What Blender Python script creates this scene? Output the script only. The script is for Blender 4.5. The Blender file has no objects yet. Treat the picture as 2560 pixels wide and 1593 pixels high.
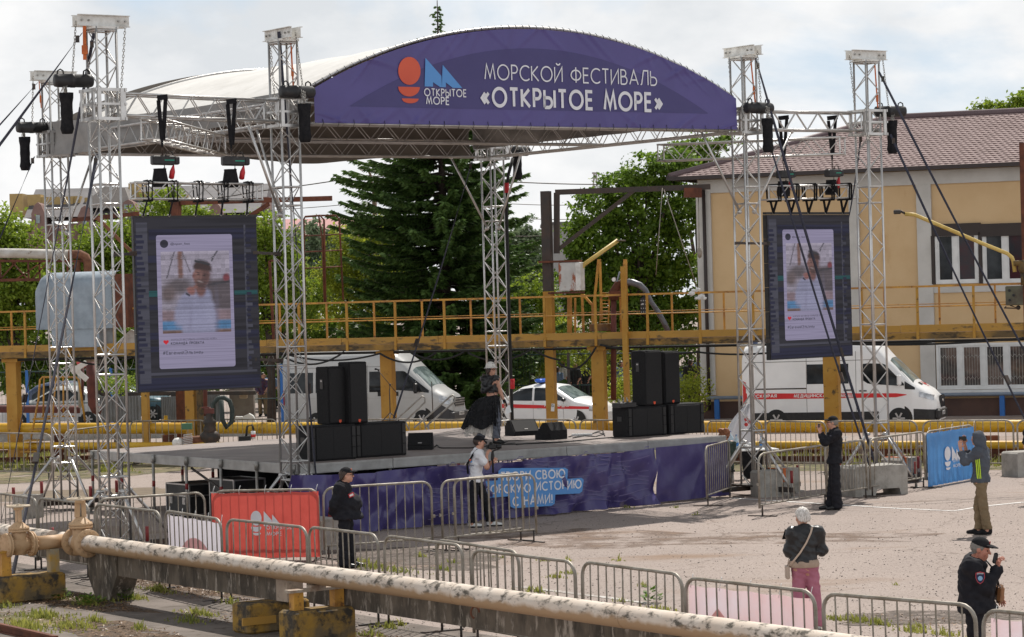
import bpy,math,random
import numpy as np
from mathutils import Vector,Matrix,Quaternion
S=bpy.context.scene
COL=S.collection
R=math.radians
rnd=random.Random(7)
# ------------------------------------------------------------------ camera
F=6755.0
HC=4.35
PITCH,ROLL=R(0.47),R(1.6)
cd=bpy.data.cameras.new('camera')
cam=bpy.data.objects.new('camera',cd)
COL.objects.link(cam)
cd.sensor_width=36.0
cd.lens=F/2560*36
cd.clip_start,cd.clip_end=0.5,3000
fw=Vector((0,math.cos(PITCH),-math.sin(PITCH)))
r0=Vector((1,0,0));u0=Vector((0,math.sin(PITCH),math.cos(PITCH)))
CR=r0*math.cos(ROLL)-u0*math.sin(ROLL)
CU=u0*math.cos(ROLL)+r0*math.sin(ROLL)
CF=fw
mw=Matrix.Identity(4)
for i,v in enumerate((CR,CU,-CF)):
 for k in range(3):mw[k][i]=v[k]
mw.translation=(0,0,HC)
cam.matrix_world=mw
S.camera=cam
def ray(px,py):
 return CR*((px-1280)/F)+CU*(-(py-796.5)/F)+CF
def W(px,py,d):
 v=ray(px,py);v=v*(d/v.y)
 return Vector((v.x,v.y,v.z+HC))
def G(px,py,z=0.0):
 v=ray(px,py);t=(z-HC)/v.z
 return Vector((v.x*t,v.y*t,z))
def PL(px,py,o,n):
 v=ray(px,py);c=Vector((0,0,HC))
 return c+v*((o-c).dot(n)/v.dot(n))
 # ------------------------------------------------------------------ world and sun
SUN_EL=R(56);SUN_DIR=Vector((0.30,0.95,0)).normalized()*math.cos(SUN_EL)+Vector((0,0,math.sin(SUN_EL)))
wd=bpy.data.worlds.new('World');S.world=wd;wd.use_nodes=True
nt=wd.node_tree;nt.nodes.clear()
def N(t,**k):
 n=nt.nodes.new(t)
 for a,b in k.items():setattr(n,a,b)
 return n
out=N('ShaderNodeOutputWorld');bg=N('ShaderNodeBackground');bg.inputs[1].default_value=0.1
sky=N('ShaderNodeTexSky',sky_type='NISHITA',sun_disc=False,sun_elevation=SUN_EL,sun_rotation=math.atan2(0.30,0.95))
sky.air_density=1.0;sky.dust_density=1.0
tc=N('ShaderNodeTexCoord');mp=N('ShaderNodeMapping');mp.inputs['Scale'].default_value=(1,1,2.0)
n1=N('ShaderNodeTexNoise');n1.inputs['Scale'].default_value=6.5;n1.inputs['Detail'].default_value=7;n1.inputs['Roughness'].default_value=0.55;n1.inputs['Distortion'].default_value=0.3
mp2=N('ShaderNodeMapping');mp2.inputs['Scale'].default_value=(1,1,2.0);mp2.inputs['Location'].default_value=(2.3,0.4,1.1)
n2=N('ShaderNodeTexNoise');n2.inputs['Scale'].default_value=12.0;n2.inputs['Detail'].default_value=8;n2.inputs['Roughness'].default_value=0.55
r1=N('ShaderNodeValToRGB');r1.color_ramp.elements[0].position=0.36;r1.color_ramp.elements[1].position=0.50
r1.color_ramp.elements[0].color=(0.08,0.08,0.08,1);r1.color_ramp.elements[1].color=(1,1,1,1)
r2=N('ShaderNodeValToRGB');r2.color_ramp.elements[0].position=0.36;r2.color_ramp.elements[1].position=0.62
r2.color_ramp.elements[0].color=(7.2,7.5,7.8,1);r2.color_ramp.elements[1].color=(9.6,9.6,9.6,1)
mx=N('ShaderNodeMix',data_type='RGBA')
bl=N('ShaderNodeMix',data_type='RGBA');bl.inputs[0].default_value=0.8;bl.inputs[7].default_value=(5.6,7.0,8.6,1)
L=nt.links.new
L(tc.outputs['Generated'],mp.inputs[0]);L(mp.outputs[0],n1.inputs[0]);L(tc.outputs['Generated'],mp2.inputs[0]);L(mp2.outputs[0],n2.inputs[0])
L(n1.outputs[0],r1.inputs[0]);L(n2.outputs[0],r2.inputs[0])
L(sky.outputs[0],bl.inputs[6])
L(r1.outputs[0],mx.inputs[0]);L(bl.outputs[2],mx.inputs[6]);L(r2.outputs[0],mx.inputs[7])
# the cloud bank is bright near the horizon ahead; dimmed overhead, brightened behind the camera as added fill
sx=N('ShaderNodeSeparateXYZ');mr=N('ShaderNodeMapRange');mr.inputs[1].default_value=0.16;mr.inputs[2].default_value=0.62;mr.inputs[3].default_value=1.0;mr.inputs[4].default_value=0.42
my=N('ShaderNodeMapRange');my.inputs[1].default_value=0.3;my.inputs[2].default_value=-0.6;my.inputs[3].default_value=1.0;my.inputs[4].default_value=1.45
ml=N('ShaderNodeMath',operation='MULTIPLY');vm=N('ShaderNodeVectorMath',operation='SCALE')
L(tc.outputs['Generated'],sx.inputs[0]);L(sx.outputs[2],mr.inputs[0]);L(sx.outputs[1],my.inputs[0]);L(mr.outputs[0],ml.inputs[0]);L(my.outputs[0],ml.inputs[1])
L(mx.outputs[2],vm.inputs[0]);L(ml.outputs[0],vm.inputs['Scale']);L(vm.outputs[0],bg.inputs[0]);L(bg.outputs[0],out.inputs[0])
sl=bpy.data.lights.new('sun','SUN');sl.energy=5.0;sl.angle=R(0.5);sl.color=(1,0.95,0.88)
so=bpy.data.objects.new('sun',sl);COL.objects.link(so)
so.rotation_euler=SUN_DIR.to_track_quat('Z','Y').to_euler();so.location=(0,0,60)
S.view_settings.view_transform='Standard';S.view_settings.look='None'
S.view_settings.exposure=0.04;S.view_settings.gamma=1;S.view_settings.use_curve_mapping=False
S.render.engine='CYCLES'
S.cycles.max_bounces=6;S.cycles.diffuse_bounces=3;S.cycles.transparent_max_bounces=12
# ------------------------------------------------------------------ materials
def M(name,col,rough=0.6,metal=0.0,col2=None,scale=3.0,lo=0.4,hi=0.65,detail=6,bump=0.0,bscale=None,spec=0.4,stretch=(1,1,1),var=0.12,sec=None,holes=None):
 """procedural material: two tones mixed by noise, optional second stain tone, bump"""
 m=bpy.data.materials.new(name);m.use_nodes=True
 t=m.node_tree;p=t.nodes['Principled BSDF']
 p.inputs['Roughness'].default_value=rough;p.inputs['Metallic'].default_value=metal
 p.inputs['Specular IOR Level'].default_value=spec
 c=tuple(col)+(1,)
 if col2 is None:col2=tuple(x*(1-var)for x in col)
 co=t.nodes.new('ShaderNodeTexCoord');mpn=t.nodes.new('ShaderNodeMapping');mpn.inputs['Scale'].default_value=stretch
 no=t.nodes.new('ShaderNodeTexNoise');no.inputs['Scale'].default_value=scale;no.inputs['Detail'].default_value=detail;no.inputs['Roughness'].default_value=0.6
 ra=t.nodes.new('ShaderNodeValToRGB');ra.color_ramp.elements[0].position=lo;ra.color_ramp.elements[1].position=hi
 ra.color_ramp.elements[0].color=c;ra.color_ramp.elements[1].color=tuple(col2)+(1,)
 k=t.links.new
 k(co.outputs['Object'],mpn.inputs[0]);k(mpn.outputs[0],no.inputs[0]);k(no.outputs[0],ra.inputs[0])
 last=ra.outputs[0]
 if sec:
  c3,sc3,lo3,hi3=sec[:4]
  n3=t.nodes.new('ShaderNodeTexNoise');n3.inputs['Scale'].default_value=sc3;n3.inputs['Detail'].default_value=8
  n3.inputs['Roughness'].default_value=0.65
  r3=t.nodes.new('ShaderNodeValToRGB');r3.color_ramp.elements[0].position=lo3;r3.color_ramp.elements[1].position=hi3
  r3.color_ramp.elements[0].color=(0,0,0,1);r3.color_ramp.elements[1].color=(1,1,1,1)
  mm=t.nodes.new('ShaderNodeMix');mm.data_type='RGBA';mm.inputs[7].default_value=tuple(c3)+(1,)
  mp3=t.nodes.new('ShaderNodeMapping');mp3.inputs['Scale'].default_value=sec[4]if len(sec)>4 else stretch
  mp3.inputs['Location'].default_value=(3.1,1.7,0.6)
  k(co.outputs['Object'],mp3.inputs[0]);k(mp3.outputs[0],n3.inputs[0]);k(n3.outputs[0],r3.inputs[0]);k(r3.outputs[0],mm.inputs[0]);k(last,mm.inputs[6])
  last=mm.outputs[2]
 k(last,p.inputs['Base Color'])
 if bump:
  nb=t.nodes.new('ShaderNodeTexNoise');nb.inputs['Scale'].default_value=bscale or scale*4;nb.inputs['Detail'].default_value=5
  b=t.nodes.new('ShaderNodeBump');b.inputs['Strength'].default_value=1.0;b.inputs['Distance'].default_value=bump
  k(mpn.outputs[0],nb.inputs[0]);k(nb.outputs[0],b.inputs['Height']);k(b.outputs[0],p.inputs['Normal'])
 if holes:
  n4=t.nodes.new('ShaderNodeTexNoise');n4.inputs['Scale'].default_value=holes[0];n4.inputs['Detail'].default_value=8;n4.inputs['Roughness'].default_value=.7
  r4=t.nodes.new('ShaderNodeMapRange');r4.inputs[1].default_value=holes[1];r4.inputs[2].default_value=holes[2]
  k(co.outputs['Object'],n4.inputs[0]);k(n4.outputs[0],r4.inputs[0]);k(r4.outputs[0],p.inputs['Alpha'])
 return m
def leafmat(name,c1,c2,trans=0.3):
 m=bpy.data.materials.new(name);m.use_nodes=True;t=m.node_tree;t.nodes.clear()
 o=t.nodes.new('ShaderNodeOutputMaterial');g=t.nodes.new('ShaderNodeNewGeometry')
 ra=t.nodes.new('ShaderNodeValToRGB');ra.color_ramp.elements[0].color=tuple(c1)+(1,);ra.color_ramp.elements[1].color=tuple(c2)+(1,)
 co=t.nodes.new('ShaderNodeTexCoord');no=t.nodes.new('ShaderNodeTexNoise');no.inputs['Scale'].default_value=0.45;no.inputs['Detail'].default_value=3
 ad=t.nodes.new('ShaderNodeMath');ad.operation='MULTIPLY_ADD';ad.inputs[1].default_value=0.45
 su=t.nodes.new('ShaderNodeMath');su.operation='SUBTRACT';su.inputs[1].default_value=0.22
 d=t.nodes.new('ShaderNodeBsdfPrincipled');d.inputs['Roughness'].default_value=0.5;d.inputs['Specular IOR Level'].default_value=0.35
 tr=t.nodes.new('ShaderNodeBsdfTranslucent');mi=t.nodes.new('ShaderNodeMixShader');mi.inputs[0].default_value=trans
 k=t.links.new
 k(g.outputs['Random Per Island'],ad.inputs[0]);k(co.outputs['Object'],no.inputs[0]);k(no.outputs[0],ad.inputs[2]);k(ad.outputs[0],su.inputs[0]);k(su.outputs[0],ra.inputs[0])
 k(ra.outputs[0],d.inputs['Base Color']);k(ra.outputs[0],tr.inputs[0]);k(d.outputs[0],mi.inputs[1]);k(tr.outputs[0],mi.inputs[2]);k(mi.outputs[0],o.inputs[0])
 return m
def thin(m,k=.4):
 """let light through a thin cloth material"""
 t=m.node_tree;p=t.nodes['Principled BSDF'];tr=t.nodes.new('ShaderNodeBsdfTranslucent');mi=t.nodes.new('ShaderNodeMixShader');mi.inputs[0].default_value=k
 o=t.nodes['Material Output'];l=t.links.new;l(p.inputs['Base Color'].links[0].from_socket,tr.inputs[0]);l(p.outputs[0],mi.inputs[1]);l(tr.outputs[0],mi.inputs[2]);l(mi.outputs[0],o.inputs[0]);return m
alu=M('aluminium',(0.58,0.57,0.555),0.36,0.82,(0.44,0.425,0.41),2.5,spec=0.5)
alu_dull=M('dull_aluminium',(0.50,0.49,0.48),0.5,0.5,(0.40,0.38,0.37),4)
galv=M('galvanised_steel',(0.36,0.35,0.33),0.5,0.55,(0.24,0.22,0.19),6)
galv_brown=M('weathered_galvanised_steel',(0.33,0.30,0.26),0.55,0.4,(0.20,0.17,0.13),7)
steel_dark=M('dark_steel',(0.045,0.042,0.04),0.6,0.3,(0.09,0.06,0.045),5)
white_steel=M('white_painted_steel',(0.72,0.71,0.68),0.5,0,(0.50,0.48,0.44),5)
black_paint=M('black_paint',(0.016,0.016,0.018),0.5,0,(0.028,0.027,0.027),8)
black_cloth=M('black_fabric',(0.012,0.012,0.014),0.9,0,(0.022,0.021,0.023),14,spec=0.15)
black_gloss=M('black_plastic',(0.012,0.012,0.013),0.32)
rubber=M('rubber',(0.02,0.02,0.02),0.8)
strap_blue=M('navy_strap_webbing',(0.03,0.032,0.05),0.8,0,(0.05,0.05,0.07),20)
strap_orange=M('orange_strap_webbing',(0.62,0.16,0.04),0.7,0,(0.45,0.10,0.03),10)
red_paint=M('red_paint',(0.55,0.03,0.025),0.45)
dull_red=M('dull_red_paint',(0.24,0.03,0.03),0.55)
red_plug=M('red_plastic',(0.55,0.02,0.03),0.4)
yellow=M('yellow_ochre_paint',(0.46,0.25,0.04),0.55,0,(0.40,0.19,0.02),1.8,sec=((0.07,0.045,0.02),5.0,0.60,0.70))
yellow_rail=M('faded_yellow_paint',(0.58,0.30,0.05),0.55,0,(0.36,0.17,0.05),2.2,sec=((0.15,0.06,0.025),7.0,0.56,0.68))
yellow_beam=M('stained_yellow_paint',(0.46,0.25,0.045),0.6,0,(0.38,0.22,0.05),1.2,sec=((0.12,0.08,0.035),2.6,0.57,0.68,(1,1,2.5)))
yellow_dirty=M('sooty_yellow_paint',(0.20,0.12,0.035),0.7,0,(0.10,0.065,0.03),2.0,sec=((0.035,0.027,0.02),4.0,0.48,0.6))
yellow_pipe=M('yellow_pipe_paint',(0.66,0.40,0.03),0.45,0,(0.55,0.30,0.02),1.2,sec=((0.12,0.07,0.02),3.0,0.58,0.7))
rust=M('rusty_steel',(0.16,0.055,0.03),0.8,0.1,(0.08,0.03,0.02),4)
rust_brown=M('brown_rust',(0.22,0.10,0.055),0.85,0,(0.12,0.05,0.03),5)
maroon=M('maroon_pipe_paint',(0.15,0.045,0.035),0.7,0,(0.09,0.03,0.025),4)
concrete=M('pale_concrete',(0.36,0.34,0.31),0.9,0,(0.25,0.235,0.21),4,bump=0.004,bscale=30,sec=((0.17,0.155,0.13),3.0,0.58,0.72))
zinc=M('zinc_sheet',(0.30,0.35,0.40),0.5,0.35,(0.22,0.26,0.30),2.5,bump=0.01,bscale=2.0)
white_plastic=M('white_plastic',(0.75,0.75,0.74),0.4)
blue_paint=M('blue_paint',(0.03,0.14,0.42),0.5)
glass_dark=M('dark_window_glass',(0.012,0.014,0.016),0.05,0,(0.04,0.044,0.048),1.4,spec=0.22)
glass_pale=M('reflecting_window_glass',(0.10,0.13,0.13),0.06,0,(0.22,0.27,0.26),2.2,spec=0.9,lo=0.45,hi=0.6)
white_car=M('white_car_paint',(0.78,0.78,0.78),0.28,0,(0.70,0.70,0.70),1.0,spec=0.6)
silver_car=M('silver_car_paint',(0.46,0.46,0.455),0.3,0.15,(0.41,0.41,0.405),1.0,spec=0.6)
wood_pole=M('weathered_wood',(0.20,0.13,0.08),0.85,0,(0.12,0.08,0.05),3,stretch=(4,4,0.5))
sign_white=M('white_enamel',(0.8,0.8,0.79),0.4)
skin=M('skin',(0.55,0.30,0.21),0.5,0,(0.48,0.24,0.17),9,spec=0.35)
skin_red=M('ruddy_skin',(0.50,0.22,0.15),0.5,0,(0.42,0.17,0.12),9,spec=0.35)
# ------------------------------------------------------------------ mesh builder
def frame(d,up=Vector((0,0,1))):
 d=Vector(d).normalized()
 if abs(d.dot(up))>0.99:up=Vector((0,1,0))if abs(d.y)<0.9 else Vector((1,0,0))
 x=up.cross(d).normalized();y=d.cross(x).normalized()
 return x,y,d
class MB:
 def __init__(s):s.v=[];s.f=[];s.m=[];s.s=[]
 def add(s,vs,fs,mat=0,smooth=False):
  o=len(s.v);s.v+=[tuple(v)for v in vs]
  for f in fs:s.f.append(tuple(i+o for i in f));s.m.append(mat);s.s.append(smooth)
  return s
 def box(s,c,d,rz=0.0,mat=0,rot=None,bev=0.0):
  c=Vector(c);hx,hy,hz=d[0]/2,d[1]/2,d[2]/2
  Rm=rot or Matrix.Rotation(rz,3,'Z')
  if bev:
   b=min(bev,hx*.9,hy*.9,hz*.9);ring=[]
   for z,e in((-hz,b),(-hz+b,0),(hz-b,0),(hz,b)):
    x,y=hx-e,hy-e;k=b
    ring.append([(-x+k,-y,z),(x-k,-y,z),(x,-y+k,z),(x,y-k,z),(x-k,y,z),(-x+k,y,z),(-x,y-k,z),(-x,-y+k,z)])
   vs=[c+Rm@Vector(p)for q in ring for p in q];fs=[]
   for i in range(3):
    for j in range(8):fs.append((i*8+j,i*8+(j+1)%8,i*8+8+(j+1)%8,i*8+8+j))
   fs.append(tuple(range(7,-1,-1)));fs.append(tuple(range(24,32)))
   return s.add(vs,fs,mat)
  vs=[c+Rm@Vector((x,y,z))for z in(-hz,hz)for x,y in((-hx,-hy),(hx,-hy),(hx,hy),(-hx,hy))]
  return s.add(vs,[(3,2,1,0),(4,5,6,7),(0,1,5,4),(1,2,6,5),(2,3,7,6),(3,0,4,7)],mat)
 def beam(s,a,b,w,h,mat=0,up=Vector((0,0,1))):
  a,b=Vector(a),Vector(b);x,y,z=frame(b-a,up)
  vs=[p+x*(i*w/2)+y*(j*h/2)for p in(a,b)for i,j in((-1,-1),(1,-1),(1,1),(-1,1))]
  return s.add(vs,[(3,2,1,0),(4,5,6,7),(0,1,5,4),(1,2,6,5),(2,3,7,6),(3,0,4,7)],mat)
 def tube(s,pts,r,n=8,mat=0,caps=True,smooth=True,closed=False):
  pts=[Vector(p)for p in pts];m=len(pts)
  rs=r if isinstance(r,(list,tuple))else[r]*m
  vs=[];px=None
  for i,p in enumerate(pts):
   if closed:t=pts[(i+1)%m]-pts[i-1]
   else:t=pts[min(i+1,m-1)]-pts[max(i-1,0)]
   t=t.normalized()
   if px is None:x,y,_=frame(t)
   else:
    x=(px-t*px.dot(t))
    x=x.normalized()if x.length>1e-6 else frame(t)[0]
    y=t.cross(x)
   px=x
   for k in range(n):
    a=2*math.pi*k/n;vs.append(p+(x*math.cos(a)+y*math.sin(a))*rs[i])
  fs=[]
  for i in range(m if closed else m-1):
   j=(i+1)%m
   for k in range(n):
    fs.append((i*n+k,i*n+(k+1)%n,j*n+(k+1)%n,j*n+k))
  s.add(vs,fs,mat,smooth)
  if caps and not closed:
   o=len(s.v)-len(vs)
   s.f.append(tuple(o+k for k in range(n-1,-1,-1)));s.m.append(mat);s.s.append(False)
   s.f.append(tuple(o+(m-1)*n+k for k in range(n)));s.m.append(mat);s.s.append(False)
  return s
 def cyl(s,a,b,r,n=10,mat=0,r2=None,smooth=True):
  return s.tube([a,b],[r,r if r2 is None else r2],n,mat,True,smooth)
 def lathe(s,prof,o,axis=(0,0,1),n=16,mat=0,smooth=True):
  x,y,z=frame(axis);o=Vector(o);vs=[]
  for r,h in prof:
   for k in range(n):
    a=2*math.pi*k/n;vs.append(o+z*h+(x*math.cos(a)+y*math.sin(a))*r)
  fs=[]
  for i in range(len(prof)-1):
   for k in range(n):fs.append((i*n+k,i*n+(k+1)%n,(i+1)*n+(k+1)%n,(i+1)*n+k))
  fs.append(tuple(range(n-1,-1,-1)));fs.append(tuple((len(prof)-1)*n+k for k in range(n)))
  return s.add(vs,fs,mat,smooth)
 def ball(s,c,r,n=10,mat=0,sc=(1,1,1),rot=None):
  c=Vector(c);vs=[];k=n//2
  for i in range(k+1):
   t=math.pi*i/k
   for j in range(n):
    a=2*math.pi*j/n
    p=Vector((math.sin(t)*math.cos(a)*r*sc[0],math.sin(t)*math.sin(a)*r*sc[1],math.cos(t)*r*sc[2]))
    vs.append(c+(rot@p if rot else p))
  fs=[(i*n+j,(i+1)*n+j,(i+1)*n+(j+1)%n,i*n+(j+1)%n)for i in range(k)for j in range(n)]
  return s.add(vs,fs,mat,True)
 def prism(s,poly,vec,mat=0):
  poly=[Vector(p)for p in poly];vec=Vector(vec);n=len(poly)
  vs=poly+[p+vec for p in poly]
  nn=Vector((0,0,0))
  for i in range(n):nn+=(poly[i]-poly[0]).cross(poly[(i+1)%n]-poly[0])
  fl=nn.dot(vec)>0
  a=tuple(range(n));b=tuple(range(n,2*n));sd=[(i,(i+1)%n,n+(i+1)%n,n+i)for i in range(n)]
  if fl:fs=[a[::-1],b]+sd
  else:fs=[a,b[::-1]]+[q[::-1]for q in sd]
  return s.add(vs,fs,mat)
 def grid(s,P,mat=0,smooth=True):
  a,b=len(P),len(P[0])
  return s.add([p for q in P for p in q],[(i*b+j,(i+1)*b+j,(i+1)*b+j+1,i*b+j+1)for i in range(a-1)for j in range(b-1)],mat,smooth)
 def merge(s,o,mat=None):
  k=len(s.v);s.v+=o.v;s.f+=[tuple(i+k for i in f)for f in o.f];s.m+=(o.m if mat is None else[mat]*len(o.m));s.s+=o.s
  return s
 def build(s,name,mats,parent=None,local=False,label=None):
  if not isinstance(mats,(list,tuple)):mats=[mats]
  off=Vector((0,0,0))
  if parent is not None and not local:
   q=parent
   while q is not None:off+=q.location;q=q.parent
  me=bpy.data.meshes.new(name)
  vs=[(v[0]-off.x,v[1]-off.y,v[2]-off.z)for v in s.v]if off.length>0 else s.v
  me.from_pydata(vs,[],s.f)
  for m in mats:me.materials.append(m)
  me.polygons.foreach_set('material_index',s.m);me.polygons.foreach_set('use_smooth',s.s)
  me.validate();me.update()
  o=bpy.data.objects.new(name,me);COL.objects.link(o)
  if parent is not None:o.parent=parent
  if label:o['label']=label
  return o
def thing(name,label,cat,loc=(0,0,0),rz=0.0,group=None):
 o=bpy.data.objects.new(name,None);o.empty_display_size=0.2;COL.objects.link(o)
 o.location=loc;o.rotation_euler=(0,0,rz);o['label']=label;o['category']=cat
 if group:o['group']=group
 return o
def tag(o,label,cat,group=None):
 o['label']=label;o['category']=cat
 if group:o['group']=group
 return o
def struct(o):o['kind']='structure';return o
def stuff(o):o['kind']='stuff';return o
def kids(o):return list(o.children)
def dup(root,loc=None,rz=None,label=None,parent=None):
 c=root.copy();COL.objects.link(c)
 if parent is not None:c.parent=parent
 if loc is not None:c.location=loc
 if rz is not None:c.rotation_euler=(0,0,rz)
 if label:c['label']=label
 for ch in kids(root):dup(ch,parent=c)
 return c
def text(body,w=None,h=1.0,bold=0.0,align='LEFT'):
 """lettering as flat triangles in its own xy plane: (verts, faces), cap height h, width w; pieces of a glyph step 0.4 mm so none share a plane"""
 c=bpy.data.curves.new('lettering','FONT');c.body=body;c.size=1;c.offset=bold;c.align_x='LEFT';c.resolution_u=4
 o=bpy.data.objects.new('lettering',c);COL.objects.link(o)
 dg=bpy.context.evaluated_depsgraph_get();dg.update()
 m=bpy.data.meshes.new_from_object(o.evaluated_get(dg))
 vs=[Vector(v.co)for v in m.vertices];fs=[tuple(p.vertices)for p in m.polygons]
 bpy.data.objects.remove(o);bpy.data.curves.remove(c);bpy.data.meshes.remove(m)
 x0=min(v.x for v in vs);x1=max(v.x for v in vs)
 par=list(range(len(vs)))
 def find(i):
  while par[i]!=i:par[i]=par[par[i]];i=par[i]
  return i
 for f in fs:
  a=find(f[0])
  for i in f[1:]:par[find(i)]=a
 ids={}
 sx=(w/(x1-x0))if w else h/0.72
 sy=h/0.72
 res=[]
 for i,v in enumerate(vs):
  k=ids.setdefault(find(i),len(ids))
  res.append(Vector(((v.x-x0)*sx,v.y*sy,0.0004*(k%5))))
 return res,fs
 # geometric capitals drawn as strokes: glyph -> (width, strokes); 'o' marks a closed bowl (cx, cy, rx, ry, a0, a1)
def bowl(cx,cy,rx,ry,a0=0,a1=360,n=28):return[(cx+rx*math.cos(R(a0+(a1-a0)*i/n)),cy+ry*math.sin(R(a0+(a1-a0)*i/n)))for i in range(n+1)]
O_=bowl(.5,.5,.5,.5);P_=[(0,0),(0,1),(.26,1)]+bowl(.26,.74,.26,.26,90,-90,14)+[(0,.48)]
B_=[(0,0),(0,.56),(.3,.56)]+bowl(.3,.28,.28,.28,90,-90,14)+[(0,0)]
GL={'А':(.8,[[(0,0),(.4,1),(.8,0)],[(.14,.32),(.66,.32)]]),'В':(.58,[[(0,0),(0,1),(.24,1)]+bowl(.24,.77,.23,.23,90,-90,12)+[(0,.54)],[(0,.5),(.3,.54)]+bowl(.3,.27,.27,.27,90,-90,12)+[(0,0)]]),'Г':(.45,[[(0,0),(0,1),(.45,1)]]),
'Д':(.8,[[(0,-.2),(0,0),(.8,0),(.8,-.2)],[(.12,0),(.28,1),(.66,1),(.66,0)]]),'Е':(.48,[[(.48,1),(0,1),(0,0),(.48,0)],[(0,.52),(.44,.52)]]),'И':(.68,[[(0,1),(0,0),(.68,1),(.68,0)]]),'Й':(.68,[[(0,1),(0,0),(.68,1),(.68,0)],bowl(.34,1.28,.17,.12,180,360,10)]),
'К':(.62,[[(0,0),(0,1)],[(.58,1),(.06,.52),(.62,0)]]),'Л':(.72,[[(0,0),(.1,.06),(.3,1),(.72,1),(.72,0)]]),'М':(.9,[[(0,0),(.16,1),(.45,.12),(.74,1),(.9,0)]]),'Н':(.64,[[(0,0),(0,1)],[(.64,0),(.64,1)],[(0,.52),(.64,.52)]]),'О':(1.,[O_]),'П':(.64,[[(0,0),(0,1),(.64,1),(.64,0)]]),'Р':(.52,[P_]),
'С':(.8,[bowl(.5,.5,.5,.5,48,312)]),'Т':(.6,[[(0,1),(.6,1)],[(.3,.98),(.3,0)]]),'У':(.66,[[(0,1),(.36,.36)],[(.66,1),(.2,0)]]),'Ф':(.9,[bowl(.45,.5,.45,.34),[(.45,-.02),(.45,1.04)]]),'Х':(.66,[[(0,0),(.64,1)],[(.66,0),(.02,1)]]),'Ц':(.74,[[(0,1),(0,0),(.74,0),(.74,-.18)],[(.62,1),(.62,.02)]]),'Щ':(1.02,[[(0,1),(0,0),(1.02,0),(1.02,-.18)],[(.45,1),(.45,.02)],[(.9,1),(.9,.02)]]),
'Ы':(.8,[[(0,1)]+B_,[(.8,1),(.8,0)]]),'Ь':(.58,[[(0,1)]+B_]),'Ю':(1.22,[[(0,0),(0,1)],bowl(.76,.5,.46,.5),[(0,.5),(.3,.5)]]),'Я':(.54,[[(.54,0),(.54,1),(.28,1)]+bowl(.28,.74,.26,.26,90,270,14)+[(.54,.48)],[(.26,.48),(0,0)]]),
'«':(.56,[[(.28,.72),(.02,.42),(.28,.12)],[(.54,.72),(.28,.42),(.54,.12)]]),'»':(.56,[[(.02,.72),(.28,.42),(.02,.12)],[(.28,.72),(.54,.42),(.28,.12)]]),'!':(.1,[[(.05,1),(.05,.28)],[(.05,.1),(.05,0)]]),' ':(.34,[])}
for up,lo in zip('ВГЕИЙКЛНРСЬО','вгеийклнрсьо'):GL[lo]=(GL[up][0]*.66,[[(a*.66,b*.66-(.24 if lo=='р' else 0))for a,b in s]for s in GL[up][1]])
GL['е']=(.6,[[(.02,.33),(.6,.33)]+bowl(.31,.33,.29,.33,0,310,18)[1:]]);GL['Э']=(.8,[bowl(.3,.5,.5,.5,132,-132),[(.25,.5),(.8,.5)]]);GL['з']=(.42,[bowl(.2,.49,.18,.16,130,-90,12)+bowl(.2,.17,.22,.17,90,-130,12)[1:]]);GL['#']=(.7,[[(.12,0),(.3,1)],[(.4,0),(.58,1)],[(0,.35),(.64,.35)],[(.06,.68),(.7,.68)]])
def strokes(body,w,h,wt):
 vs,fs=[],[];x=0;sp=.17+wt*.8;k=0
 adv=sum(GL[c][0]+sp for c in body)-sp
 for c in body:
  gw,ss=GL[c]
  for s in ss:
   p=[Vector((a+x,b,0))for a,b in s];cl=len(p)>8 and(p[0]-p[-1]).length<1e-6
   if cl:p=p[:-1]
   q=[p[0]]
   for a in p[1:]:
    if(a-q[-1]).length>1e-5:q.append(a)
   p=q;n=len(p);o=len(vs);zz=.0004*(k%4);k+=1
   for i in range(n):
    a,b=(p[i-1]if(i or cl)else None),(p[(i+1)%n]if(i<n-1 or cl)else None)
    d1=(p[i]-a).normalized()if a is not None else None;d2=(b-p[i]).normalized()if b is not None else None
    d1=d1 or d2;d2=d2 or d1;n1,n2=Vector((-d1.y,d1.x,0)),Vector((-d2.y,d2.x,0));m_=n1+n2
    m_=n1 if m_.length<.3 else m_.normalized()/max(.38,m_.normalized().dot(n1))
    for e in(-1,1):v=p[i]+m_*e*wt/2;vs.append(Vector((v.x,min(max(v.y,-.24),1.32),zz)))
   for i in range(n if cl else n-1):j=(i+1)%n;fs.append((o+2*i,o+2*j,o+2*j+1,o+2*i+1))
  x+=gw+sp
 return[Vector((v.x/adv*w,v.y*h,v.z))for v in vs],fs
def textmb(mb,body,o,ex,ey,n,w=None,h=1.0,bold=0.0,mat=0,lift=0.0):
 if w and all(c in GL for c in body):vs,fs=strokes(body,w,h,.10+bold*3.6)
 else:vs,fs=text(body,w,h,bold)
 o=Vector(o)
 P=[o+ex*v.x+ey*v.y+n*(v.z+lift)for v in vs]
 # face the normal n
 f=fs[0];q=(P[f[1]]-P[f[0]]).cross(P[f[2]]-P[f[0]])
 if q.dot(n)<0:fs=[g[::-1]for g in fs]
 mb.add(P,fs,mat)
Z=Vector((0,0,1))
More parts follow.
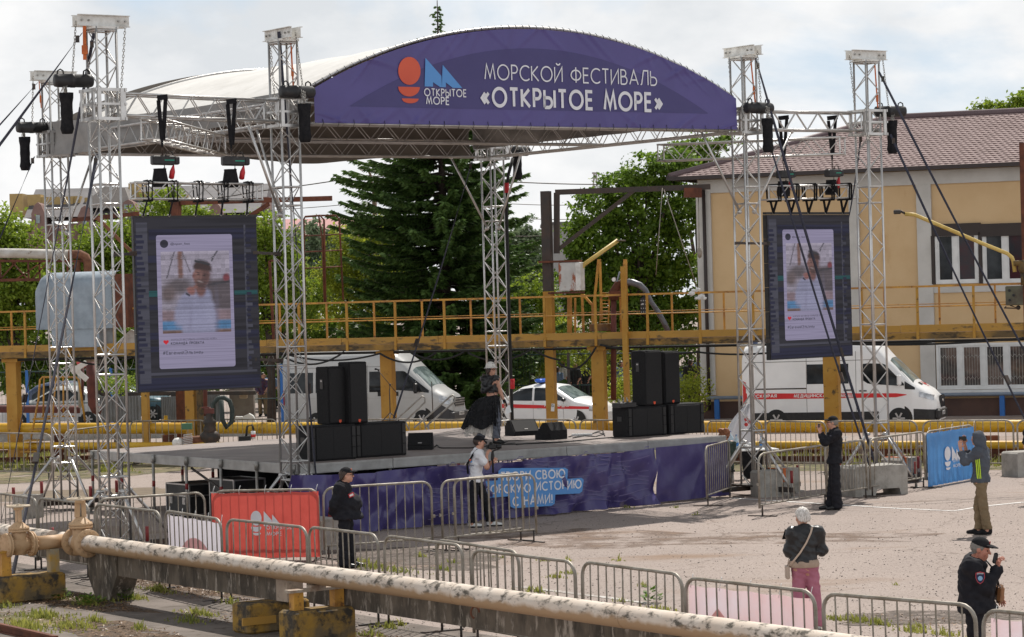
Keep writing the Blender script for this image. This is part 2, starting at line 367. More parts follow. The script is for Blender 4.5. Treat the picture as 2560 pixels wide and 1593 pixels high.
# ------------------------------------------------------------------ ground
def ground_mat():
 m=bpy.data.materials.new('old_asphalt');m.use_nodes=True;t=m.node_tree;p=t.nodes['Principled BSDF']
 k=t.links.new;co=t.nodes.new('ShaderNodeTexCoord')
 def noise(sc,det=6,ro=.6,st=(1,1,1)):
  mpn=t.nodes.new('ShaderNodeMapping');mpn.inputs['Scale'].default_value=st
  n=t.nodes.new('ShaderNodeTexNoise');n.inputs['Scale'].default_value=sc;n.inputs['Detail'].default_value=det;n.inputs['Roughness'].default_value=ro
  k(co.outputs['Object'],mpn.inputs[0]);k(mpn.outputs[0],n.inputs[0]);return n.outputs[0]
 def ramp(i,a,b,c1=(0,0,0),c2=(1,1,1)):
  r=t.nodes.new('ShaderNodeValToRGB');r.color_ramp.elements[0].position=a;r.color_ramp.elements[1].position=b
  r.color_ramp.elements[0].color=tuple(c1)+(1,);r.color_ramp.elements[1].color=tuple(c2)+(1,);k(i,r.inputs[0]);return r.outputs[0]
 def mix(f,a,b):
  x=t.nodes.new('ShaderNodeMix');x.data_type='RGBA';k(f,x.inputs[0])
  for s,v in((6,a),(7,b)):
   if isinstance(v,tuple):x.inputs[s].default_value=v+(1,)
   else:k(v,x.inputs[s])
  return x.outputs[2]
 base=ramp(noise(0.35,8),.35,.65,(0.335,0.275,0.245),(0.265,0.218,0.195))
 fine=ramp(noise(14,4,.7),.35,.7)
 c=mix(fine,base,(0.36,0.305,0.275))
 pits=ramp(noise(7.5,3,.75),.63,.69);c=mix(pits,c,(0.12,0.10,0.09))
 peb=ramp(noise(26,2,.6),.60,.66);c=mix(peb,c,(0.11,0.09,0.08))
 mud=ramp(noise(0.16,5,.6,(1,2.2,1)),.58,.70);c=mix(mud,c,(0.25,0.18,0.135))
 # cracks: thin dark lines along warped cell borders
 wn_=t.nodes.new('ShaderNodeTexNoise');wn_.inputs['Scale'].default_value=1.3;wn_.inputs['Detail'].default_value=5;av=t.nodes.new('ShaderNodeVectorMath');av.operation='MULTIPLY_ADD';av.inputs[1].default_value=(1.4,1.4,0)
 vo=t.nodes.new('ShaderNodeTexVoronoi');vo.feature='DISTANCE_TO_EDGE';vo.inputs['Scale'].default_value=.22
 k(co.outputs['Object'],wn_.inputs[0]);k(wn_.outputs[1],av.inputs[0]);k(co.outputs['Object'],av.inputs[2]);k(av.outputs[0],vo.inputs['Vector']);c=mix(ramp(vo.outputs['Distance'],.001,.006,(.75,.75,.75),(0,0,0)),c,(.17,.135,.115))
 tr=ramp(noise(.5,6,.65,(.35,2.2,1)),.62,.80);c=mix(tr,c,(0.235,0.185,0.155))
 k(c,p.inputs['Base Color']);p.inputs['Roughness'].default_value=.95;p.inputs['Specular IOR Level'].default_value=.15
 b=t.nodes.new('ShaderNodeBump');b.inputs['Distance'].default_value=.012;b.inputs['Strength'].default_value=.7
 k(noise(22,4,.7),b.inputs['Height']);k(b.outputs[0],p.inputs['Normal'])
 return m
mb=MB();mb.grid([[(x,y,0)for y in(-40,30,60,100,200,900)]for x in(-500,-60,-15,15,60,500)],smooth=False)
struct(mb.build('ground',ground_mat()))
soil=M('leaf_litter_soil',(0.14,0.09,0.055),0.95,0,(0.05,0.035,0.025),9.0,bump=0.03,bscale=24,sec=((0.24,0.17,0.11),12,.55,.65),holes=(2.6,.40,.48))
soil_grass=M('grassy_soil',(0.16,0.13,0.07),0.95,0,(0.09,0.10,0.035),1.6,bump=0.03,bscale=9,sec=((0.26,0.20,0.13),2.4,.52,.62),holes=(.9,.36,.5))
gravel=M('dark_gravel',(0.15,0.12,0.10),0.95,0,(0.08,0.065,0.055),9,bump=0.02,bscale=30,sec=((0.26,0.21,0.18),14,.55,.65),holes=(1.6,.38,.52))
mud_m=M('brown_mud',(0.10,0.065,0.03),0.6,0,(0.16,0.11,0.06),2)
line_m=M('worn_white_road_paint',(0.72,0.71,0.69),0.8,0,(0.55,0.52,0.49),6,sec=((0.36,0.31,0.28),9,.60,.70))
worn_line=M('faded_road_paint',(0.34,0.30,0.27),0.9,0,(0.55,0.53,0.50),7,lo=.5,hi=.6)
def blob(name,m,cx,cy,rx,ry,z,rot=0,n=48,seed=1,rag=.25):
 r=random.Random(seed);ph=[r.uniform(0,6.28)for _ in range(6)]
 vs=[(cx,cy,z)]
 for i in range(n):
  a=2*math.pi*i/n
  q=1+rag*(.5*math.sin(3*a+ph[0])+.35*math.sin(5*a+ph[1])+.3*math.sin(9*a+ph[2])+.2*math.sin(14*a+ph[3]))
  x,y=rx*q*math.cos(a),ry*q*math.sin(a)
  vs.append((cx+x*math.cos(rot)-y*math.sin(rot),cy+x*math.sin(rot)+y*math.cos(rot),z))
 return struct(MB().add(vs,[(0,i+1,(i+1)%n+1)for i in range(n)]).build(name,m))
QU=Vector((0.566,-0.824,0));QN=Vector((0.824,0.566,0));QA=math.atan2(-0.824,0.566)
def q3(o,a,b,z=0):return Vector(o)+QU*a+QN*b+Z*z
for i,(px,py,rx,ry,m_,sd)in enumerate(((150,1500,2.2,.55,soil,1),(470,1470,2.4,.35,soil,2),(300,1580,1.6,.5,soil,3),(880,1585,1.0,.3,soil,4),(60,1545,1.1,.4,soil_grass,12))):
 g=G(px,py);blob('soil',m_,g.x,g.y,rx,ry,.004+i*.0015,QA,seed=sd,rag=.35)
g=G(2320,1545);blob('gravel',gravel,g.x,g.y,1.25,.75,.005,-.1,seed=7)
g=G(1010,1395);blob('gravel',gravel,g.x,g.y,2.4,1.3,.005,QA,seed=9)
g=G(700,1420);blob('gravel',gravel,g.x,g.y,2.4,.9,.0065,QA,seed=10)
g=G(1640,1345);blob('dirt_streak',M('brown_dirt',(.21,.145,.105),.95,0,(.17,.115,.085),3,holes=(1.3,.44,.66)),g.x,g.y,4.2,1.5,.004,-.35,seed=14,rag=.4)
g=G(140,1238);blob('mud',mud_m,g.x,g.y,3.4,1.6,.005,.2,seed=11,rag=.15)
# grassy strip and track bed behind the stage
def strip(name,m,pts,z):
 return struct(MB().add([Vector((p.x,p.y,z))for p in pts],[tuple(range(len(pts)))]).build(name,m))
strip('track_bed',soil_grass,[G(-60,1215),G(330,1190),G(1000,1120),G(1750,1180),G(2620,1175),G(2620,1118),G(1700,1105),G(1000,1090),G(-60,1135)],.006)
strip('quay_slab',M('old_grey_slab',(.185,.155,.135),.95,0,(.11,.092,.078),1.2,bump=.01,bscale=20,sec=((.09,.07,.05),3.2,.56,.66)),[G(-260,1360),G(200,1432),G(560,1480),G(1010,1556),G(1330,1605),G(1500,1640),G(-260,1760)],.003)
# painted line on the yard
def pline(pts,w,m,z=.006):
 P=[G(*p)for p in pts];vs=[];
 for i,p in enumerate(P):
  t=(P[min(i+1,len(P)-1)]-P[max(0,i-1)]).normalized();n=Vector((-t.y,t.x,0))
  vs+=[Vector((p.x,p.y,z))-n*w/2,Vector((p.x,p.y,z))+n*w/2]
 return struct(MB().add(vs,[(2*i,2*i+2,2*i+3,2*i+1)for i in range(len(P)-1)]).build('painted_line',m))
pline([(1830,1246),(2010,1257),(2250,1272),(2385,1278),(2452,1267),(2560,1256)],.11,line_m)
pline([(1290,1466),(1400,1480),(1535,1497),(1640,1512)],.13,worn_line)
# ------------------------------------------------------------------ grass and weeds
grass_m=leafmat('grass_blades',(0.13,0.17,0.03),(0.46,0.44,0.11),.4)
def grass(name,patches,hmin,hmax,seed,mat=grass_m,wmul=1.0):
 r=random.Random(seed);vs=[];fs=[]
 for px,py,rx,ry,n in patches:
  c=G(px,py)
  for _ in range(n):
   a=r.uniform(0,6.28);q=math.sqrt(r.random())*r.choice((.5,1,1.7));x,y=rx*q*math.cos(a),ry*q*math.sin(a)
   x,y=x*QU.x-y*QU.y,x*QU.y+y*QU.x
   h=r.uniform(hmin,hmax)*max(.35,1.1-.6*q)*r.choice((.6,.8,1));w=r.uniform(.006,.016)*wmul;b=r.uniform(0,6.28);l=r.uniform(.1,.7)*h
   bx,by=c.x+x,c.y+y;dx,dy=math.cos(b),math.sin(b);o=len(vs)
   vs+=[(bx-dy*w,by+dx*w,0),(bx+dy*w,by-dx*w,0),(bx+dx*l*.4+dy*w*.8,by+dy*l*.4-dx*w*.8,h*.6),(bx+dx*l*.4-dy*w*.8,by+dy*l*.4+dx*w*.8,h*.6),(bx+dx*l,by+dy*l,h)]
   fs+=[(o,o+1,o+2,o+3),(o+3,o+2,o+4)]
 return stuff(MB().add(vs,fs).build(name,mat))
fore=[(110,1545,.55,.35,380),(60,1570,.7,.3,340),(180,1570,.5,.3,260),(150,1495,.25,.15,160),(220,1512,.3,.12,150),(260,1500,.4,.15,160),(330,1498,.3,.15,120),
(240,1555,.3,.1,90),(470,1555,.3,.15,90),(400,1480,.5,.1,150),(350,1575,.2,.1,50),(560,1480,.25,.1,60),(500,1538,.5,.12,110),(20,1520,.3,.2,60),(580,1510,.3,.1,50),
(970,1570,.25,.1,60),(930,1592,.3,.1,60),(1003,1565,.1,.05,30)]
grass('grass',fore,.05,.19,3)
yard=[(940,1420,.6,.3,200),(900,1408,.5,.25,120),(1000,1430,.5,.2,110),(1054,1393,.2,.1,40),(1340,1479,.35,.12,110),(1110,1425,.25,.1,50),(1390,1445,.25,.1,40),(1420,1435,.2,.08,30),
(1360,1403,.15,.06,26),(1545,1402,.12,.05,24),(1610,1468,.15,.06,24),(1650,1527,.5,.12,120),(1554,1505,.15,.06,30),(1740,1288,.06,.04,16),(1690,1270,.12,.05,16),(1570,1270,.15,.05,20),
(1420,1403,.1,.05,16),(2140,1552,.45,.14,150),(2200,1562,.4,.12,110),(2290,1580,.4,.12,110),(2370,1588,.3,.1,70),(2090,1550,.3,.1,60),(2300,1570,.3,.1,50),(1130,1408,.2,.08,26),(1255,1395,.15,.06,20),(2240,1463,.06,.03,10)]
grass('grass',yard,.04,.14,5)
back=[]
for i in range(60):
 back.append((rnd.uniform(1900,2600),rnd.uniform(1118,1168),.7,.3,40))
for i in range(34):back.append((rnd.uniform(-20,330),rnd.uniform(1140,1180),.7,.3,40))
for i in range(14):back.append((rnd.uniform(1390,1480),rnd.uniform(1118,1128),.5,.3,40))
for i in range(10):back.append((rnd.uniform(620,720),rnd.uniform(985,1000),1.0,.6,30))
grass('grass',back,.08,.30,9,wmul=1.6)
st_m=M('dark_pebble',(.10,.085,.075),.9,0,(.2,.17,.15),3)
vs,fs=[],[]
for i in range(9000):
 px=rnd.uniform(620,2640);py=rnd.uniform(1255,1620);c=G(px,py);q=rnd.choice((.004,.005,.006,.008,.011))*(rnd.choice((1,1,1.5)));o=len(vs)
 vs+=[(c.x-q,c.y,.002),(c.x,c.y-q*.8,.002),(c.x+q,c.y,.002),(c.x,c.y+q*.8,.002),(c.x+q*.2,c.y,q*1.0)];fs+=[(o,o+1,o+4),(o+1,o+2,o+4),(o+2,o+3,o+4),(o+3,o,o+4)]
stuff(MB().add(vs,fs).build('pebbles',st_m))
vs,fs=[],[]
for cx,cy,rx,ry,n in((150,1500,2.4,.6,900),(420,1475,2.6,.4,800),(300,1580,1.8,.5,350),(880,1588,1.2,.35,250),(60,1545,1.3,.5,250),(560,1545,1.2,.5,300),(2320,1560,1.2,.5,200)):
 c=G(cx,cy)
 for _ in range(n):
  a,q=rnd.uniform(0,6.28),math.sqrt(rnd.random());p=c+QU*(rx*q*math.cos(a))+QN*(ry*q*math.sin(a));e=Vector((rnd.uniform(-1,1),rnd.uniform(-1,1),rnd.uniform(-.3,.5))).normalized();f=Vector((-e.y,e.x,rnd.uniform(-.2,.5)));l=rnd.uniform(.012,.035);o=len(vs);p.z=rnd.uniform(.012,.03)
  vs+=[p-e*l,p+f*l*.5,p+e*l,p-f*l*.5];fs.append((o,o+1,o+2,o+3))
stuff(MB().add(vs,fs).build('dead_leaves',leafmat('dead_leaves',(.05,.03,.018),(.30,.17,.08),.1)))
weed_m=leafmat('weed_leaves',(0.05,0.11,0.015),(0.16,0.27,0.03),.3)
def weed(px,py,r_,n,h,seed,label):
 r=random.Random(seed);c=G(px,py);vs=[];fs=[]
 for _ in range(n):
  a=r.uniform(0,6.28);q=r.uniform(.1,1)*r_;z=r.uniform(.02,h)*(1.2-q/r_*.8);l=r.uniform(.05,.1);w=l*.35
  d=Vector((math.cos(a),math.sin(a),r.uniform(-.1,.9))).normalized();e=Vector((-d.y,d.x,0)).normalized();b=Vector((c.x+q*math.cos(a),c.y+q*math.sin(a),z));o=len(vs)
  vs+=[b,b+d*l*.5+e*w,b+d*l,b+d*l*.5-e*w];fs.append((o,o+1,o+2,o+3))
 tag(MB().add(vs,fs).build('weed',weed_m),label,'weed')
weed(145,1497,.16,70,.22,1,'bright green leafy weed in front of the stained yellow pipe footing')
weed(225,1512,.22,80,.16,2,'low spreading green weed below the concrete bracket of the beam')
weed(312,1502,.13,60,.2,3,'small leafy weed under the concrete beam near the clover flowers')
weed(1625,1508,.13,70,.22,4,'large leaved dark weed behind the fence on the open asphalt')
# ------------------------------------------------------------------ lattice trusses
def lattice(mb,a,b,size,r=.024,rb=.0115,pitch=.335,side=None,n=7,rings=(),ph=0,rsize=None):
 """four chords and zigzag braces between points a and b on the section's centre line"""
 a,b=Vector(a),Vector(b);d=(b-a).normalized();Ln=(b-a).length
 if side is None:x=d.cross(Z).normalized()
 else:x=(Vector(side)-d*Vector(side).dot(d)).normalized()
 y=d.cross(x).normalized();h=size/2;h2=(rsize or size)/2
 c=[(-h,-h2),(h,-h2),(h,h2),(-h,h2)]
 P=lambda i,t:a+x*c[i][0]+y*c[i][1]+d*t
 for i in range(4):mb.tube([P(i,0),P(i,Ln)],r,n)
 k=max(1,round(Ln/pitch));st=Ln/k
 for i in range(4):
  j=(i+1)%4
  pts=[P(i if(q+i+ph)%2==0 else j,q*st)for q in range(k+1)]
  for q in range(k):mb.tube([pts[q],pts[q+1]],rb,5,caps=False)
 for t in rings:
  for i in range(4):mb.tube([P(i,t),P((i+1)%4,t)],rb*1.5,6,caps=False)
U=Vector((0.821,0.571,0)).normalized();V=Vector((-U.y,U.x,0))
def tw(px,d):
 p=W(px,740,d);return Vector((p.x,p.y,0))
T_FL,T_FR,T_R,T_1,T_BL,T_BC=tw(725,50.8),tw(1873,57.2),tw(2181,59.0),tw(272,47.6),tw(150,58.5),tw(1240,65.0)
def bolt_plate(mb,c,x,y,n,w,h,t=.012):
 c=Vector(c);mb.prism([c+x*(-w/2)+y*(-h/2),c+x*(w/2)+y*(-h/2),c+x*(w/2)+y*(h/2),c+x*(-w/2)+y*(h/2)],n*t)
def tower(P,label,bd,braces=(),top=9.5,foot=True,back=False):
 t=thing('lattice_tower',label,'truss tower',P,0,'lattice towers of the stage')
 sz=.385;x,y=U,V
 m=MB();lattice(m,P+Z*.12,P+Z*(top-.22),sz,side=x,rings=(.9,1.25,3.05,3.4,6.05,6.4,9.1),pitch=.335);m.build('lattice',alu,t)
 # sliding sleeve: plates and rails boxed round the lattice
 m=MB();s2=sz/2+.09
 for zc in(7.66,7.92,8.17):
  for i,(a,b)in enumerate(((x,y),(y,-x),(-x,-y),(-y,x))):
   o=P+Z*zc+a*s2;w=sz+.26
   m.box(o,(.03,w,.055 if zc!=7.92 else.04),rot=Matrix((a,b,Z)).transposed())
 for sx in(-1,1):
  for sy in(-1,1):
   m.box(P+x*sx*(s2+.018)+y*sy*(s2-.06)+Z*7.915,(.035,.07,.56),rot=Matrix((x,y,Z)).transposed())
   m.box(P+x*sx*(s2-.06)+y*sy*(s2+.018)+Z*7.915,(.07,.035,.56),rot=Matrix((x,y,Z)).transposed())
   m.cyl(P+x*sx*(sz/2+.05)+y*sy*.1+Z*7.75,P+x*sx*(sz/2+.05)-y*sy*.1+Z*7.75,.04,8)
 m.build('sleeve_block',alu,t)
 # head beam: two white channels with bolts on a top plate
 bd=Vector(bd).normalized();bn=bd.cross(Z)
 m=MB();hz=top-.11;Lh=.5
 for s_ in(-1,1):
  o=P+bn*s_*.09+Z*hz
  m.prism([o-bd*Lh-Z*.09,o+bd*Lh-Z*.09,o+bd*Lh+Z*.09,o-bd*Lh+Z*.09],bn*s_*.012)
  for e in(-1,1):
   m.prism([o-bd*Lh+Z*e*.09,o+bd*Lh+Z*e*.09,o+bd*Lh+Z*e*.102,o-bd*Lh+Z*e*.102],bn*s_*.06)
 m.box(P+Z*(top-.235),(.5,.42,.04),rot=Matrix((bd,bn,Z)).transposed())
 for s_ in(-1,1):
  for q in(-.42,-.29,.29,.42):o=P+bn*s_*.104+bd*q+Z*hz;m.cyl(o,o+bn*s_*.03,.018,8,1)
 m.build('head_beam',[white_steel,galv],t)
 # base: steel cross frame, jacks, outrigger tubes
 if foot:
  m=MB()
  for a in(x,y):m.box(P+Z*.16,(2.5,.1,.1),rot=Matrix((a,a.cross(Z),Z)).transposed())
  m.box(P+Z*.225,(.7,.7,.03),rot=Matrix((x,y,Z)).transposed())
  m.build('base_frame',steel_dark,t)
  for a in(x,y,-x,-y):
   e=P+a*1.22
   m=MB();m.cyl(e+Z*.01,e+Z*.48,.028,8);m.box(e+Z*.012,(.18,.18,.024),rot=Matrix((x,y,Z)).transposed());j=m.build('jack',galv,t)
   m=MB();m.cyl(e+Z*.3,e+Z*.56,.036,8);m.build('jack_sleeve',dull_red,j)
   o=P+a*(sz/2+.02)
   m=MB();m.tube([o+Z*1.12,o+a*.1+Z*1.12,P+a*1.12+Z*.24],.03,8)
   m.ball(o+a*.1+Z*1.12,.045,8);m.build('outrigger',alu,t)
 for a,hl in braces:
  a=Vector(a);m=MB();m.tube([P+a*(sz/2)+Z*6.0,P+a*hl+Z*7.72],.026,8)
  m.ball(P+a*(sz/2+.01)+Z*6.0,.055,8);m.ball(P+a*hl+Z*7.71,.055,8);m.build('brace',alu,t)
 return t
WL=(T_1-T_FL).normalized();WR=(T_R-T_FR).normalized()
tower(T_1,'tallest aluminium lattice tower, standing directly left of the left video screen',U,[])
tower(T_FL,'aluminium lattice tower between the left screen and the purple festival banner',V,[(WL,.95),(V,1.1)])
tower(T_FR,'aluminium lattice tower at the right end of the arched banner beside the right screen',V,[(WR,1.25),(-U,1.2)])
tower(T_R,'rightmost aluminium lattice tower standing in front of the yellow building',U)
tower(T_BL,'leftmost aluminium lattice tower, the shorter looking one behind the left wing',U,[(U,.9)])
tower(T_BC,'lattice tower behind the singer, its head hidden by the stage roof',U,[(-U,1.2),(-V,1.2)])
# ------------------------------------------------------------------ electric chain hoists
def ring_chain(mb,a,b,pitch=.05,r=.006):
 a,b=Vector(a),Vector(b);n=max(2,int((b-a).length/pitch));d=(b-a).normalized();x,y,_=frame(d)
 for i in range(n):
  c=a+(b-a)*((i+.5)/n);w=x if i%2 else y;h=pitch*.72
  mb.tube([c+d*h-w*.0,c+w*.016+d*h*.5,c+w*.016-d*h*.5,c-d*h,c-w*.016-d*h*.5,c-w*.016+d*h*.5],r,4,closed=True)
def hoist(hp,ax,bag,chains,label,right=1):
 hp=Vector(hp);ax=Vector(ax).normalized()
 t=thing('chain_hoist',label,'chain hoist',hp,0,'chain hoists lifting the roof')
 m=MB();m.lathe([(.05,-.36),(.11,-.345),(.12,-.3),(.12,-.06),(.125,-.06),(.125,.02),(.118,.02),(.118,.3),(.10,.345),(.03,.355)],hp,ax,16);m.build('motor',black_paint,t)
 m=MB()
 for e in(-.24,.24):
  o=hp+ax*e;m.tube([o+ax*.06+Z*.1,o+ax*.05+Z*.17,o+Z*.2,o-ax*.05+Z*.17,o-ax*.06+Z*.1],.014,6)
 m.build('carry_handle',rubber,t)
 m=MB();o=hp+Vector(bag)
 for e in range(3):ring_chain(m,o+Vector((.03*(e-1),-.13,.14-.02*e)),o+Vector((.02*(e-1),-.13,-.1)))
 m.build('chain_slack',galv,t)
 for a,b in chains:m=MB();ring_chain(m,a,b);m.build('chain',galv,t)
 o=o-Z*.1
 P=[]
 for i in range(9):
  q=i/8;w=.128-.022*math.sin(q*3);P.append((w*(1 if q<.93 else.75),-q*.72))
 m=MB();m.lathe([(max(.01,a*(1+.05*math.sin(i*2))),b)for i,(a,b)in enumerate(P)],o,Z,14);m.build('chain_bag',black_cloth,t)
 m=MB();m.tube([o+Z*.0,o+Z*.1+Vector((.0,-.05,0))],.02,6);m.build('bag_hook',galv,t)
def HP(px,py,T,dd):return W(px,py,T.y+dd)
h=HP(184,202,T_1,-.1);hoist(h,U*.9+V*-.1,HP(165,218,T_1,-.1)-h,[(T_1-U*.48+Z*9.38,h-U*.02+Z*.1),(T_1+U*.48+Z*9.38,T_1+U*.36+Z*8.2)],'black chain hoist with a long bag on the tallest left tower')
h=HP(743,230,T_FL,-.3);hoist(h,U,HP(760,246,T_FL,-.3)-h,[(T_FL-V*.48+Z*9.38,h+U*.12+Z*.1),(T_FL+V*.48+Z*9.38,T_FL+V*.36+Z*8.2)],'black chain hoist overlapping the left end of the purple festival banner')
h=HP(1897,270,T_FR,-.3);hoist(h,U,HP(1918,284,T_FR,-.3)-h,[(T_FR-V*.48+Z*9.38,h+U*.06+Z*.1),(T_FR+V*.48+Z*9.38,T_FR+V*.36+Z*8.2)],'black chain hoist just right of the pointed right end of the purple banner')
h=HP(2226,279,T_R,.1);hoist(h,U*.8-V*.3,HP(2229,290,T_R,.15)-h,[(T_R+U*.48+Z*9.38,h-U*.05+Z*.1),(T_R-U*.48+Z*9.38,T_R-U*.36+Z*8.2)],'rightmost black chain hoist, hanging against the tiled roof')
h=HP(81,319,T_BL,-.2);hoist(h,U,HP(61,331,T_BL,-.2)-h,[(T_BL-U*.48+Z*9.38,h+Z*.1)],'leftmost black chain hoist, on the tower behind the left wing')
h=HP(1292,378,T_BC,.3);hoist(h,U,HP(1292,364,T_BC,.3)-h,[],'black chain bag and hoist under the back edge of the stage roof')
# ------------------------------------------------------------------ wing beams
alu_b=alu
def truss_beam(a,b,size,label,group=None,rsize=None,r=.024,side=None,name='truss_beam'):
 t=thing(name,label,'truss beam',(a+b)/2,0,group)
 m=MB();lattice(m,a,b,size,r,side=side,rings=(0.02,(b-a).length-.02),rsize=rsize,pitch=.32);m.build('lattice',alu,t)
 return t
za=7.93
truss_beam(T_1-WL*.32+Z*za,T_FL+WL*.32+Z*za,.385,'thick aluminium truss beam joining the two towers above the left screen')
truss_beam(T_FR+WR*.32+Z*za,T_R-WR*.32+Z*za,.385,'thick aluminium truss beam joining the two towers above the right screen')
a=W(377,322,48.2);b=W(542,364,53.2)
truss_beam(a,b,.36,'aluminium truss hung under the left wing, its open end pointing at the viewer',r=.022)
a=W(1650,383,60.4);b=W(2108,364.5,58.6)
truss_beam(a,b,.36,'long aluminium truss slung crosswise under the right wing in front of the tiled roof',r=.022)
# ------------------------------------------------------------------ stage roof
ZB=7.72
rf=thing('stage_roof','arched stage roof of white tarpaulin on aluminium trusses','stage roof',(T_FL+T_FR)/2+Z*ZB)
LU=(T_FR-T_FL).length;LV=9.55
def rp(u,v,z):return T_FL+U*u+V*v+Z*z
for v_ in(0.0,LV*.5,LV):
 m=MB();lattice(m,rp(.32,v_,7.9),rp(LU-.32,v_,7.9),.385,.024,side=V,pitch=.36);m.build('cross_truss',alu_dull,rf)
for u_ in(0.0,LU):
 m=MB();lattice(m,rp(u_,.32,7.9),rp(u_,LV-.32,7.9),.385,.024,side=U,pitch=.36);m.build('side_truss',alu_dull,rf)
U0,U1=.5,LU-.42;ZE,ZP=8.40,9.68
ch=U1-U0;sag=ZP-ZE;RA=(ch*ch/4+sag*sag)/(2*sag)
def arch(t):
 x=(t-.5)*ch;return ZE+math.sqrt(RA*RA-x*x)-(RA-sag)
tarp=M('white_pvc_tarpaulin',(0.62,0.605,0.58),0.6,0,(0.54,0.525,0.50),1.2,bump=.03,bscale=1.4,sec=((0.42,0.39,0.35),1.6,.62,.78))
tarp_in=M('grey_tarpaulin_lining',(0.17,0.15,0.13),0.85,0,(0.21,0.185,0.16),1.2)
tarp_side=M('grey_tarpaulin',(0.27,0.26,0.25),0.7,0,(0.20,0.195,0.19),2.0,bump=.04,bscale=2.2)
NU,NV=40,24
def sheet(off,rag=0.0):
 P=[]
 for i in range(NU+1):
  t=i/NU;row=[]
  for j in range(NV+1):
   s_=j/NV;e=min(t,1-t)
   z=arch(t)+off-.10*math.sin(math.pi*s_)*(1-.4*math.sin(math.pi*t))-.03*abs(math.sin(s_*math.pi*4))*math.sin(math.pi*t)
   row.append(rp(U0+ch*t,-.12+(LV+.35)*s_,z))
  P.append(row)
 return P
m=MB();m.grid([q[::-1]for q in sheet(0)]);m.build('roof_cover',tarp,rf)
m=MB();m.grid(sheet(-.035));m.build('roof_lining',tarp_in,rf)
# bow tubes carrying the sheet
for v_ in(-.14,LV+.16):
 m=MB();m.tube([rp(U0+ch*i/40,v_,arch(i/40)+.015)for i in range(41)],.03,8);m.build('bow_tube',alu,rf)
for v_ in(LV*.25,LV*.5,LV*.75):
 m=MB();m.tube([rp(U0+ch*i/40,v_,arch(i/40)-.16)for i in range(41)],.025,7)
 m.build('bow_tube',alu_dull,rf)
 # hanging valances along the left, right and back edges
def valance(f0,f1,n,zt,zb,name,m_,wob=.05,rev=False):
 P=[]
 for i in range(n+1):
  q=i/n;a=f0+(f1-f0)*q;row=[]
  for j in range(7):
   w=wob*math.sin(i*1.3)*(j/6)+wob*.5*math.sin(i*.47+j)
   zz=zt(q)+(zb(q)-zt(q))*j/6
   nrm=(f1-f0).normalized().cross(Z);row.append(Vector((a.x,a.y,zz))+nrm*w)
  P.append(row)
 if rev:P=P[::-1]
 mm=MB();mm.grid(P);mm.build(name,m_,rf)
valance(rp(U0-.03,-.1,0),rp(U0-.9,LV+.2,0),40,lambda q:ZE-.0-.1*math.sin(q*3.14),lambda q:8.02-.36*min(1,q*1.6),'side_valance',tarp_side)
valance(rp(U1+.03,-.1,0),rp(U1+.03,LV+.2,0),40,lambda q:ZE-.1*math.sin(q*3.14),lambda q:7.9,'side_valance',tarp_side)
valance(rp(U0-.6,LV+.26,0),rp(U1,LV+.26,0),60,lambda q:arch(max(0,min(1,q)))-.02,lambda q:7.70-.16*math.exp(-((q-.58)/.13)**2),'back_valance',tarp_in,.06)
# ------------------------------------------------------------------ arched festival banner
NF=-V
purple=M('purple_banner_vinyl',(0.078,0.064,0.215),0.4,0,(0.088,0.072,0.24),1.0,spec=.4,bump=.006,bscale=3)
purple_d=M('deep_purple_print',(0.048,0.040,0.150),0.4,0,(0.058,0.048,0.172),.5,spec=.4,bump=.006,bscale=3)
white_print=M('white_print',(0.72,0.72,0.76),0.5);orange_print=M('orange_red_print',(0.62,0.10,0.05),0.5,0,(0.55,0.08,0.04),1);blue_print=M('sky_blue_print',(0.09,0.27,0.60),0.5,0,(0.09,0.27,0.60),1)
bn=thing('festival_banner','large arched purple banner over the stage with white lettering and an orange and blue emblem','banner',rp(LU/2,-.26,8.5))
VB=-.25
creases=[(rnd.uniform(.02,.98),rnd.choice([-1,1])*rnd.uniform(.3,1.4),rnd.uniform(.02,.055),rnd.uniform(.03,.07),rnd.random())for _ in range(46)]
def wrinkle(t,q):
 w=.012*math.sin(t*40+3*q)*(abs(q-.5)*1.6)
 for c,sl_,am,wd_,side in creases:
  e=q if side<.5 else 1-q
  if e<.34:
   x=t-c-sl_*.06*e*3
   w+=am*math.exp(-(x/(wd_*.16))**2)*(1-e/.34)
 return w
def bpt(t,z,lift=0.0):
 zt=arch(t)-.03;q=(z-ZB)/max(.2,zt-ZB)
 return rp(U0+ch*t,VB,z)+NF*(wrinkle(t,q)*.62+lift)
m=MB();m.grid([[bpt(i/440,ZB+(arch(i/440)-.03-ZB)*j/44)for j in range(45)]for i in range(441)][::-1]);m.build('banner_sheet',purple,bn)
# inner lens-shaped darker field
def field_top(t):return 8.045+1.22*max(0,1-((t-.50)/.425)**2)
m=MB();P=[]
for i in range(121):
 t=.076+.848*i/120;zt=max(8.041,min(field_top(t),arch(t)-.1));row=[]
 for j in range(15):row.append(bpt(t,8.04+(zt-8.04)*j/14,.006))
 P.append(row)
m.grid(P[::-1]);m.build('printed_field',purple_d,bn)
OB=rp(0,VB,0)
def bu(px,py):
 p=PL(px,py,OB,NF);return(p-OB).dot(U),p.z
def banner_text(parent,name,body,p0,p1,caph_px,bold,mat,lift=.022,OB=OB,Ux=U,NFx=NF):
 a=PL(*p0,OB,NFx);b=PL(*p1,OB,NFx);e=PL(p0[0],p0[1]-caph_px,OB,NFx)
 ex=(b-a).normalized();w=(b-a).length;hh=e.z-a.z
 mm=MB();textmb(mm,body,a,ex,Z,NFx,w,hh,bold,lift=lift);return mm.build(name,mat,parent)
banner_text(bn,'lettering','МОРСКОЙ ФЕСТИВАЛЬ',(1211,198),(1640,214),37,.0,white_print)
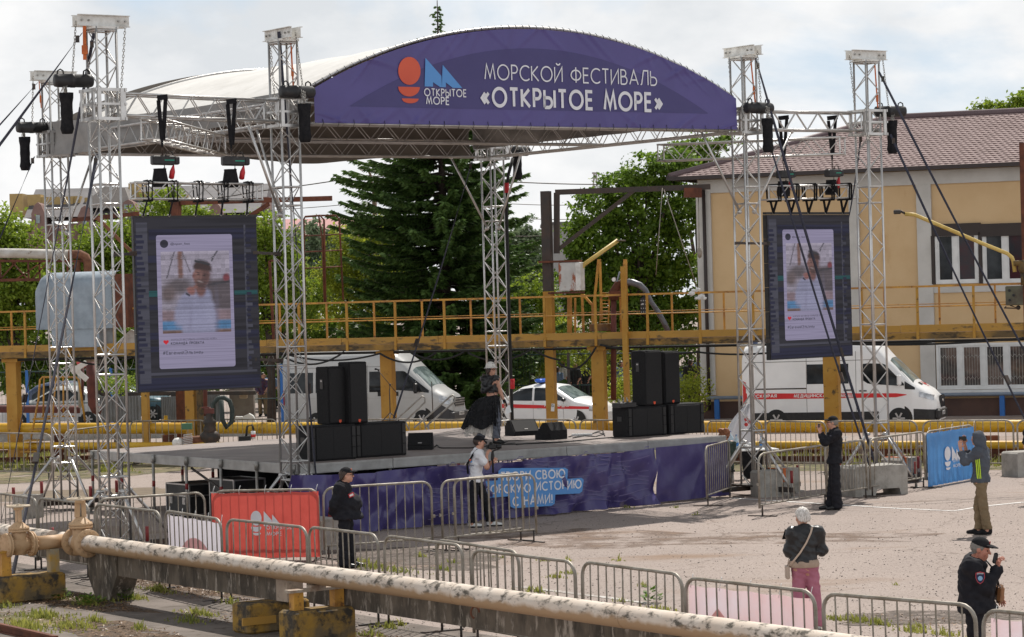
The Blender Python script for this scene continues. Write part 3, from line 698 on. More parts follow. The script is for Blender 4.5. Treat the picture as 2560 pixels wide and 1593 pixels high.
banner_text(bn,'lettering','«ОТКРЫТОЕ МОРЕ»',(1203,264),(1653,278),44,.026,white_print)
banner_text(bn,'lettering','ОТКРЫТОЕ',(1060,239.5),(1164,242.5),17.5,.018,white_print)
banner_text(bn,'lettering','МОРЕ',(1065,260),(1121,262),17.5,.018,white_print)
def flat(parent,name,pts,mat,lift=.022,O=None,n=None):
 O=OB if O is None else O;n=NF if n is None else n
 P=[PL(x,y,O,n)+n*lift for x,y in pts]
 mm=MB();c=P[0];nn=Vector((0,0,0))
 for i in range(1,len(P)-1):nn+=(P[i]-c).cross(P[i+1]-c)
 f=tuple(range(len(P)))
 mm.add(P,[f if nn.dot(n)>0 else f[::-1]]);return mm.build(name,mat,parent)
def arc(cx,cy,rx,ry,a0,a1,n=24):return[(cx+rx*math.cos(R(a0+(a1-a0)*i/n)),cy+ry*math.sin(R(a0+(a1-a0)*i/n)))for i in range(n+1)]
def emblem(parent,T,ms,O=None,n=None,lift=.022):
 """sun over water and two sails; T maps the emblem's own 0..100 units to pixels"""
 q=lambda pts:[T(x,y)for x,y in pts]
 flat(parent,'emblem_sun',q(arc(28,35,28,35,0,350)),ms[0],lift,O,n)
 flat(parent,'emblem_wave',q([(0,75)]+arc(27,75,27,24,180,0)[0:]),ms[0],lift,O,n)
 flat(parent,'emblem_wave',q(arc(30,104,21,12,180,0)),ms[0],lift,O,n)
 flat(parent,'emblem_sail',q([(68,2),(66,73),(87,73),(87,62),(105,74),(109,74),(108,46),(72,6)]),ms[1],lift,O,n)
 flat(parent,'emblem_sail',q([(111,18),(109,74),(119,74),(119,62),(136,75),(160,75)]),ms[1],lift+.0006,O,n)
emblem(bn,lambda x,y:(994+x*1.0,142+y*1.0+x*.022),(orange_print,blue_print))
m=MB()
for i in range(62):
 t=(i+.4)/62;z=arch(t)+.0;p=rp(U0+ch*t,-.17,z)
 m.tube([p+NF*.05-Z*.09,p+NF*.055+Z*.02,p+NF*.0+Z*.06],.007,4)
for i in range(30):
 t=(i+.5)/30;p=rp(U0+ch*t,-.22,ZB);m.tube([p+NF*.04+Z*.07,p+NF*.06-Z*.0,p+NF*.01-Z*.07],.006,4)
stuff(m.build('cable_tie',black_gloss,bn))
m=MB();m.tube([rp(U0,-.2,ZB-.01),rp(U1,-.2,ZB-.01)],.026,8);m.build('bottom_tube',alu,bn)
# ------------------------------------------------------------------ video screens
def emat(name,col,k=1.0,stripes=.35,sc=60):
 m=bpy.data.materials.new(name);m.use_nodes=True;t=m.node_tree;p=t.nodes['Principled BSDF']
 p.inputs['Base Color'].default_value=(.02,.02,.022,1);p.inputs['Roughness'].default_value=.8;p.inputs['Specular IOR Level'].default_value=.1
 co=t.nodes.new('ShaderNodeTexCoord');mp_=t.nodes.new('ShaderNodeMapping');mp_.inputs['Scale'].default_value=(.4,.4,sc)
 no=t.nodes.new('ShaderNodeTexNoise');no.inputs['Scale'].default_value=1.0;no.inputs['Detail'].default_value=3
 ra=t.nodes.new('ShaderNodeValToRGB');ra.color_ramp.elements[0].position=.38;ra.color_ramp.elements[1].position=.55
 ra.color_ramp.elements[0].color=tuple(c*(1-stripes)for c in col)+(1,);ra.color_ramp.elements[1].color=tuple(col)+(1,)
 kk=t.links.new;kk(co.outputs['Object'],mp_.inputs[0]);kk(mp_.outputs[0],no.inputs[0]);kk(no.outputs[0],ra.inputs[0]);kk(ra.outputs[0],p.inputs['Emission Color'])
 p.inputs['Emission Strength'].default_value=k*.88
 return m
e_bg=emat('screen_dark',(.026,.025,.032),1,.5,14);e_blue=emat('screen_navy',(.020,.021,.044),1,.5,18);e_grey=emat('screen_slate',(.06,.06,.08),1,.4,16)
e_teal=emat('screen_teal',(.015,.07,.075));e_card=emat('screen_card',(.27,.245,.36),1,.22,40);e_ink=emat('screen_ink',(.03,.03,.045));e_sky=emat('screen_photo_sky',(.22,.20,.27),1,.35,40)
e_ship=emat('screen_photo_dark',(.055,.045,.06),1,.4,40);e_rust=emat('screen_photo_rust',(.13,.055,.05),1,.3,40);e_skin=emat('screen_photo_skin',(.12,.05,.05),1,.5,40);e_hair=emat('screen_photo_hair',(.035,.014,.015))
e_shirt=emat('screen_photo_shirt',(.22,.22,.33),1,.3,40);e_pblue=emat('screen_photo_blue',(.05,.12,.24),1,.3,40);e_pink=emat('screen_photo_pink',(.20,.13,.17),1,.3,40);e_heart=emat('screen_heart',(.55,.02,.03),1,.1)
e_shade=emat('screen_photo_shirt_fold',(.14,.13,.21),1,.3,40)
def photo_mesh(pts,par):
 """the picture shown on the panel: one coloured face for each led pixel"""
 nx,ny=len(pts)-1,len(pts[0])-1;x=(np.arange(nx)+.5)[:,None]/nx*np.ones((1,ny));y=(np.arange(ny)+.5)[None,:]/ny*np.ones((nx,1));g=np.random.default_rng(3)
 x=x+((g.random(ny)<.18)*g.uniform(-.02,.03,ny))[None,:]
 I=np.zeros((nx,ny,3))+np.array([.24,.215,.27])*(1.08-.25*y)[...,None]
 sm=lambda d,w=.03:np.clip(.5-d/w,0,1)[...,None]
 el=lambda cx,cy,rx,ry,an=0:(np.hypot(((x-cx)*math.cos(an)+(y-cy)*math.sin(an))/rx,(-(x-cx)*math.sin(an)+(y-cy)*math.cos(an))/ry)-1)*min(rx,ry)
 def ov(m,c,a=1.0):
  nonlocal I;I=I*(1-m*a)+np.array(c)*m*a
 def seg(x0,y0,x1,y1,w):t=np.clip(((x-x0)*(x1-x0)+(y-y0)*(y1-y0))/((x1-x0)**2+(y1-y0)**2),0,1);return np.hypot(x-x0-t*(x1-x0),y-y0-t*(y1-y0))-w
 ov(sm(np.abs(x-.28)-.035+(y>.33)*9),(.14,.075,.065));ov(sm(seg(.2,0,.08,.32,.008),.015),(.05,.045,.06));ov(sm(seg(.31,0,.42,.25,.006),.015),(.06,.05,.06));ov(sm(seg(.84,-.02,.74,.12,.010),.015),(.03,.03,.04))
 ov(sm(el(.25,.42,.20,.10),.08),(.085,.07,.08));ov(sm(el(.10,.52,.11,.10),.08),(.10,.075,.08));ov(sm(np.maximum(.33-.08*x-y+.08,np.maximum(.66-x,y-.72)),.05),(.075,.06,.07));ov(sm(el(.95,.33,.05,.05),.03),(.14,.03,.04))
 ov(sm(np.abs(y-.40+.1*(x-.8))-.015+(x<.68)*9,.02),(.03,.028,.035));ov(sm(np.maximum(.72-y,y-.86),.04),(.17,.12,.14));ov(sm(np.maximum(.85-y,y-.965),.03),(.05,.13,.25));ov(sm(.965-y,.03),(.13,.075,.06))
 I=I*(.86+.28*np.repeat(np.repeat(g.random((16,19)),6,0),6,1)[:nx,:ny,None])
 ov(sm(el(.53,.94,.25,.40),.05),(.21,.21,.31));ov(sm(el(.70,.73,.08,.19,-.25),.05),(.22,.22,.32));ov(sm(el(.60,.55,.12,.10),.05),(.19,.19,.28));ov(sm(el(.80,.86,.03,.28),.05),(.12,.11,.17),.6);ov(sm(seg(.42,.62,.40,.95,.012),.06),(.13,.12,.19),.6)
 ov(sm(el(.57,.46,.075,.10),.04),(.13,.06,.055));ov(sm(el(.585,.30,.118,.145,.18),.03),(.17,.085,.075));ov(sm(el(.65,.31,.07,.13,.18),.09),(.06,.03,.03),.8);ov(sm(el(.47,.30,.02,.035),.02),(.15,.065,.06))
 ov(sm(np.maximum(el(.60,.215,.135,.105,.18),y-.235-.12*(x-.6)),.03),(.035,.018,.018));ov(sm(el(.57,.40,.085,.055,.2),.05),(.05,.028,.028),.85);ov(sm(el(.565,.375,.04,.010,.25),.012),(.24,.19,.19),.8)
 for cx,cy in((.535,.285),(.625,.30)):ov(sm(el(cx,cy,.018,.008),.01),(.02,.012,.012));ov(sm(el(cx,cy-.022,.028,.006,.15),.01),(.03,.016,.016))
 ov(sm(seg(.58,.29,.572,.34,.008),.02),(.19,.10,.09),.7);ov(sm(seg(.50,.12,.70,.165,.014),.012),(.02,.02,.025));ov(sm(seg(.54,.10,.67,.13,.006),.01),(.10,.10,.13))
 ov(sm(el(.30,.73,.11,.20,.35),.05),(.205,.205,.30));ov(sm(el(.37,.60,.09,.10,.6),.04),(.19,.19,.28));ov(sm(el(.43,.485,.06,.05,.3),.03),(.20,.085,.08));ov(sm(seg(.44,.47,.51,.43,.018),.015),(.19,.085,.075));ov(sm(seg(.36,.52,.40,.54,.012),.012),(.02,.02,.03))
 I=I*(.9+.2*g.random((nx,ny,1)))*(.72+.4*np.repeat(g.random(ny//2+1),2)[:ny])[None,:,None]
 m=MB();m.grid(pts,0,False);o=m.build('photo',pix_m,par);ca=o.data.color_attributes.new('pixel','FLOAT_COLOR','CORNER')
 a=np.ones((nx*ny,4,4),np.float32);a[:,:,:3]=I.reshape(-1,1,3);ca.data.foreach_set('color',a.ravel())
pix_m=bpy.data.materials.new('led_pixels');pix_m.use_nodes=True;_t=pix_m.node_tree;_p=_t.nodes['Principled BSDF'];_p.inputs['Base Color'].default_value=(.02,.02,.022,1);_p.inputs['Roughness'].default_value=.8
_a=_t.nodes.new('ShaderNodeAttribute');_a.attribute_name='pixel';_t.links.new(_a.outputs[0],_p.inputs['Emission Color']);_p.inputs['Emission Strength'].default_value=1.0
def screen(TL,TR,hgt,label,trA,trB,hoists,up_to,grp='video screens'):
 ex=(TR-TL);wdt=ex.length;ex=Vector((ex.x,ex.y,0)).normalized();n=ex.cross(Z)
 if n.y>0:n=-n
 t=thing('video_screen',label,'video screen',(TL+TR)/2-Z*hgt,0,grp)
 P=lambda a,b,l=0.0:TL+ex*(a*wdt)-Z*(b*hgt)+n*l
 m=MB()
 for i in range(5):
  for j in range(6):
   c=(P((i+.5)/5,(j+.5)/6))-n*.06
   m.box(c,(wdt/5-.004,.11,hgt/6-.004),rot=Matrix((ex,-n,Z)).transposed())
 m.build('cabinet',black_paint,t)
 def poly(name,pts,mat,l,par=None):
  q=[P(a,b,l)for a,b in pts];nn=Vector((0,0,0))
  for i in range(1,len(q)-1):nn+=(q[i]-q[0]).cross(q[i+1]-q[0])
  f=tuple(range(len(q)))
  return MB().add(q,[f if nn.dot(n)>0 else f[::-1]]).build(name,mat,par or t)
 rect=lambda x0,y0,x1,y1:[(x0,y0),(x0,y1),(x1,y1),(x1,y0)]
 def rrect(x0,y0,x1,y1,r,as_):
  o=[]
  for cx,cy,a0 in((x1-r,y0+r*as_,-90),(x1-r,y1-r*as_,0),(x0+r,y1-r*as_,90),(x0+r,y0+r*as_,180)):
   for k in range(6):a=R(a0+18*k);o.append((cx+r*math.cos(a),cy+r*as_*math.sin(a)))
  return o
 asp=wdt/hgt
 pic=poly('picture',rect(.004,.004,.996,.996),e_bg,.004)
 m=MB();r=random.Random(5)
 def q4(mm,x0,y0,x1,y1,l,mt):mm.add([P(x0,y0,l),P(x0,y1,l),P(x1,y1,l),P(x1,y0,l)],[(0,1,2,3)],mt)
 q4(m,.12,.07,.99,.13,.006,0);q4(m,.01,.22,.99,.26,.006,0);q4(m,.01,.50,.99,.53,.006,0);q4(m,.01,.66,.99,.70,.006,0);q4(m,.01,.74,.99,.77,.006,0);q4(m,.01,.92,.99,.99,.006,0)
 q4(m,.02,.03,.11,.95,.007,1);q4(m,.89,.05,.905,.90,.007,1);q4(m,.02,.89,.97,.905,.008,1)
 q4(m,.11,.42,.20,.455,.008,2);q4(m,.80,.43,.99,.455,.008,2)
 for i in range(26):
  y=.10+i*.031;q4(m,.01,y,.01+r.uniform(.03,.08),y+.018,.009,0);q4(m,.90,y,.90+r.uniform(.02,.05),y+.018,.009,r.choice((0,1)))
 m.build('picture_bands',[e_blue,e_grey,e_teal],pic)
 X=lambda x:(x-8)/602;Y=lambda y:(y-8)/842
 card=poly('picture_card',rrect(X(115),Y(95),X(485),Y(740),.018,asp),e_card,.012)
 T=lambda pts:[(X(a),Y(b))for a,b in pts]
 poly('avatar',[(X(153+20*math.cos(R(a))),Y(137+20*math.sin(R(a))))for a in range(0,360,20)],e_ink,.015,card)
 photo_mesh([[P(X(135+333*i/96),Y(175+395*j_/112),.016)for j_ in range(113)]for i in range(97)],card)
 hp=[]
 for a in range(0,360,12):
  q=R(a);hp.append((149+.82*16*math.sin(q)**3,611-.8*(13*math.cos(q)-5*math.cos(2*q)-2*math.cos(3*q)-math.cos(4*q))))
 poly('heart',T(hp),e_heart,.015,card)
 def tx(body,x0,x1,y,hpx,bold):
  mm=MB();textmb(mm,body,P(X(x0),Y(y),.015),ex,Z,n,(X(x1)-X(x0))*wdt,hpx/842*hgt,bold);mm.build('screen_text',e_ink,card)
 tx('@open_fest',183,278,143,11,.004);tx('МОРСКОЙ ФЕСТИВАЛЬ «ОТКРЫТОЕ МОРЕ»',173,395,605,8,.004);tx('КОМАНДА ПРОЕКТА',173,333,624,11,.03);tx('#ЕвгенийЭльзнер',133,327,671,16,.006)
 m=MB();m.box((TL+TR)/2+Z*.02-n*.05,(wdt+.02,.1,.05),rot=Matrix((ex,-n,Z)).transposed());hb=m.build('hanging_bar',black_paint,t)
 # truss above with slings
 tt=truss_beam(trA,trB,.29,('short lattice truss carrying the '+('left' if TL.x<0 else 'right')+' video screen, wrapped in black slings'),r=.02,side=Z)
 axd=(trB-trA).normalized()
 for k in range(5):
  q=.10+.195*k;c=trA+(trB-trA)*q;low=P(.08+.21*k,-.008)
  m=MB();h=.175;nn=axd.cross(Z).normalized()
  for e in(0,.07):
   loop=[c+nn*h+Z*h,c-nn*h+Z*h,c-nn*h-Z*h,c+nn*h-Z*h]
   for i in range(4):m.beam(loop[i]+axd*e,loop[(i+1)%4]+axd*(e+.02),.042,.012,up=axd)
  m.beam(c-Z*h+nn*.12,low,.055,.016,up=axd);m.beam(c-Z*h-nn*.12+axd*.06,low+axd*.012,.055,.016,up=axd)
  sg=m.build('sling',black_cloth,t);m=MB();m.tube([low+Z*.02+axd*.03,low-Z*.02,low+Z*.02-axd*.03],.012,5);m.build('shackle',galv,sg)
 for i,(hx,hy,lab)in enumerate(hoists):
  c=trA+(trB-trA)*hx;q=W(*hy,c.y);
  hh=thing('chain_hoist',lab,'chain hoist',q,0,'small hoists over the screens')
  rot=Matrix((axd,axd.cross(Z),Z)).transposed()
  m=MB();m.box(q,(.43,.17,.17),rot=rot,bev=.02);m.box(q+axd*.25,(.1,.15,.15),rot=rot,bev=.02);mo=m.build('motor',black_paint,hh)
  m=MB();m.box(q+axd*.1+axd.cross(Z)*(.088 if axd.cross(Z).y<0 else-.088),(.18,.004,.02),rot=rot);m.build('stripe',M('green_stripe',(.02,.3,.2),.5),mo)
  m=MB();o=q-Z*.18-axd*.06
  m.lathe([(.14,-.30),(.15,-.2),(.115,0),(.12,.03)],o,Z,8,smooth=False);m.build('chain_bag',black_cloth,hh)
  m=MB();ring_chain(m,q+Z*.08,up_to[i]);m.build('chain',steel_dark,hh);m=MB();ring_chain(m,q-Z*.08+axd*.03,c+Z*.16+axd*.03);m.build('chain',steel_dark,hh);m=MB();m.tube([q+Z*.08+axd*.05,q+Z*.16+axd*.08,q+Z*.16+axd*.18,q+Z*.08+axd*.2],.012,6);m.build('cable_loop',steel_dark,hh)
  m=MB();o=q+axd*.17-Z*.22;m.lathe([(.02,-.12),(.05,-.1),(.05,.02),(.025,.1),(.012,.14)],o,(.2,0,1),8);m.build('plug',red_plug,hh)
 return t
def on_beam(A,B,q,z):p=A+(B-A)*q;return Vector((p.x,p.y,z))
hl=[W(405,372,48.1),W(577,372,49.4)]
TL1,TR1=W(332,544,48.5),W(641,545.5,49.5)
screen(TL1,TR1,3.15,'left video screen, the larger looking one in front of the green trees',W(330,477,48.6),W(652,481,49.6),
[(.235,(407,401),'small black hoist with chain bag above the left screen, further from the banner'),(.79,(583,403),'small black hoist with a red plug above the left screen, nearer the banner')],hl)
hr=[W(1958,404,58.9),W(2080,398,59.6)]
TL2,TR2=W(1916,537,58.6),W(2123,534,60.4)
screen(TL2,TR2,3.16,'right video screen hanging in front of the yellow building',W(1908,483,58.5),W(2134,479,60.5),
[(.24,(1962,436),'small black hoist above the right screen, nearer the purple banner'),(.77,(2082,433),'small black hoist above the right screen, nearer the rightmost tower')],hr)
# soft slings round the wing beams
def sling(px,ytop,ybot,d,label):
 m=MB();a,b,c=W(px-9,ytop+6,d-.2),W(px+9,ytop,d-.22),W(px,ybot,d-.15)
 m.beam(a,c,.07,.02,up=Vector((0,1,0)));m.beam(b,c+Vector((.02,.03,0)),.07,.02,up=Vector((0,1,0)));m.beam(W(px-12,ytop,d-.25),W(px+14,ytop-3,d-.25),.05,.09,up=Z)
 m.cyl(c,c-Z*.12,.02,6)
 tag(m.build('sling',black_cloth),label,'sling','black slings round the wing beams')
sling(405,245,350,48.3,'black round sling on the left wing beam above the open truss end')
sling(578,255,362,49.6,'black round sling on the left wing beam near the banner')
sling(1958,296,390,58.3,'black round sling on the right wing beam nearer the purple banner')
sling(2080,296,386,59.0,'black round sling on the right wing beam nearer the rightmost tower')
def arm_(a,b,label):
 m=MB();m.beam(a,b,.06,.05);m.box(b,(.12,.1,.08));m.box(a,(.1,.1,.06));tag(m.build('screen_stay',steel_dark),label,'screen stay')
arm_(W(292,637,47.6),W(334,634,48.5),'dark stay between the tall left tower and the left screen edge');arm_(W(640,632,49.5),W(694,635,50.7),'upper dark stay from the left screen to the banner tower');arm_(W(636,898,49.5),W(700,902,50.7),'lower dark stay from the left screen to the banner tower')
arm_(W(1843,608,56.9),W(1918,609,58.4),'upper black clamp bar on the tower left of the right screen');arm_(W(1850,855,56.9),W(1918,853,58.4),'lower black clamp bar on the tower left of the right screen')
m=MB();m.tube([W(1282,395,64.8),W(1270,440,64.7),W(1266,520,64.7),W(1273,800,64.7),W(1279,1000,64.7),W(1281,1056,64.7)],.04,7);cbt=tag(m.build('power_cable',rubber),'thick black cable running down the lattice tower behind the singer','cable');m=MB()
for y,x in((470,1267),(960,1281)):c=W(x,y,64.6);m.cyl(c-Z*.12,c+Z*.12,.055,8)
m.build('plug',red_plug,cbt)
# ------------------------------------------------------------------ guy straps
def guy(a,b,label,w=.055,mat=strap_blue,ratchet=.72,tw_=1.0):
 w*=.58
 a,b=Vector(a),Vector(b);n=24;x,y,d=frame(b-a);vs=[];fs=[]
 for i in range(n+1):
  q=i/n;an=.35+tw_*2.2*q+.5*math.sin(q*5);c=a+(b-a)*q-Z*(.10*math.sin(math.pi*q))
  e=x*math.cos(an)+y*math.sin(an);f=e.cross(d)
  for s1,s2 in((1,1),(1,-1),(-1,-1),(-1,1)):vs.append(c+e*(w/2*s1)+f*(.0035*s2))
 for i in range(n):
  for k in range(4):fs.append((i*4+k,i*4+(k+1)%4,i*4+4+(k+1)%4,i*4+4+k))
 m=MB();m.add(vs,fs,0,True)
 m.box(a+(b-a)*.02,(.06,.06,.12),mat=1)
 if ratchet:m.box(a+(b-a)*ratchet,(.09,.05,.2),mat=1,rot=Matrix((x,y,d)).transposed())
 tag(m.build('ratchet_strap',[mat,steel_dark]),label,'strap','guy straps')
def TP(px,py,T,dd=-.2):return W(px,py,T.y+dd)
guy(TP(205,83,T_1),W(-420,890,43),'dark strap crossing the leftmost hoist on its way out of the picture',.09)
guy(TP(94,207,T_BL),W(-420,742,54),'dark strap leaving the leftmost tower top to the upper left',.08)
guy(TP(235,83,T_1),G(2,1310,.15),'long dark strap from the tallest tower top down to the far left ground',.10)
guy(TP(243,385,T_1,.2),G(20,1494,.05),'dark strap ending at the foot of the left yellow footing',.15)
guy(TP(86,392,T_BL),W(-160,940,54),'thin dark strap below the leftmost chain bag',.07)
guy(TP(697,79,T_FL),G(800,1312,.1),'dark strap running down the tower left of the purple banner',.12,tw_=.6)
guy(TP(1180,405,T_BC),W(984,1046,60),'dark strap hanging across the spruce towards the microphone stand',.09)
guy(TP(1889,145,T_FR),G(2190,1168,.55),'dark strap crossing the right screen from the tower top to the concrete block',.10)
guy(TP(1924,359,T_FR),G(2176,1172,.55),'second dark strap crossing the right screen, starting under the chain bag',.075)
guy(TP(2197,179,T_R),W(2720,1170,55),'dark strap from the rightmost tower top leaving the picture at the right',.09)
guy(TP(2226,336,T_R),W(2640,1205,55),'dark strap starting under the rightmost chain bag and passing the upper windows',.09)
guy(TP(2152,345,T_R,.3),W(2122,545,T_R.y+.6),'short dark strap beside the right screen top',.06,ratchet=0)
def orange(px0,py0,px1,py1,d,label,w=.06):
 m=MB();a,b=W(px0,py0,d),W(px1,py1,d);m.beam(a,b,w,.012,up=Vector((0,1,0)));c=a+(b-a)*.74
 m.box(c,(w*1.7,.05,.16),mat=0,bev=.008)
 tag(m.build('safety_strap',strap_orange),label,'strap','orange safety straps')
orange(211,52,212,150,T_1.y-.1,'broad orange strap inside the head of the tallest left tower',.06)
orange(726,82,733,215,T_FL.y-.05,'thin orange strap inside the tower head left of the banner',.03)
orange(1876,140,1888,258,T_FR.y-.05,'thin orange strap inside the tower head right of the banner',.03)
orange(2187,163,2195,275,T_R.y-.05,'thin orange strap inside the head of the rightmost tower',.03)
orange(96,185,103,270,T_BL.y-.05,'thin orange strap in the leftmost tower head',.02)
# ------------------------------------------------------------------ stage deck
ZD=1.28;P0=Vector((-4.13,51.25,0));DW,DD=10.42,8.7
def dp(u,v,z=ZD):return P0+U*u+V*v+Z*z
UV=Matrix((U,V,Z)).transposed()
st=thing('stage','stage deck of brown boards with aluminium edges on steel legs','stage',dp(DW/2,DD/2,0))
deck_m=M('stage_plywood',(0.25,0.205,0.185),0.62,0,(0.19,0.155,0.145),1.3,sec=((0.30,0.26,0.24),2.0,.56,.75),spec=.4)
edge_m=M('scuffed_aluminium_edge',(.40,.39,.375),.5,.35,(.30,.29,.275),3)
m=MB()
nu,nv=5,6
for i in range(nu):
 for j in range(nv):
  m.box(dp(DW/nu*(i+.5),DD/nv*(j+.5),ZD-.02),(DW/nu-.012,DD/nv-.012,.04),rot=UV)
m.build('deck_board',deck_m,st)
for i in range(nu):
 for v_,sg in((-.03,-1),(DD+.03,1)):
  m=MB();c=dp(DW/nu*(i+.5),v_,ZD-.10)
  m.box(c,(DW/nu-.016,.05,.19),rot=UV);m.box(c+V*sg*.02+Z*.06,(DW/nu-.016,.03,.02),rot=UV);m.box(c+V*sg*.02-Z*.07,(DW/nu-.016,.035,.03),rot=UV);m.build('edge_profile',edge_m,st)
for j in range(nv):
 for u_,sg in((-.03,-1),(DW+.03,1)):
  m=MB();c=dp(u_,DD/nv*(j+.5),ZD-.10)
  m.box(c,(.05,DD/nv-.016,.19),rot=UV);m.box(c+U*sg*.02+Z*.06,(.03,DD/nv-.016,.02),rot=UV);m.box(c+U*sg*.02-Z*.07,(.035,DD/nv-.016,.03),rot=UV);m.build('edge_profile',edge_m,st)
for i in range(nu+1):
 for j in range(nv+1):
  if 0<i<nu and 0<j<nv and(i+j)%2:continue
  p=dp(min(max(DW/nu*i,.08),DW-.08)if i not in(0,)else-.09,max(.05,min(DD/nv*j,DD-.05)),0)
  m=MB();m.cyl(p+Z*.02,p+Z*(ZD-.05),.03,8);m.box(p+Z*.012,(.15,.15,.02),rot=UV);m.cyl(p+Z*(ZD-.16),p+Z*(ZD+.0),.045,8)
  lg=m.build('leg',galv,st)
  m=MB();m.cyl(p+Z*.62,p+Z*.74,.034,8);m.build('band',dull_red,lg)
for a,b in(((.0,1.4),(.0,4.3)),((.6,3),(3.5,3)),((5,.6),(8,.6))):
 m=MB();m.tube([dp(*a,.15),dp(*b,1.05)],.025,6);m.build('brace',steel_dark,st)
 # flight cases stowed under the deck
case_m=M('black_flight_case_board',(0.022,0.022,0.024),.5,0,(.04,.038,.036),6)
def case(u,v,w,d,h,label,rz=0.0,name='flight_case',cat='flight case'):
 o=dp(u,v,0);t=thing(name,label,cat,o,0,'flight cases under the stage')
 m=MB();m.box(o+Z*(h/2+.06),(w,d,h),rot=UV);m.build('body',case_m,t)
 m=MB();
 for sx in(-1,1):
  for sy in(-1,1):m.box(o+U*sx*w/2+V*sy*d/2+Z*(h/2+.06),(.035,.035,h+.01),rot=UV)
 for zz in(.06,h*.72,h+.06):
  for sy in(-1,1):m.box(o+V*sy*d/2+Z*zz,(w,.03,.03),rot=UV);m.box(o+U*sy*w/2+Z*zz,(.03,d,.03),rot=UV)
 m.build('edge_trim',alu,t)
 for q in(-.28,.28):
  m=MB();c=o+U*(-w/2-.012)+V*q*d+Z*(h*.55);m.box(c,(.02,.12,.14),rot=UV);m.box(c-U*.012,(.012,.07,.05),rot=UV);m.build('latch',alu,t)
 for sx in(-1,1):
  m=MB();c=o+U*sx*(w/2-.08)+V*(-d/2+.1);m.cyl(c+V*-.02+Z*.04,c+V*.02+Z*.04,.04,8);m.build('castor',rubber,t)
case(.55,3.4,.7,1.0,.78,'tall black flight case under the stage with bright aluminium edges')
case(.45,1.9,.55,.75,.55,'short black flight case beside the taller one under the stage')
case(2.0,2.4,1.2,.8,.72,'wide black flight case deep under the stage near the red banner')
case(.6,5.2,.9,1.0,.62,'black flight case under the far left part of the stage')
# black drape inside the left end
m=MB();P=[]
for i in range(30):
 q=i/29;p=dp(1.3+q*3.2,5.6-q*3.6,0);P.append([p+Z*(1.05-1.0*k/5)+U*.06*math.sin(i*1.7)for k in range(6)])
m.grid(P);tag(m.build('drape',black_cloth),'black cloth hung under the left part of the stage','drape')
# ------------------------------------------------------------------ skirt banner along the front of the stage
SB0,SB1,SB2=G(728,1352),G(1640,1263),G(1822,1243)
sk=thing('skirt_banner','long creased purple banner in front of the stage with a blue slogan panel','banner',(SB0+SB1)/2)
SD=(SB1-SB0).normalized();SN=Vector((SD.y,-SD.x,0));SLn=(SB1-SB0).length;SHt=1.2
wr2=[(rnd.uniform(0,SLn),rnd.uniform(0,1),rnd.uniform(-1.6,1.6),rnd.uniform(.02,.05),rnd.uniform(.03,.10))for _ in range(60)]
def skw(a,q):
 w=0.0
 for c,q0,sl_,am,wd in wr2:
  e=abs(q-q0);x=a-c-sl_*(q-q0)*.5
  if abs(x)<.4:w+=am*math.exp(-(x/wd)**2)*max(0,1-e*1.5)
 lower=max(0,.22-q)/.22
 w+=.030*math.sin((a*1.1+q*2.2)*3.3+math.sin(a*.9))+.016*math.sin((a*1.7-q*2.6)*4.1)
 return 1.7*w+lower*(.10*math.sin(a*5.1)+.06*math.sin(a*13.3))+.03*math.sin(a*2.1)
skirt_m=M('purple_skirt_vinyl',(0.050,0.040,0.145),0.32,0,(0.060,0.048,0.17),1.0,spec=.5,bump=.01,bscale=5)
m=MB();P=[]
for i in range(181):
 a=SLn*i/180;q_=i/180;top=SHt-.05*abs(math.sin(q_*9))-.04*math.sin(q_*3.1)
 P.append([SB0+SD*a+SN*skw(a,j/20)+Z*(.03+(top-.03)*j/20+.0)for j in range(21)])
m.grid(P);m.build('banner_sheet',skirt_m,sk)
m=MB();P=[];D2=(SB2-SB1).normalized();N2=Vector((D2.y,-D2.x,0));L2=(SB2-SB1).length
for i in range(50):
 a=L2*i/49;P.append([SB1+D2*a+N2*(.05*abs((j/20)-(i/49))+.25*skw(a+3,j/20))+Z*(.05+(1.18-.05)*j/20)for j in range(21)])
m.grid(P);m.build('banner_sheet',skirt_m,sk)
m=MB()
for k in range(9):
 z0=.16+k*.115;vs=[];n=150
 for i in range(n+1):
  a=3.2+(SLn-3.4)*i/n;br=math.floor((a+k*.37)/1.7);y=.05*math.sin((a+k*.25)*3.6)+(((a+k*.37)/1.7)%1>.93)*.05
  q=(z0+y)/SHt;c=SB0+SD*a+SN*(skw(a,q)+.012)+Z*(z0+y+.03)
  vs+=[c-Z*.008,c+Z*.008]
 m.add(vs,[(2*i,2*i+2,2*i+3,2*i+1)for i in range(n)],0)
m.build('wave_lines',M('pale_purple_print',(0.135,0.115,0.25),.5),sk)
OS=SB0.copy()
def sflat(name,pts,mat,lift):return flat(sk,name,pts,mat,lift,OS,SN)
sflat('slogan_panel',[(1234,1177),(1241,1170),(1400,1169),(1407,1173),(1406,1197),(1441,1194),(1447,1199),(1443,1228),(1436,1233),(1376,1236),(1374,1259),(1366,1264),(1272,1270),(1264,1266),(1262,1240),(1196,1245),(1192,1240),(1194,1209),(1200,1203),(1232,1200)],blue_print,.15)
def stext(b,p0,p1,c):banner_text(sk,'lettering',b,p0,p1,c,.024,white_print,.155,OS,SD,SN)
stext('ТВОРИ',(1240,1201),(1313,1198),20);stext('СВОЮ',(1327,1197),(1399,1193),20)
stext('МОРСКУЮ',(1196,1234),(1313,1229),20);stext('ИСТОРИЮ',(1328,1226),(1440,1219),20);stext('С НАМИ!',(1270,1264),(1368,1256),21)
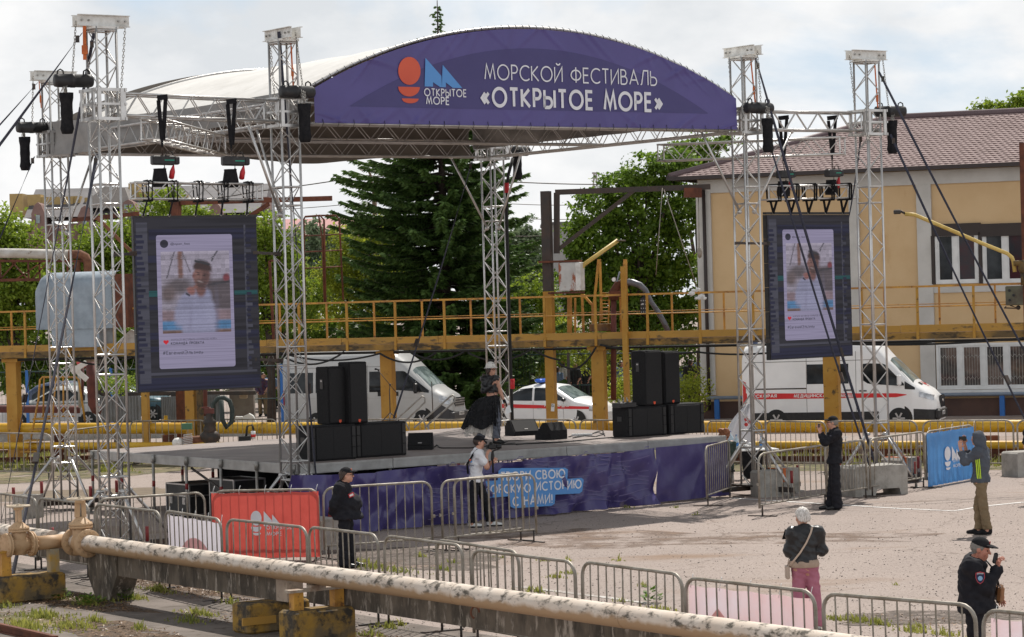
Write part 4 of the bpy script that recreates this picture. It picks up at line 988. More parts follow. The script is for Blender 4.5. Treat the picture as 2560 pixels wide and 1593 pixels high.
# ------------------------------------------------------------------ loudspeakers
grille=M('black_speaker_grille',(0.010,0.010,0.011),.55,0.2,(.018,.017,.018),60,spec=.3)
cab_m=M('black_cabinet_carpet',(0.013,0.013,0.014),.85,0,(.024,.023,.024),40,bump=.003,bscale=90,spec=.2)
orange_badge=M('orange_badge',(.75,.09,.03),.4)
def cab(px,py,z0,w,d,h,label,kind,grp):
 o=G(px,py,z0);t=thing('loudspeaker',label,'loudspeaker',o+U*w/2+V*d/2,0,grp);c=o+U*w/2+V*d/2+Z*h/2
 m=MB();m.box(c,(w,d,h),rot=UV,bev=.018);m.build('cabinet',cab_m,t)
 fr=o-V*.0
 if kind=='sub':
  m=MB();cc=o+U*w/2+Z*h/2-V*.006;m.box(cc,(w-.26,.02,h-.07),rot=UV,bev=.006);m.box(cc,(.012,.026,h-.07),rot=UV);m.build('grille',grille,t)
  for s_ in(-1,1):
   for k in(-1,0,1):
    m=MB();m.box(cc+U*s_*(w/2-.065)+Z*k*h*.305,(.075,.016,h*.27),rot=UV);m.build('port',black_gloss,t)
  m=MB();m.box(o+V*d*.5-U*.004+Z*h*.6,(.012,.16,.1),rot=UV);m.build('handle',black_gloss,t)
 else:
  m=MB();cc=o+U*w/2+Z*h/2-V*.008;m.box(cc,(w-.05,.02,h-.06),rot=UV,bev=.006);m.build('grille',grille,t)
  m=MB();q=o+U*w/2+Z*h*.87-V*.019;m.prism([q-U*.19-Z*.08,q+U*.19-Z*.08,q+U*.19+Z*.08,q-U*.19+Z*.08],-V*.004);m.build('horn',grille,t)
  m=MB();q=o+U*w*.5+Z*.055-V*.02;m.prism([q+U*x+Z*z for x,z in((-.028,.03),(-.028,-.01),(0,-.035),(.028,-.01),(.028,.03))],-V*.004);m.build('badge',orange_badge,t)
  m=MB();q=o+V*d*.5-U*.005+Z*h*.7;m.box(q,(.012,.11,.2),rot=UV,bev=.005);hd=m.build('handle',black_gloss,t)
  m=MB();m.box(q-U*.006+Z*.06,(.008,.06,.03),rot=UV);m.build('socket_plate',alu_dull,hd)
 return t
SG='loudspeakers on the stage'
cab(777,1155,ZD,1.04,.55,.68,'left low black bass speaker of the left stack, half hidden behind the lattice tower','sub',SG)
cab(890,1146,ZD,1.18,.55,.67,'right low black bass speaker of the left stack beside the floor monitor','sub',SG)
cab(822,1062,ZD+.68,.50,.45,1.12,'tall black loudspeaker with an orange badge on the left stack, the nearer one','top',SG)
cab(875,1060,ZD+.68,.42,.40,1.20,'tall black loudspeaker of the left stack, the one closer to the microphone stand','top',SG)
cab(1570,1094,ZD,1.06,.55,.64,'low black bass speaker of the right stack with its side towards the singer','sub',SG)
cab(1675,1087,ZD,.96,.55,.65,'low black bass speaker at the right end of the stage','sub',SG)
cab(1613,1015,ZD+.65,.48,.45,1.18,'tall black loudspeaker with a horn, left one on the right stack','top',SG)
cab(1662,1011,ZD+.65,.44,.42,1.14,'tall black loudspeaker with an orange badge, right one on the right stack','top',SG)
def wedge(px,py,w,d,h,ax,label):
 o=G(px,py,ZD);ax=Vector(ax).normalized();bk=Z.cross(ax)
 t=thing('stage_monitor',label,'stage monitor',o,0,'wedge monitors')
 prof=[(-d/2,0),(d/2,0),(d/2,h*.55),(d*.22,h),(-d*.02,h),(-d/2,h*.22)]
 m=MB();m.prism([o-ax*w/2+bk*a+Z*b for a,b in prof],ax*w);m.build('cabinet',cab_m,t)
 a,b=Vector((0,0,0)),0
 p1=o+bk*(-d/2)+Z*h*.22;p2=o+bk*(-d*.02)+Z*h;nn=(p2-p1).cross(ax).normalized()
 if nn.z<0:nn=-nn
 m=MB();e=(p2-p1)
 m.prism([p1-ax*(w/2-.03)+e*.06,p1+ax*(w/2-.03)+e*.06,p1+ax*(w/2-.03)+e*.94,p1-ax*(w/2-.03)+e*.94],nn*.012);m.build('grille',grille,t)
 m=MB();q=p1+e*.2+nn*.013;m.prism([q-ax*.04,q+ax*.04,q+ax*.04+e*.06,q-ax*.04+e*.06],nn*.004);m.build('badge',alu_dull,t)
wedge(1052,1124,.50,.42,.34,(1,-.05,0),'black floor monitor beside the left speaker stack')
wedge(1306,1088,.62,.5,.34,(.9,.42,0),'wide black floor monitor lying next to the singer')
wedge(1378,1098,.46,.52,.36,(-.75,-.66,0),'black floor monitor turned away, in front of the wide one')
# microphone stand
o=G(976,1060,ZD);t=thing('microphone_stand','black boom microphone stand on the stage in front of the yellow column','microphone stand',o)
m=MB()
for a in range(3):m.tube([o+Z*.28,o+Vector((.30*math.cos(a*2.09+.5),.30*math.sin(a*2.09+.5),.0))+Z*.012],.012,6)
m.tube([o+Z*.2,o+Z*.85],.014,7);m.build('tripod',steel_dark,t)
m=MB();m.tube([o+Z*.8,W(975,962,o.y)],.011,6);m.build('pole',steel_dark,t)
m=MB();m.tube([W(992,983,o.y),W(944,925,o.y)],.010,6);m.ball(W(975,962,o.y),.03,8);m.build('boom',steel_dark,t)
m=MB();m.tube([W(949,926,o.y),W(941,923,o.y)],.02,8);m.ball(W(939,923,o.y),.03,8);m.build('microphone',black_gloss,t)
o=G(1083,1052,ZD);m=MB();m.tube([o,W(1079,954,o.y)],.012,6);m.lathe([(.13,0),(.13,.02),(.02,.03)],o,Z,12);tag(m.build('thin_pole',steel_dark),'thin dark stand pole in front of the minibus bonnet','stand')
# mixer box, power strip and cables
o=G(1556,1020,ZD+.64)+V*.2;t=thing('mixer','small black mixing desk with plugs on top of the right bass speaker','mixer',o)
m=MB();m.box(o+U*.2+Z*.05,(.42,.32,.10),rot=UV,bev=.01);m.build('body',black_paint,t)
m=MB()
for i in range(7):
 q=o+U*(.04+i*.055)+V*(-.05+.1*(i%2))+Z*.1;m.cyl(q,q+Z*(.05+.03*(i%3)),.012,6)
m.build('plugs',galv,t)
def cable(name,pts,r,label,mat=rubber,cat='cable',jit=0.0):
 P=[]
 for i in range(len(pts)-1):
  a,b=Vector(pts[i]),Vector(pts[i+1])
  for k in range(6):P.append(a+(b-a)*(k/6)+Vector((rnd.uniform(-1,1),rnd.uniform(-1,1),0))*jit)
 P.append(Vector(pts[-1]));P2=[P[0]]+[(P[i-1]+P[i]*2+P[i+1])/4 for i in range(1,len(P)-1)]+[P[-1]]
 m=MB();m.tube(P2,r,5);return tag(m.build(name,mat),label,cat)
D_=lambda px,py:G(px,py,ZD+.012)
cable('stage_cable',[D_(1086,1118),D_(1092,1112),D_(1100,1120),D_(1180,1120),D_(1245,1112),D_(1400,1106),D_(1520,1094),D_(1575,1092)],.012,'black cable lying along the stage front',jit=.01)
cable('stage_cable',[D_(1250,1110),D_(1270,1102),D_(1350,1100),D_(1390,1098)],.010,'black cable from the singer to the floor monitor')
cable('stage_cable',[D_(1425,1092),D_(1440,1084),D_(1470,1086),D_(1505,1076),D_(1510,1086),D_(1490,1092),D_(1450,1088),D_(1430,1096),D_(1500,1080),D_(1512,1090)],.010,'tangle of dark cables beside the right bass speaker',jit=.05)
m=MB();c=D_(1455,1089);m.box(c+Z*.02,(.45,.07,.05),rz=.1,bev=.01);tag(m.build('power_strip',white_plastic),'white power strip on the stage near the right speakers','power strip')
cable('stage_cable',[D_(1290,1112),D_(1330,1108),D_(1420,1103)],.008,'thin dark cable by the second floor monitor')
# stair with bent handrails at the back of the stage
sto=dp(5.2,DD+.3,0);stt=thing('stage_stair','stair up the back of the stage with bent tubular handrails','stair',W(1060,1065,63))
for d,L_ in((62.8,((982,1058),(1050,995),(1056,991),(1062,995),(1062,1006),(1010,1056))),(64.0,((1035,1070),(1125,992),(1132,988),(1138,994),(1137,1004),(1064,1067)))):
 m=MB();m.tube([W(a,b,d)for a,b in L_],.022,7);a,b=L_[-1];m.tube([W(a+3,b-4,d),W(a+12,b+18,d)],.02,6);m.build('handrail',galv,stt)
for k in range(4):m=MB();m.box(W(1030+14*k,1110-8*k,63.3+.25*k),(.95,.28,.04),rot=UV);m.build('tread',alu_dull,stt)
def proj(p):
 v=Vector(p)-Vector((0,0,HC));zz=v.dot(CF)
 return 1280+F*v.dot(CR)/zz,796.5-F*v.dot(CU)/zz
 # ------------------------------------------------------------------ crowd barriers
BH=1.2
def make_barrier(name='crowd_barrier'):
 t=thing(name,'x','crowd barrier',(0,0,0),0,'steel crowd barriers');L_=2.0;r_=.17
 P=[(0.03,0,.16)]
 P+=[(0.03,0,BH-r_)]+[(.03+r_-r_*math.cos(R(a)),0,BH-r_+r_*math.sin(R(a)))for a in(18,36,54,72,90)]
 P+=[(L_-.03-r_+r_*math.sin(R(a)),0,BH-r_+r_*math.cos(R(a)))for a in(0,18,36,54,72,90)]+[(L_-.03,0,.16)]
 m=MB();m.tube([(a,b,c-.0)for a,b,c in P],.021,8);m.tube([(.03,0,.22),(L_-.03,0,.22)],.017,6);m.build('frame',galv_brown,t,local=True)
 m=MB()
 for i in range(11):
  x=.03+(L_-.06)*(i+1)/12;m.tube([(x,0,.22),(x,0,BH-.005)],.0095,6,caps=False)
 m.build('bars',galv_brown,t,local=True)
 for x in(.10,L_-.10):
  m=MB();m.beam((x,-.30,.012),(x,.30,.012),.05,.018);m.tube([(x,0,.01),(x,0,.22)],.016,6);m.build('foot',steel_dark,t,local=True)
 for x,z in((-.005,.62),(L_+.005,.60)):m=MB();m.box((x,0,z),(.04,.025,.05));m.build('hook',galv_brown,t,local=True)
 return t
bar0=make_barrier();bar_n=0
def barrier(pl,pr,label):
 global bar_n
 a,b=G(*pl,BH),G(*pr,BH);a.z=b.z=0
 rz=math.atan2(b.y-a.y,b.x-a.x)
 o=bar0 if bar_n==0 else dup(bar0);bar_n+=1
 o.location=a;o.rotation_euler=(rnd.uniform(-.022,.022),rnd.uniform(-.006,.006),rz+rnd.uniform(-.012,.012));o.scale=((b-a).length/2.0,1,1);o['label']=label
 return o
bl=[((-45,1229),(87,1246),'front row barrier cut by the left picture edge, behind the first valve wheel'),
((92,1245),(220,1260),'front row barrier between the two valve handwheels'),
((233,1260),(404,1278),'front row barrier just right of the second valve, in front of the tower foot'),
((412,1276),(557,1298),'front row barrier carrying the white sheet with the pale ring'),
((562,1298),(767,1321),'front row barrier standing before the red banner'),
((772,1317),(953,1339),'front row barrier in front of the legs of the stout guard'),
((956,1339),(1154,1363),'front row barrier right of the stout guard, over the gravel patch'),
((1070,1349),(1285,1382),'barrier overlapping behind the front row near the middle of the pipe'),
((1176,1374),(1446,1406),'front row barrier above the hook on the concrete beam'),
((1450,1404),(1708,1438),'front row barrier with a leafy weed behind it, left of the pink sheet'),
((1711,1443),(2049,1477),'front row barrier with the long pink sheet, below the white haired woman'),
((2056,1483),(2448,1517),'front row barrier over the dark gravel in the lower right'),
((2452,1523),(2880,1562),'front row barrier cut by the right picture edge, with a pink sheet'),
((238,1249),(514,1231),'barrier behind the front row before the flight cases'),
((529,1228),(800,1222),'barrier holding the red banner'),
((803,1221),(1083,1203),'barrier directly behind the back of the stout guard, before the purple skirt'),
((1100,1204),(1308,1183),'barrier behind the cameraman, the further of two overlapping ones'),
((1132,1199.5),(1340,1183.5),'barrier in front of the cameraman, the nearer of two overlapping ones'),
((1763,1118),(1823,1101),'barrier seen almost end on at the right end of the purple skirt'),
((1893,1136),(2066,1111),'barrier left of the officer in front of two grey concrete blocks'),
((2062,1113),(2165,1100),'barrier behind the officer, half hidden by him'),
((2170,1098),(2312,1080),'barrier over the big grey concrete block right of the officer'),
((2312,1080),(2436,1063),'barrier holding the blue banner')]
BAR=[barrier(*q)for q in bl]
BAR[7].location.x+=.1;BAR[17].location.y-=.12
back_l=[(-80,131,1082,1086,'back row barrier at the far left before the yellow stair'),(159,300,1078,1061,'back row barrier between the two left towers'),(322,521,1053,1050,'back row barrier under the left screen'),
(543,693,1049,1048,'back row barrier behind the green hose'),(706,900,1049,1049,'back row barrier behind the left speaker stack'),(905,1067,1049,1049,'back row barrier in front of the minibus wheel'),
(1069,1252,1049,1049,'back row barrier behind the singer'),(1257,1442,1049,1050,'back row barrier before the white patrol car'),(1448,1630,1050,1051,'back row barrier behind the right speaker stack'),
(1640,1762,1052,1052.5,'back row barrier beside the white flag'),(1767,1908,1053,1053,'back row barrier before the rear of the ambulance'),(1911,2067,1053,1054,'back row barrier before the middle of the ambulance'),
(2075,2296,1053,1053,'back row barrier before the nose of the ambulance'),(2304,2536,1053,1051,'back row barrier behind the hooded man'),(2540,2770,1051,1050,'back row barrier at the right picture edge')]
for a,b,ya,yb,lab in back_l:barrier((a,ya),(b,yb),lab)
# sheets and banners hung on barriers
def hung(b,name,label,cat,x0,x1,z0,z1,mats,off,wav=.02,nw=9,seed=1,fringe=0):
 L_=2.0;r=random.Random(seed);ph=r.uniform(0,6)
 t=thing(name,label,cat,b.location.copy(),b.rotation_euler.z)
 t.scale=b.scale;t.rotation_euler=b.rotation_euler
 m=MB();P=[]
 for i in range(61):
  q=i/60;x=x0+(x1-x0)*q;row=[]
  for j in range(13):
   s_=j/12;y=off+wav*(1-s_*.75)*math.sin(q*nw*6.28+ph+.6*math.sin(s_*4))+fringe*max(0,.25-s_)*math.sin(q*60)
   row.append(Vector((x,y,z0+(z1-z0)*s_-.012*math.sin(q*3.14*4)**2*s_)))
  P.append(row)
 m.grid(P);m.build('sheet',mats,t,local=True)
 m=MB()
 for k in range(5):
  x=x0+(x1-x0)*(.02+.96*k/4);m.tube([(x,off,z1-.03),(x,off*1.6,z1+.04),(x+.03,off*1.5,z1+.12)],.005,4)
 m.build('cable_tie',white_plastic,t,local=True)
 return t
def hung_flat(t,name,pts,mat,off):
 m=MB();q=[Vector((x,off,z))for x,z in pts];nn=Vector((0,0,0))
 for i in range(1,len(q)-1):nn+=(q[i]-q[0]).cross(q[i+1]-q[0])
 f=tuple(range(len(q)));m.add(q,[f if nn.y<0 else f[::-1]]);m.build(name,mat,t,local=True)
def hung_emblem(t,x,z,k,mat,off,flipx=False):
 A=lambda pts:[(x+a*k/100,z-b*k/100)for a,b in pts]
 hung_flat(t,'emblem_sun',A(arc(28,35,28,35,0,350)),mat,off);hung_flat(t,'emblem_wave',A([(0,75)]+arc(27,75,27,24,180,0)),mat,off);hung_flat(t,'emblem_wave',A(arc(30,104,21,12,180,0)),mat,off)
 hung_flat(t,'emblem_sail',A([(68,2),(66,73),(87,73),(87,62),(105,74),(109,74),(108,46),(72,6)]),mat,off);hung_flat(t,'emblem_sail',A([(111,18),(109,74),(119,74),(119,62),(136,75),(160,75)]),mat,off-.0006)
def hung_text(t,body,x,z,w,h,mat,off,bold=.02):
 m=MB();textmb(m,body,(x,off,z),Vector((1,0,0)),Z,Vector((0,-1,0)),w,h,bold);m.build('lettering',mat,t,local=True)
red_vinyl=thin(M('coral_red_vinyl',(0.70,0.11,0.085),0.5,0,(0.62,0.09,0.07),2.5,bump=.006,bscale=9),0.3)
blue_vinyl=thin(M('sky_blue_vinyl',(0.10,0.33,0.72),0.45,0,(0.08,0.27,0.62),2.5,bump=.006,bscale=9),0.35)
pale_sheet=thin(M('thin_white_sheet',(0.74,0.71,0.77),0.7,0,(0.68,0.65,0.71),1.5),0.5)
pink_sheet=thin(M('thin_pink_sheet',(0.80,0.56,0.57),0.7,0,(0.78,0.68,0.73),.7,lo=.40,hi=.60),0.5)
pink_print=thin(M('pale_pink_print',(0.80,0.47,0.44),.7),.5);pale_blue_print=thin(M('pale_blue_print',(0.62,0.64,0.76),.7),.5);pale_red=thin(M('pale_rose_print',(.80,.47,.46),.7),.5)
t=hung(BAR[14],'barrier_banner','bright red banner with a white emblem hung on a barrier','banner',.0,1.98,.06,1.17,red_vinyl,-.035,.006,7,2)
hung_emblem(t,.72,.86,.36,white_print,-.055);hung_text(t,'ОТКРЫТОЕ',1.01,.545,.46,.055,white_print,-.055);hung_text(t,'МОРЕ',1.01,.44,.27,.055,white_print,-.055)
t=hung(BAR[3],'barrier_sheet','white sheet with a pale pink and blue ring tied behind barrier bars','banner',.05,1.93,.12,1.14,pale_sheet,.03,.008,5,3)
rg=lambda r_,n=40:[(1.02+r_*1.15*math.cos(R(180-180*i/n)),.30+r_*math.sin(R(180-180*i/n)))for i in range(n+1)]
hung_flat(t,'pale_ring',rg(.55),pale_red,.020);hung_flat(t,'pale_ring',rg(.36),pale_blue_print,.0192)
t=hung(BAR[10],'barrier_sheet','long faded pink sheet tied behind barrier bars below the woman','banner',.04,1.9,.10,1.12,pink_sheet,.03,.008,4,4)
hung_flat(t,'print_shape',[(1.0,.12),(1.5,.62),(1.62,.45),(1.45,.12)],pale_sheet,.0195);hung_flat(t,'print_shape',[(.08,.12),(.08,.5),(.5,.9),(.9,.55),(.6,.12)],pink_print,.0195)
t=hung(BAR[12],'barrier_sheet','faded pink sheet on the barrier cut by the right picture edge','banner',.10,1.9,.10,1.12,pink_sheet,.03,.008,4,6)
t=hung(BAR[22],'barrier_banner','sky blue banner with a white emblem tied to a barrier behind the hooded man','banner',.0,1.95,.02,1.17,blue_vinyl,-.04,.012,7,5,.10)
hung_emblem(t,.66,.82,.44,white_print,-.066);hung_text(t,'ОТКРЫТОЕ',1.0,.46,.50,.06,white_print,-.066);hung_text(t,'МОРЕ',1.0,.345,.30,.06,white_print,-.066)
# ------------------------------------------------------------------ concrete ballast blocks
def block(px0,px1,y0,y1,h,d,label,strap=None,notch=True,lid=None):
 a,b=G(px0,y0),G(px1,y1);dr=(b-a).normalized();n=Vector((-dr.y,dr.x,0));L_=(b-a).length
 t=thing('concrete_block',label,'concrete block',(a+b)/2,0,'concrete ballast blocks')
 m=MB();nh=.14 if notch else.0
 prof=[(0,.0),(.0,h-.05),(.06,h),(L_-.06,h),(L_,h-.05),(L_,0),(L_-.16,0),(L_-.20,nh),(L_*.42,nh),(L_*.38,0)]if notch else[(0,0),(0,h-.04),(.05,h),(L_-.05,h),(L_,h-.04),(L_,0)]
 m.prism([a+dr*x+Z*z for x,z in prof],n*d);m.build('body',concrete,t)
 if strap:
  m=MB();c=a+dr*L_*strap;m.prism([c+n*-.012+Z*z+dr*x for x,z in((-.04,h*.5),(.05,h*.5),(.05,h+.012),(-.04,h+.012))],n*-.008);m.prism([c+Z*(h+.006)+dr*x-n*.015*1+n*y for x,y in((-.04,0),(.09,0),(.09,d),(-.04,d))],Z*.008);m.build('strap',strap_orange,t)
 return t
block(1898,1958,1245,1242,.55,.5,'grey concrete block, left of a strapped pair behind a barrier',notch=False)
block(1960,2001,1238,1233,.55,.5,'grey concrete block, right of the strapped pair behind a barrier',strap=.02)
block(2139,2270,1243,1235,.62,.75,'large grey concrete block with a stepped base right of the officer')
block(2255,2305,1209,1204,.55,.6,'grey concrete block with an orange strap, behind the large one',strap=.2)
block(2545,2620,1193,1188,.55,.6,'grey concrete block at the right picture edge',notch=False)
block(70,110,1297,1293,.48,.5,'grey block behind the first valve wheel at the left',notch=False)
b_=block(805,862,1377,1372,.54,.7,'pale concrete block with a black disc behind the stout guard',notch=False)
c=G(833,1372)+Vector((.1,.35,.555));m=MB();m.lathe([(.13,-.005),(.13,.05),(.11,.055)],c,Z,16);tag(m.build('rubber_disc',rubber),'black disc lying on the pale concrete block behind the stout guard','disc')
# ------------------------------------------------------------------ foreground pipe, valves, beam
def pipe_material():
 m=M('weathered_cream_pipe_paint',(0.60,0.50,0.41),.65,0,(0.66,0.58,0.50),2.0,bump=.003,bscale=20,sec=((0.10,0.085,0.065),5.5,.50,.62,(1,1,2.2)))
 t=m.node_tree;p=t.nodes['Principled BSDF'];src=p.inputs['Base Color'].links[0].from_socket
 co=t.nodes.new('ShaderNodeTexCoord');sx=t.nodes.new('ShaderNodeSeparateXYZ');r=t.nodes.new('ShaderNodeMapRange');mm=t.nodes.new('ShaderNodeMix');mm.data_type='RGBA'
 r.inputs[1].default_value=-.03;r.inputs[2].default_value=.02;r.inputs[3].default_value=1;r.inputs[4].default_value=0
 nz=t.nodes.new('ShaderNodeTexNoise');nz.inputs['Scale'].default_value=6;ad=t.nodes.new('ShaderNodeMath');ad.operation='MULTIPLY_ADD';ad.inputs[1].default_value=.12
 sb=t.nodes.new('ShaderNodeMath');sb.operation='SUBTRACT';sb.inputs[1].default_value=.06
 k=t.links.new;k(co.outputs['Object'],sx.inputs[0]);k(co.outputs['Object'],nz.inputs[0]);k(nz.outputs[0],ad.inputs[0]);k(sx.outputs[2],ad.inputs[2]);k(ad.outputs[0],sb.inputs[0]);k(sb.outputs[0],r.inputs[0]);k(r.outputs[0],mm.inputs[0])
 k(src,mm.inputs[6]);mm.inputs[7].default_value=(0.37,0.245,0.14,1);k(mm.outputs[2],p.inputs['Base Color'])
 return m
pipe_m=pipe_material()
valve_m=M('tan_valve_paint',(0.52,0.345,0.20),.6,0,(0.42,0.265,0.14),4,sec=((.12,.08,.05),9,.64,.72))
lichen=M('lichen_stained_concrete',(0.16,0.13,0.10),.95,0,(0.06,0.05,0.04),4.0,bump=.015,bscale=16,sec=((0.36,0.31,0.26),9.0,.54,.64,(1,1,.30)),stretch=(1,1,.4))
fresh=M('broken_concrete',(0.46,0.36,0.28),.95,0,(0.38,0.30,0.24),5,bump=.02,bscale=9,sec=((.22,.18,.14),7,.58,.7))
yblock=M('flaking_yellow_block',(0.34,0.20,0.04),.9,0,(0.15,0.11,0.06),2.4,bump=.015,bscale=12,sec=((0.05,0.042,0.033),3.4,.48,.58),lo=.42,hi=.58)
PA,PB=W(0,1328,42.8),W(1434,1524,30.0);PB.z=PA.z=.85
PD=(PB-PA).normalized();PN=Vector((-PD.y,PD.x,0))
if PN.y<0:PN=-PN
PLn=(PB-PA).length
pp=lambda s_,n=0,z=0:PA+PD*s_+PN*n+Z*z
fp=thing('pipeline','long weathered cream pipe crossing the foreground from left to lower right','pipe',PA)
for a,b in((-7,1.97),(2.30,PLn+9)):
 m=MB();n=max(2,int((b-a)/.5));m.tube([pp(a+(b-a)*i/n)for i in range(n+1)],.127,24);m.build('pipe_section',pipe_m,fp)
for s_ in(5.0,8.9,13.2,16.5):
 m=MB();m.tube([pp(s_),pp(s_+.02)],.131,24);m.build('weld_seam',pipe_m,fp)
def sof(px):
 lo,hi=-8,PLn+10
 for _ in range(40):
  mid=(lo+hi)/2
  if proj(pp(mid))[0]<px:lo=mid
  else:hi=mid
 return lo
def gate_valve(c,ax,label,ends=True,k=1.0,blind=False):
 ax=Vector(ax).normalized();t=thing('gate_valve',label,'valve',c,0,'gate valves on the pipe')
 sd=ax.cross(Z)
 m=MB();m.lathe([(.10*k,-.22*k),(.115*k,-.12*k),(.15*k,-.05*k),(.15*k,.05*k),(.115*k,.12*k),(.10*k,.22*k)],c,ax,20);m.lathe([(.12*k,-.17*k),(.125*k,.0),(.13*k,.2*k),(.12*k,.22*k)],c,Z,20);m.build('body',valve_m,t)
 for s_ in(-1,1):
  o=c+ax*s_*.22*k
  m=MB();m.lathe([(.205*k,0),(.21*k,.006),(.21*k,.022),(.205*k,.028)],o-ax*.032,ax,28);m.lathe([(.205*k,0),(.21*k,.006),(.21*k,.024),(.205*k,.03)],o+ax*.004,ax,28)
  for q in range(12):
   a=2*math.pi*(q+.5)/12;p=o+(sd*math.cos(a)+Z*math.sin(a))*.168*k;m.cyl(p-ax*.055,p+ax*.055,.016,6)
  m.build('flange',valve_m,t)
  if blind and s_==(1 if blind>0 else-1):m=MB();m.cyl(o,o+ax*s_*.045,.20*k,28);m.build('blind_plate',valve_m,t)
 m=MB();m.lathe([(.175*k,.22*k),(.18*k,.225*k),(.18*k,.25*k),(.175*k,.255*k)],c,Z,24);m.lathe([(.175*k,.26*k),(.18*k,.265*k),(.18*k,.285*k),(.16*k,.30*k),(.08*k,.37*k),(.05*k,.39*k)],c,Z,24)
 for q in range(8):
  a=2*math.pi*q/8+.2;p=c+Vector((math.cos(a),math.sin(a),0))*.155*k;m.cyl(p+Z*.2*k,p+Z*.31*k,.014,6)
 m.build('bonnet',valve_m,t)
 m=MB()
 for s_ in(-1,1):m.beam(c+sd*s_*.055*k+Z*.38*k,c+sd*s_*.045*k+Z*.60*k,.035,.075,up=sd)
 m.box(c+Z*.61*k,(.14*k,.12*k,.04));m.build('yoke',valve_m,t)
 m=MB();m.cyl(c+Z*.36*k,c+Z*.70*k,.017,8);m.build('stem',galv_brown,t)
 m=MB();hz=c+Z*.655*k;m.tube([hz+Vector((math.cos(a*.2618),math.sin(a*.2618),0))*.19*k for a in range(24)],.015,6,closed=True)
 for a in range(4):m.tube([hz,hz+Vector((math.cos(a*1.57+.4),math.sin(a*1.57+.4),0))*.19*k],.012,5)
 m.cyl(hz-Z*.02,hz+Z*.03,.03,8);m.build('handwheel',M('pale_handwheel_paint',(.55,.45,.33),.6),t)
 return t
s2=sof(203);gate_valve(pp(s2),PD,'tan gate valve in the line of the foreground pipe, the right one of two',k=1.0)
s1=sof(168);c1=pp(s1)-PN*.78
m=MB();m.tube([pp(s1),pp(s1)-PN*.55],.105,20);m.build('branch',valve_m,fp)
gate_valve(c1,-PN,'left tan gate valve, on a side branch with a closed end plate',k=.88,blind=1)
# concrete beam behind the pipe, in three lengths
cb=thing('concrete_beam','lichen stained concrete beam behind the foreground pipe','concrete beam',pp(0,.3,-.85))
def beam_len(s0,s1_,n0,zb,zt,w=.22,mats=lichen):
 m=MB();k=max(1,int((s1_-s0)/.7))
 for i in range(k):
  a,b=s0+(s1_-s0)*i/k,s0+(s1_-s0)*(i+1)/k
  m.prism([pp(a,n0,zb-.85),pp(b,n0,zb-.85),pp(b,n0,zt-.85),pp(a,n0,zt-.85)],PN*w)
 return m.build('beam_length',mats,cb)
beam_len(-7,sof(196),.42,.46,.80);beam_len(sof(205),sof(663),.16,.40,.88);beam_len(sof(700),PLn+8,.42,.38,.84)
e=sof(663);m=MB();m.prism([pp(e+.002,.155,-.45),pp(e+.30,.155,-.45),pp(e+.30,.155,.03),pp(e+.002,.155,.03)],PN*.24);m.build('beam_end',fresh,cb)
e=sof(205);m=MB();m.prism([pp(e-.10,.10,-.02),pp(e-.05,.12,-.55),pp(e+.12,.14,-.83),pp(e+.58,.14,-.83),pp(e+.86,.14,-.44),pp(e+.86,.10,-.02)],PN*.36);m.build('haunch',lichen,cb)
m=MB();c=pp(sof(1160),.15,-.22);m.tube([c+Vector((.05*math.cos(a*.5),-.02,.07*math.sin(a*.5)))for a in range(10)],.014,6);m.build('lifting_hook',rust_brown,cb)
# block under the beam joint, pipe supports
def footing(c,w,d,h,label,mats=yblock,seed=1):
 t=thing('pipe_footing',label,'concrete footing',c,0,'yellow painted pipe footings')
 r=random.Random(seed);m=MB();nx,ny,nz=8,4,5;rot=Matrix((PN,PD,Z)).transposed()
 def pt(x,y,z):
  q=Vector((x*w/2,y*d/2,z*h));j=.012
  return c+rot@(q+Vector((r.uniform(-j,j),r.uniform(-j,j),r.uniform(-j,j)if z>0 else 0)))
 m.box(c+Z*h/2,(w,d,h),rot=rot,bev=.03);m.build('block',mats,t)
 return t
f1=footing(pp(s1)-PN*.66-Z*.85,1.06,.42,.40,'stained yellow concrete footing under the left valve')
for n_,mt in((-1.02,yellow_rail),(-.24,M('grey_yellow_post',(.36,.31,.22),.8,0,(.5,.3,.06),6))):
 m=MB();b=pp(s1,n_,-.85);m.box(b+Z*.57,(.15,.13,.36),rot=Matrix((PN,PD,Z)).transposed());m.build('post',mt,f1)
m=MB();b=pp(s1,-1.08,-.85);m.box(b+Z*.76,(.3,.16,.03),rot=Matrix((PN,PD,Z)).transposed());m.build('cap_plate',yellow,f1)
s4=sof(790);f2=footing(pp(s4,0,-.85),.92,.42,.42,'flaking yellow concrete footing with two posts under the middle of the pipe',seed=3)
for n_ in(-.30,.30):
 m=MB();m.box(pp(s4,n_,-.85)+Z*.53,(.14,.13,.24),rot=Matrix((PN,PD,Z)).transposed());m.build('post',yellow_rail,f2)
m=MB();m.box(pp(s4,0,-.85)+Z*.665,(.86,.16,.035),rot=Matrix((PN,PD,Z)).transposed());m.box(pp(s4,0,-.85)+Z*.70,(.22,.12,.04),rot=Matrix((PN,PD,Z)).transposed());m.build('cap_plate',M('pale_rusty_plate',(.42,.36,.29),.7,0,(.22,.13,.08),5),f2)
f3=footing(pp(sof(655),.12,-.85),.95,.46,.40,'sooty yellow block under the joint of the concrete beam',seed=4)
m=MB();m.box(pp(sof(655),-.2,-.85)+Z*.18-PD*-.24,(.5,.03,.1),rot=Matrix((PN,PD,Z)).transposed());m.build('board',yellow_beam,f3)
# rail end in the corner
a,b=G(-60,1566),G(140,1612);m=MB();m.beam(a+Z*.1,b+Z*.1,.07,.03);m.beam(a+Z*.05,b+Z*.05,.02,.1);m.beam(a+Z*.01,b+Z*.01,.12,.02);tag(m.build('rail',rust),'rusty rail in the bottom left corner','rail')
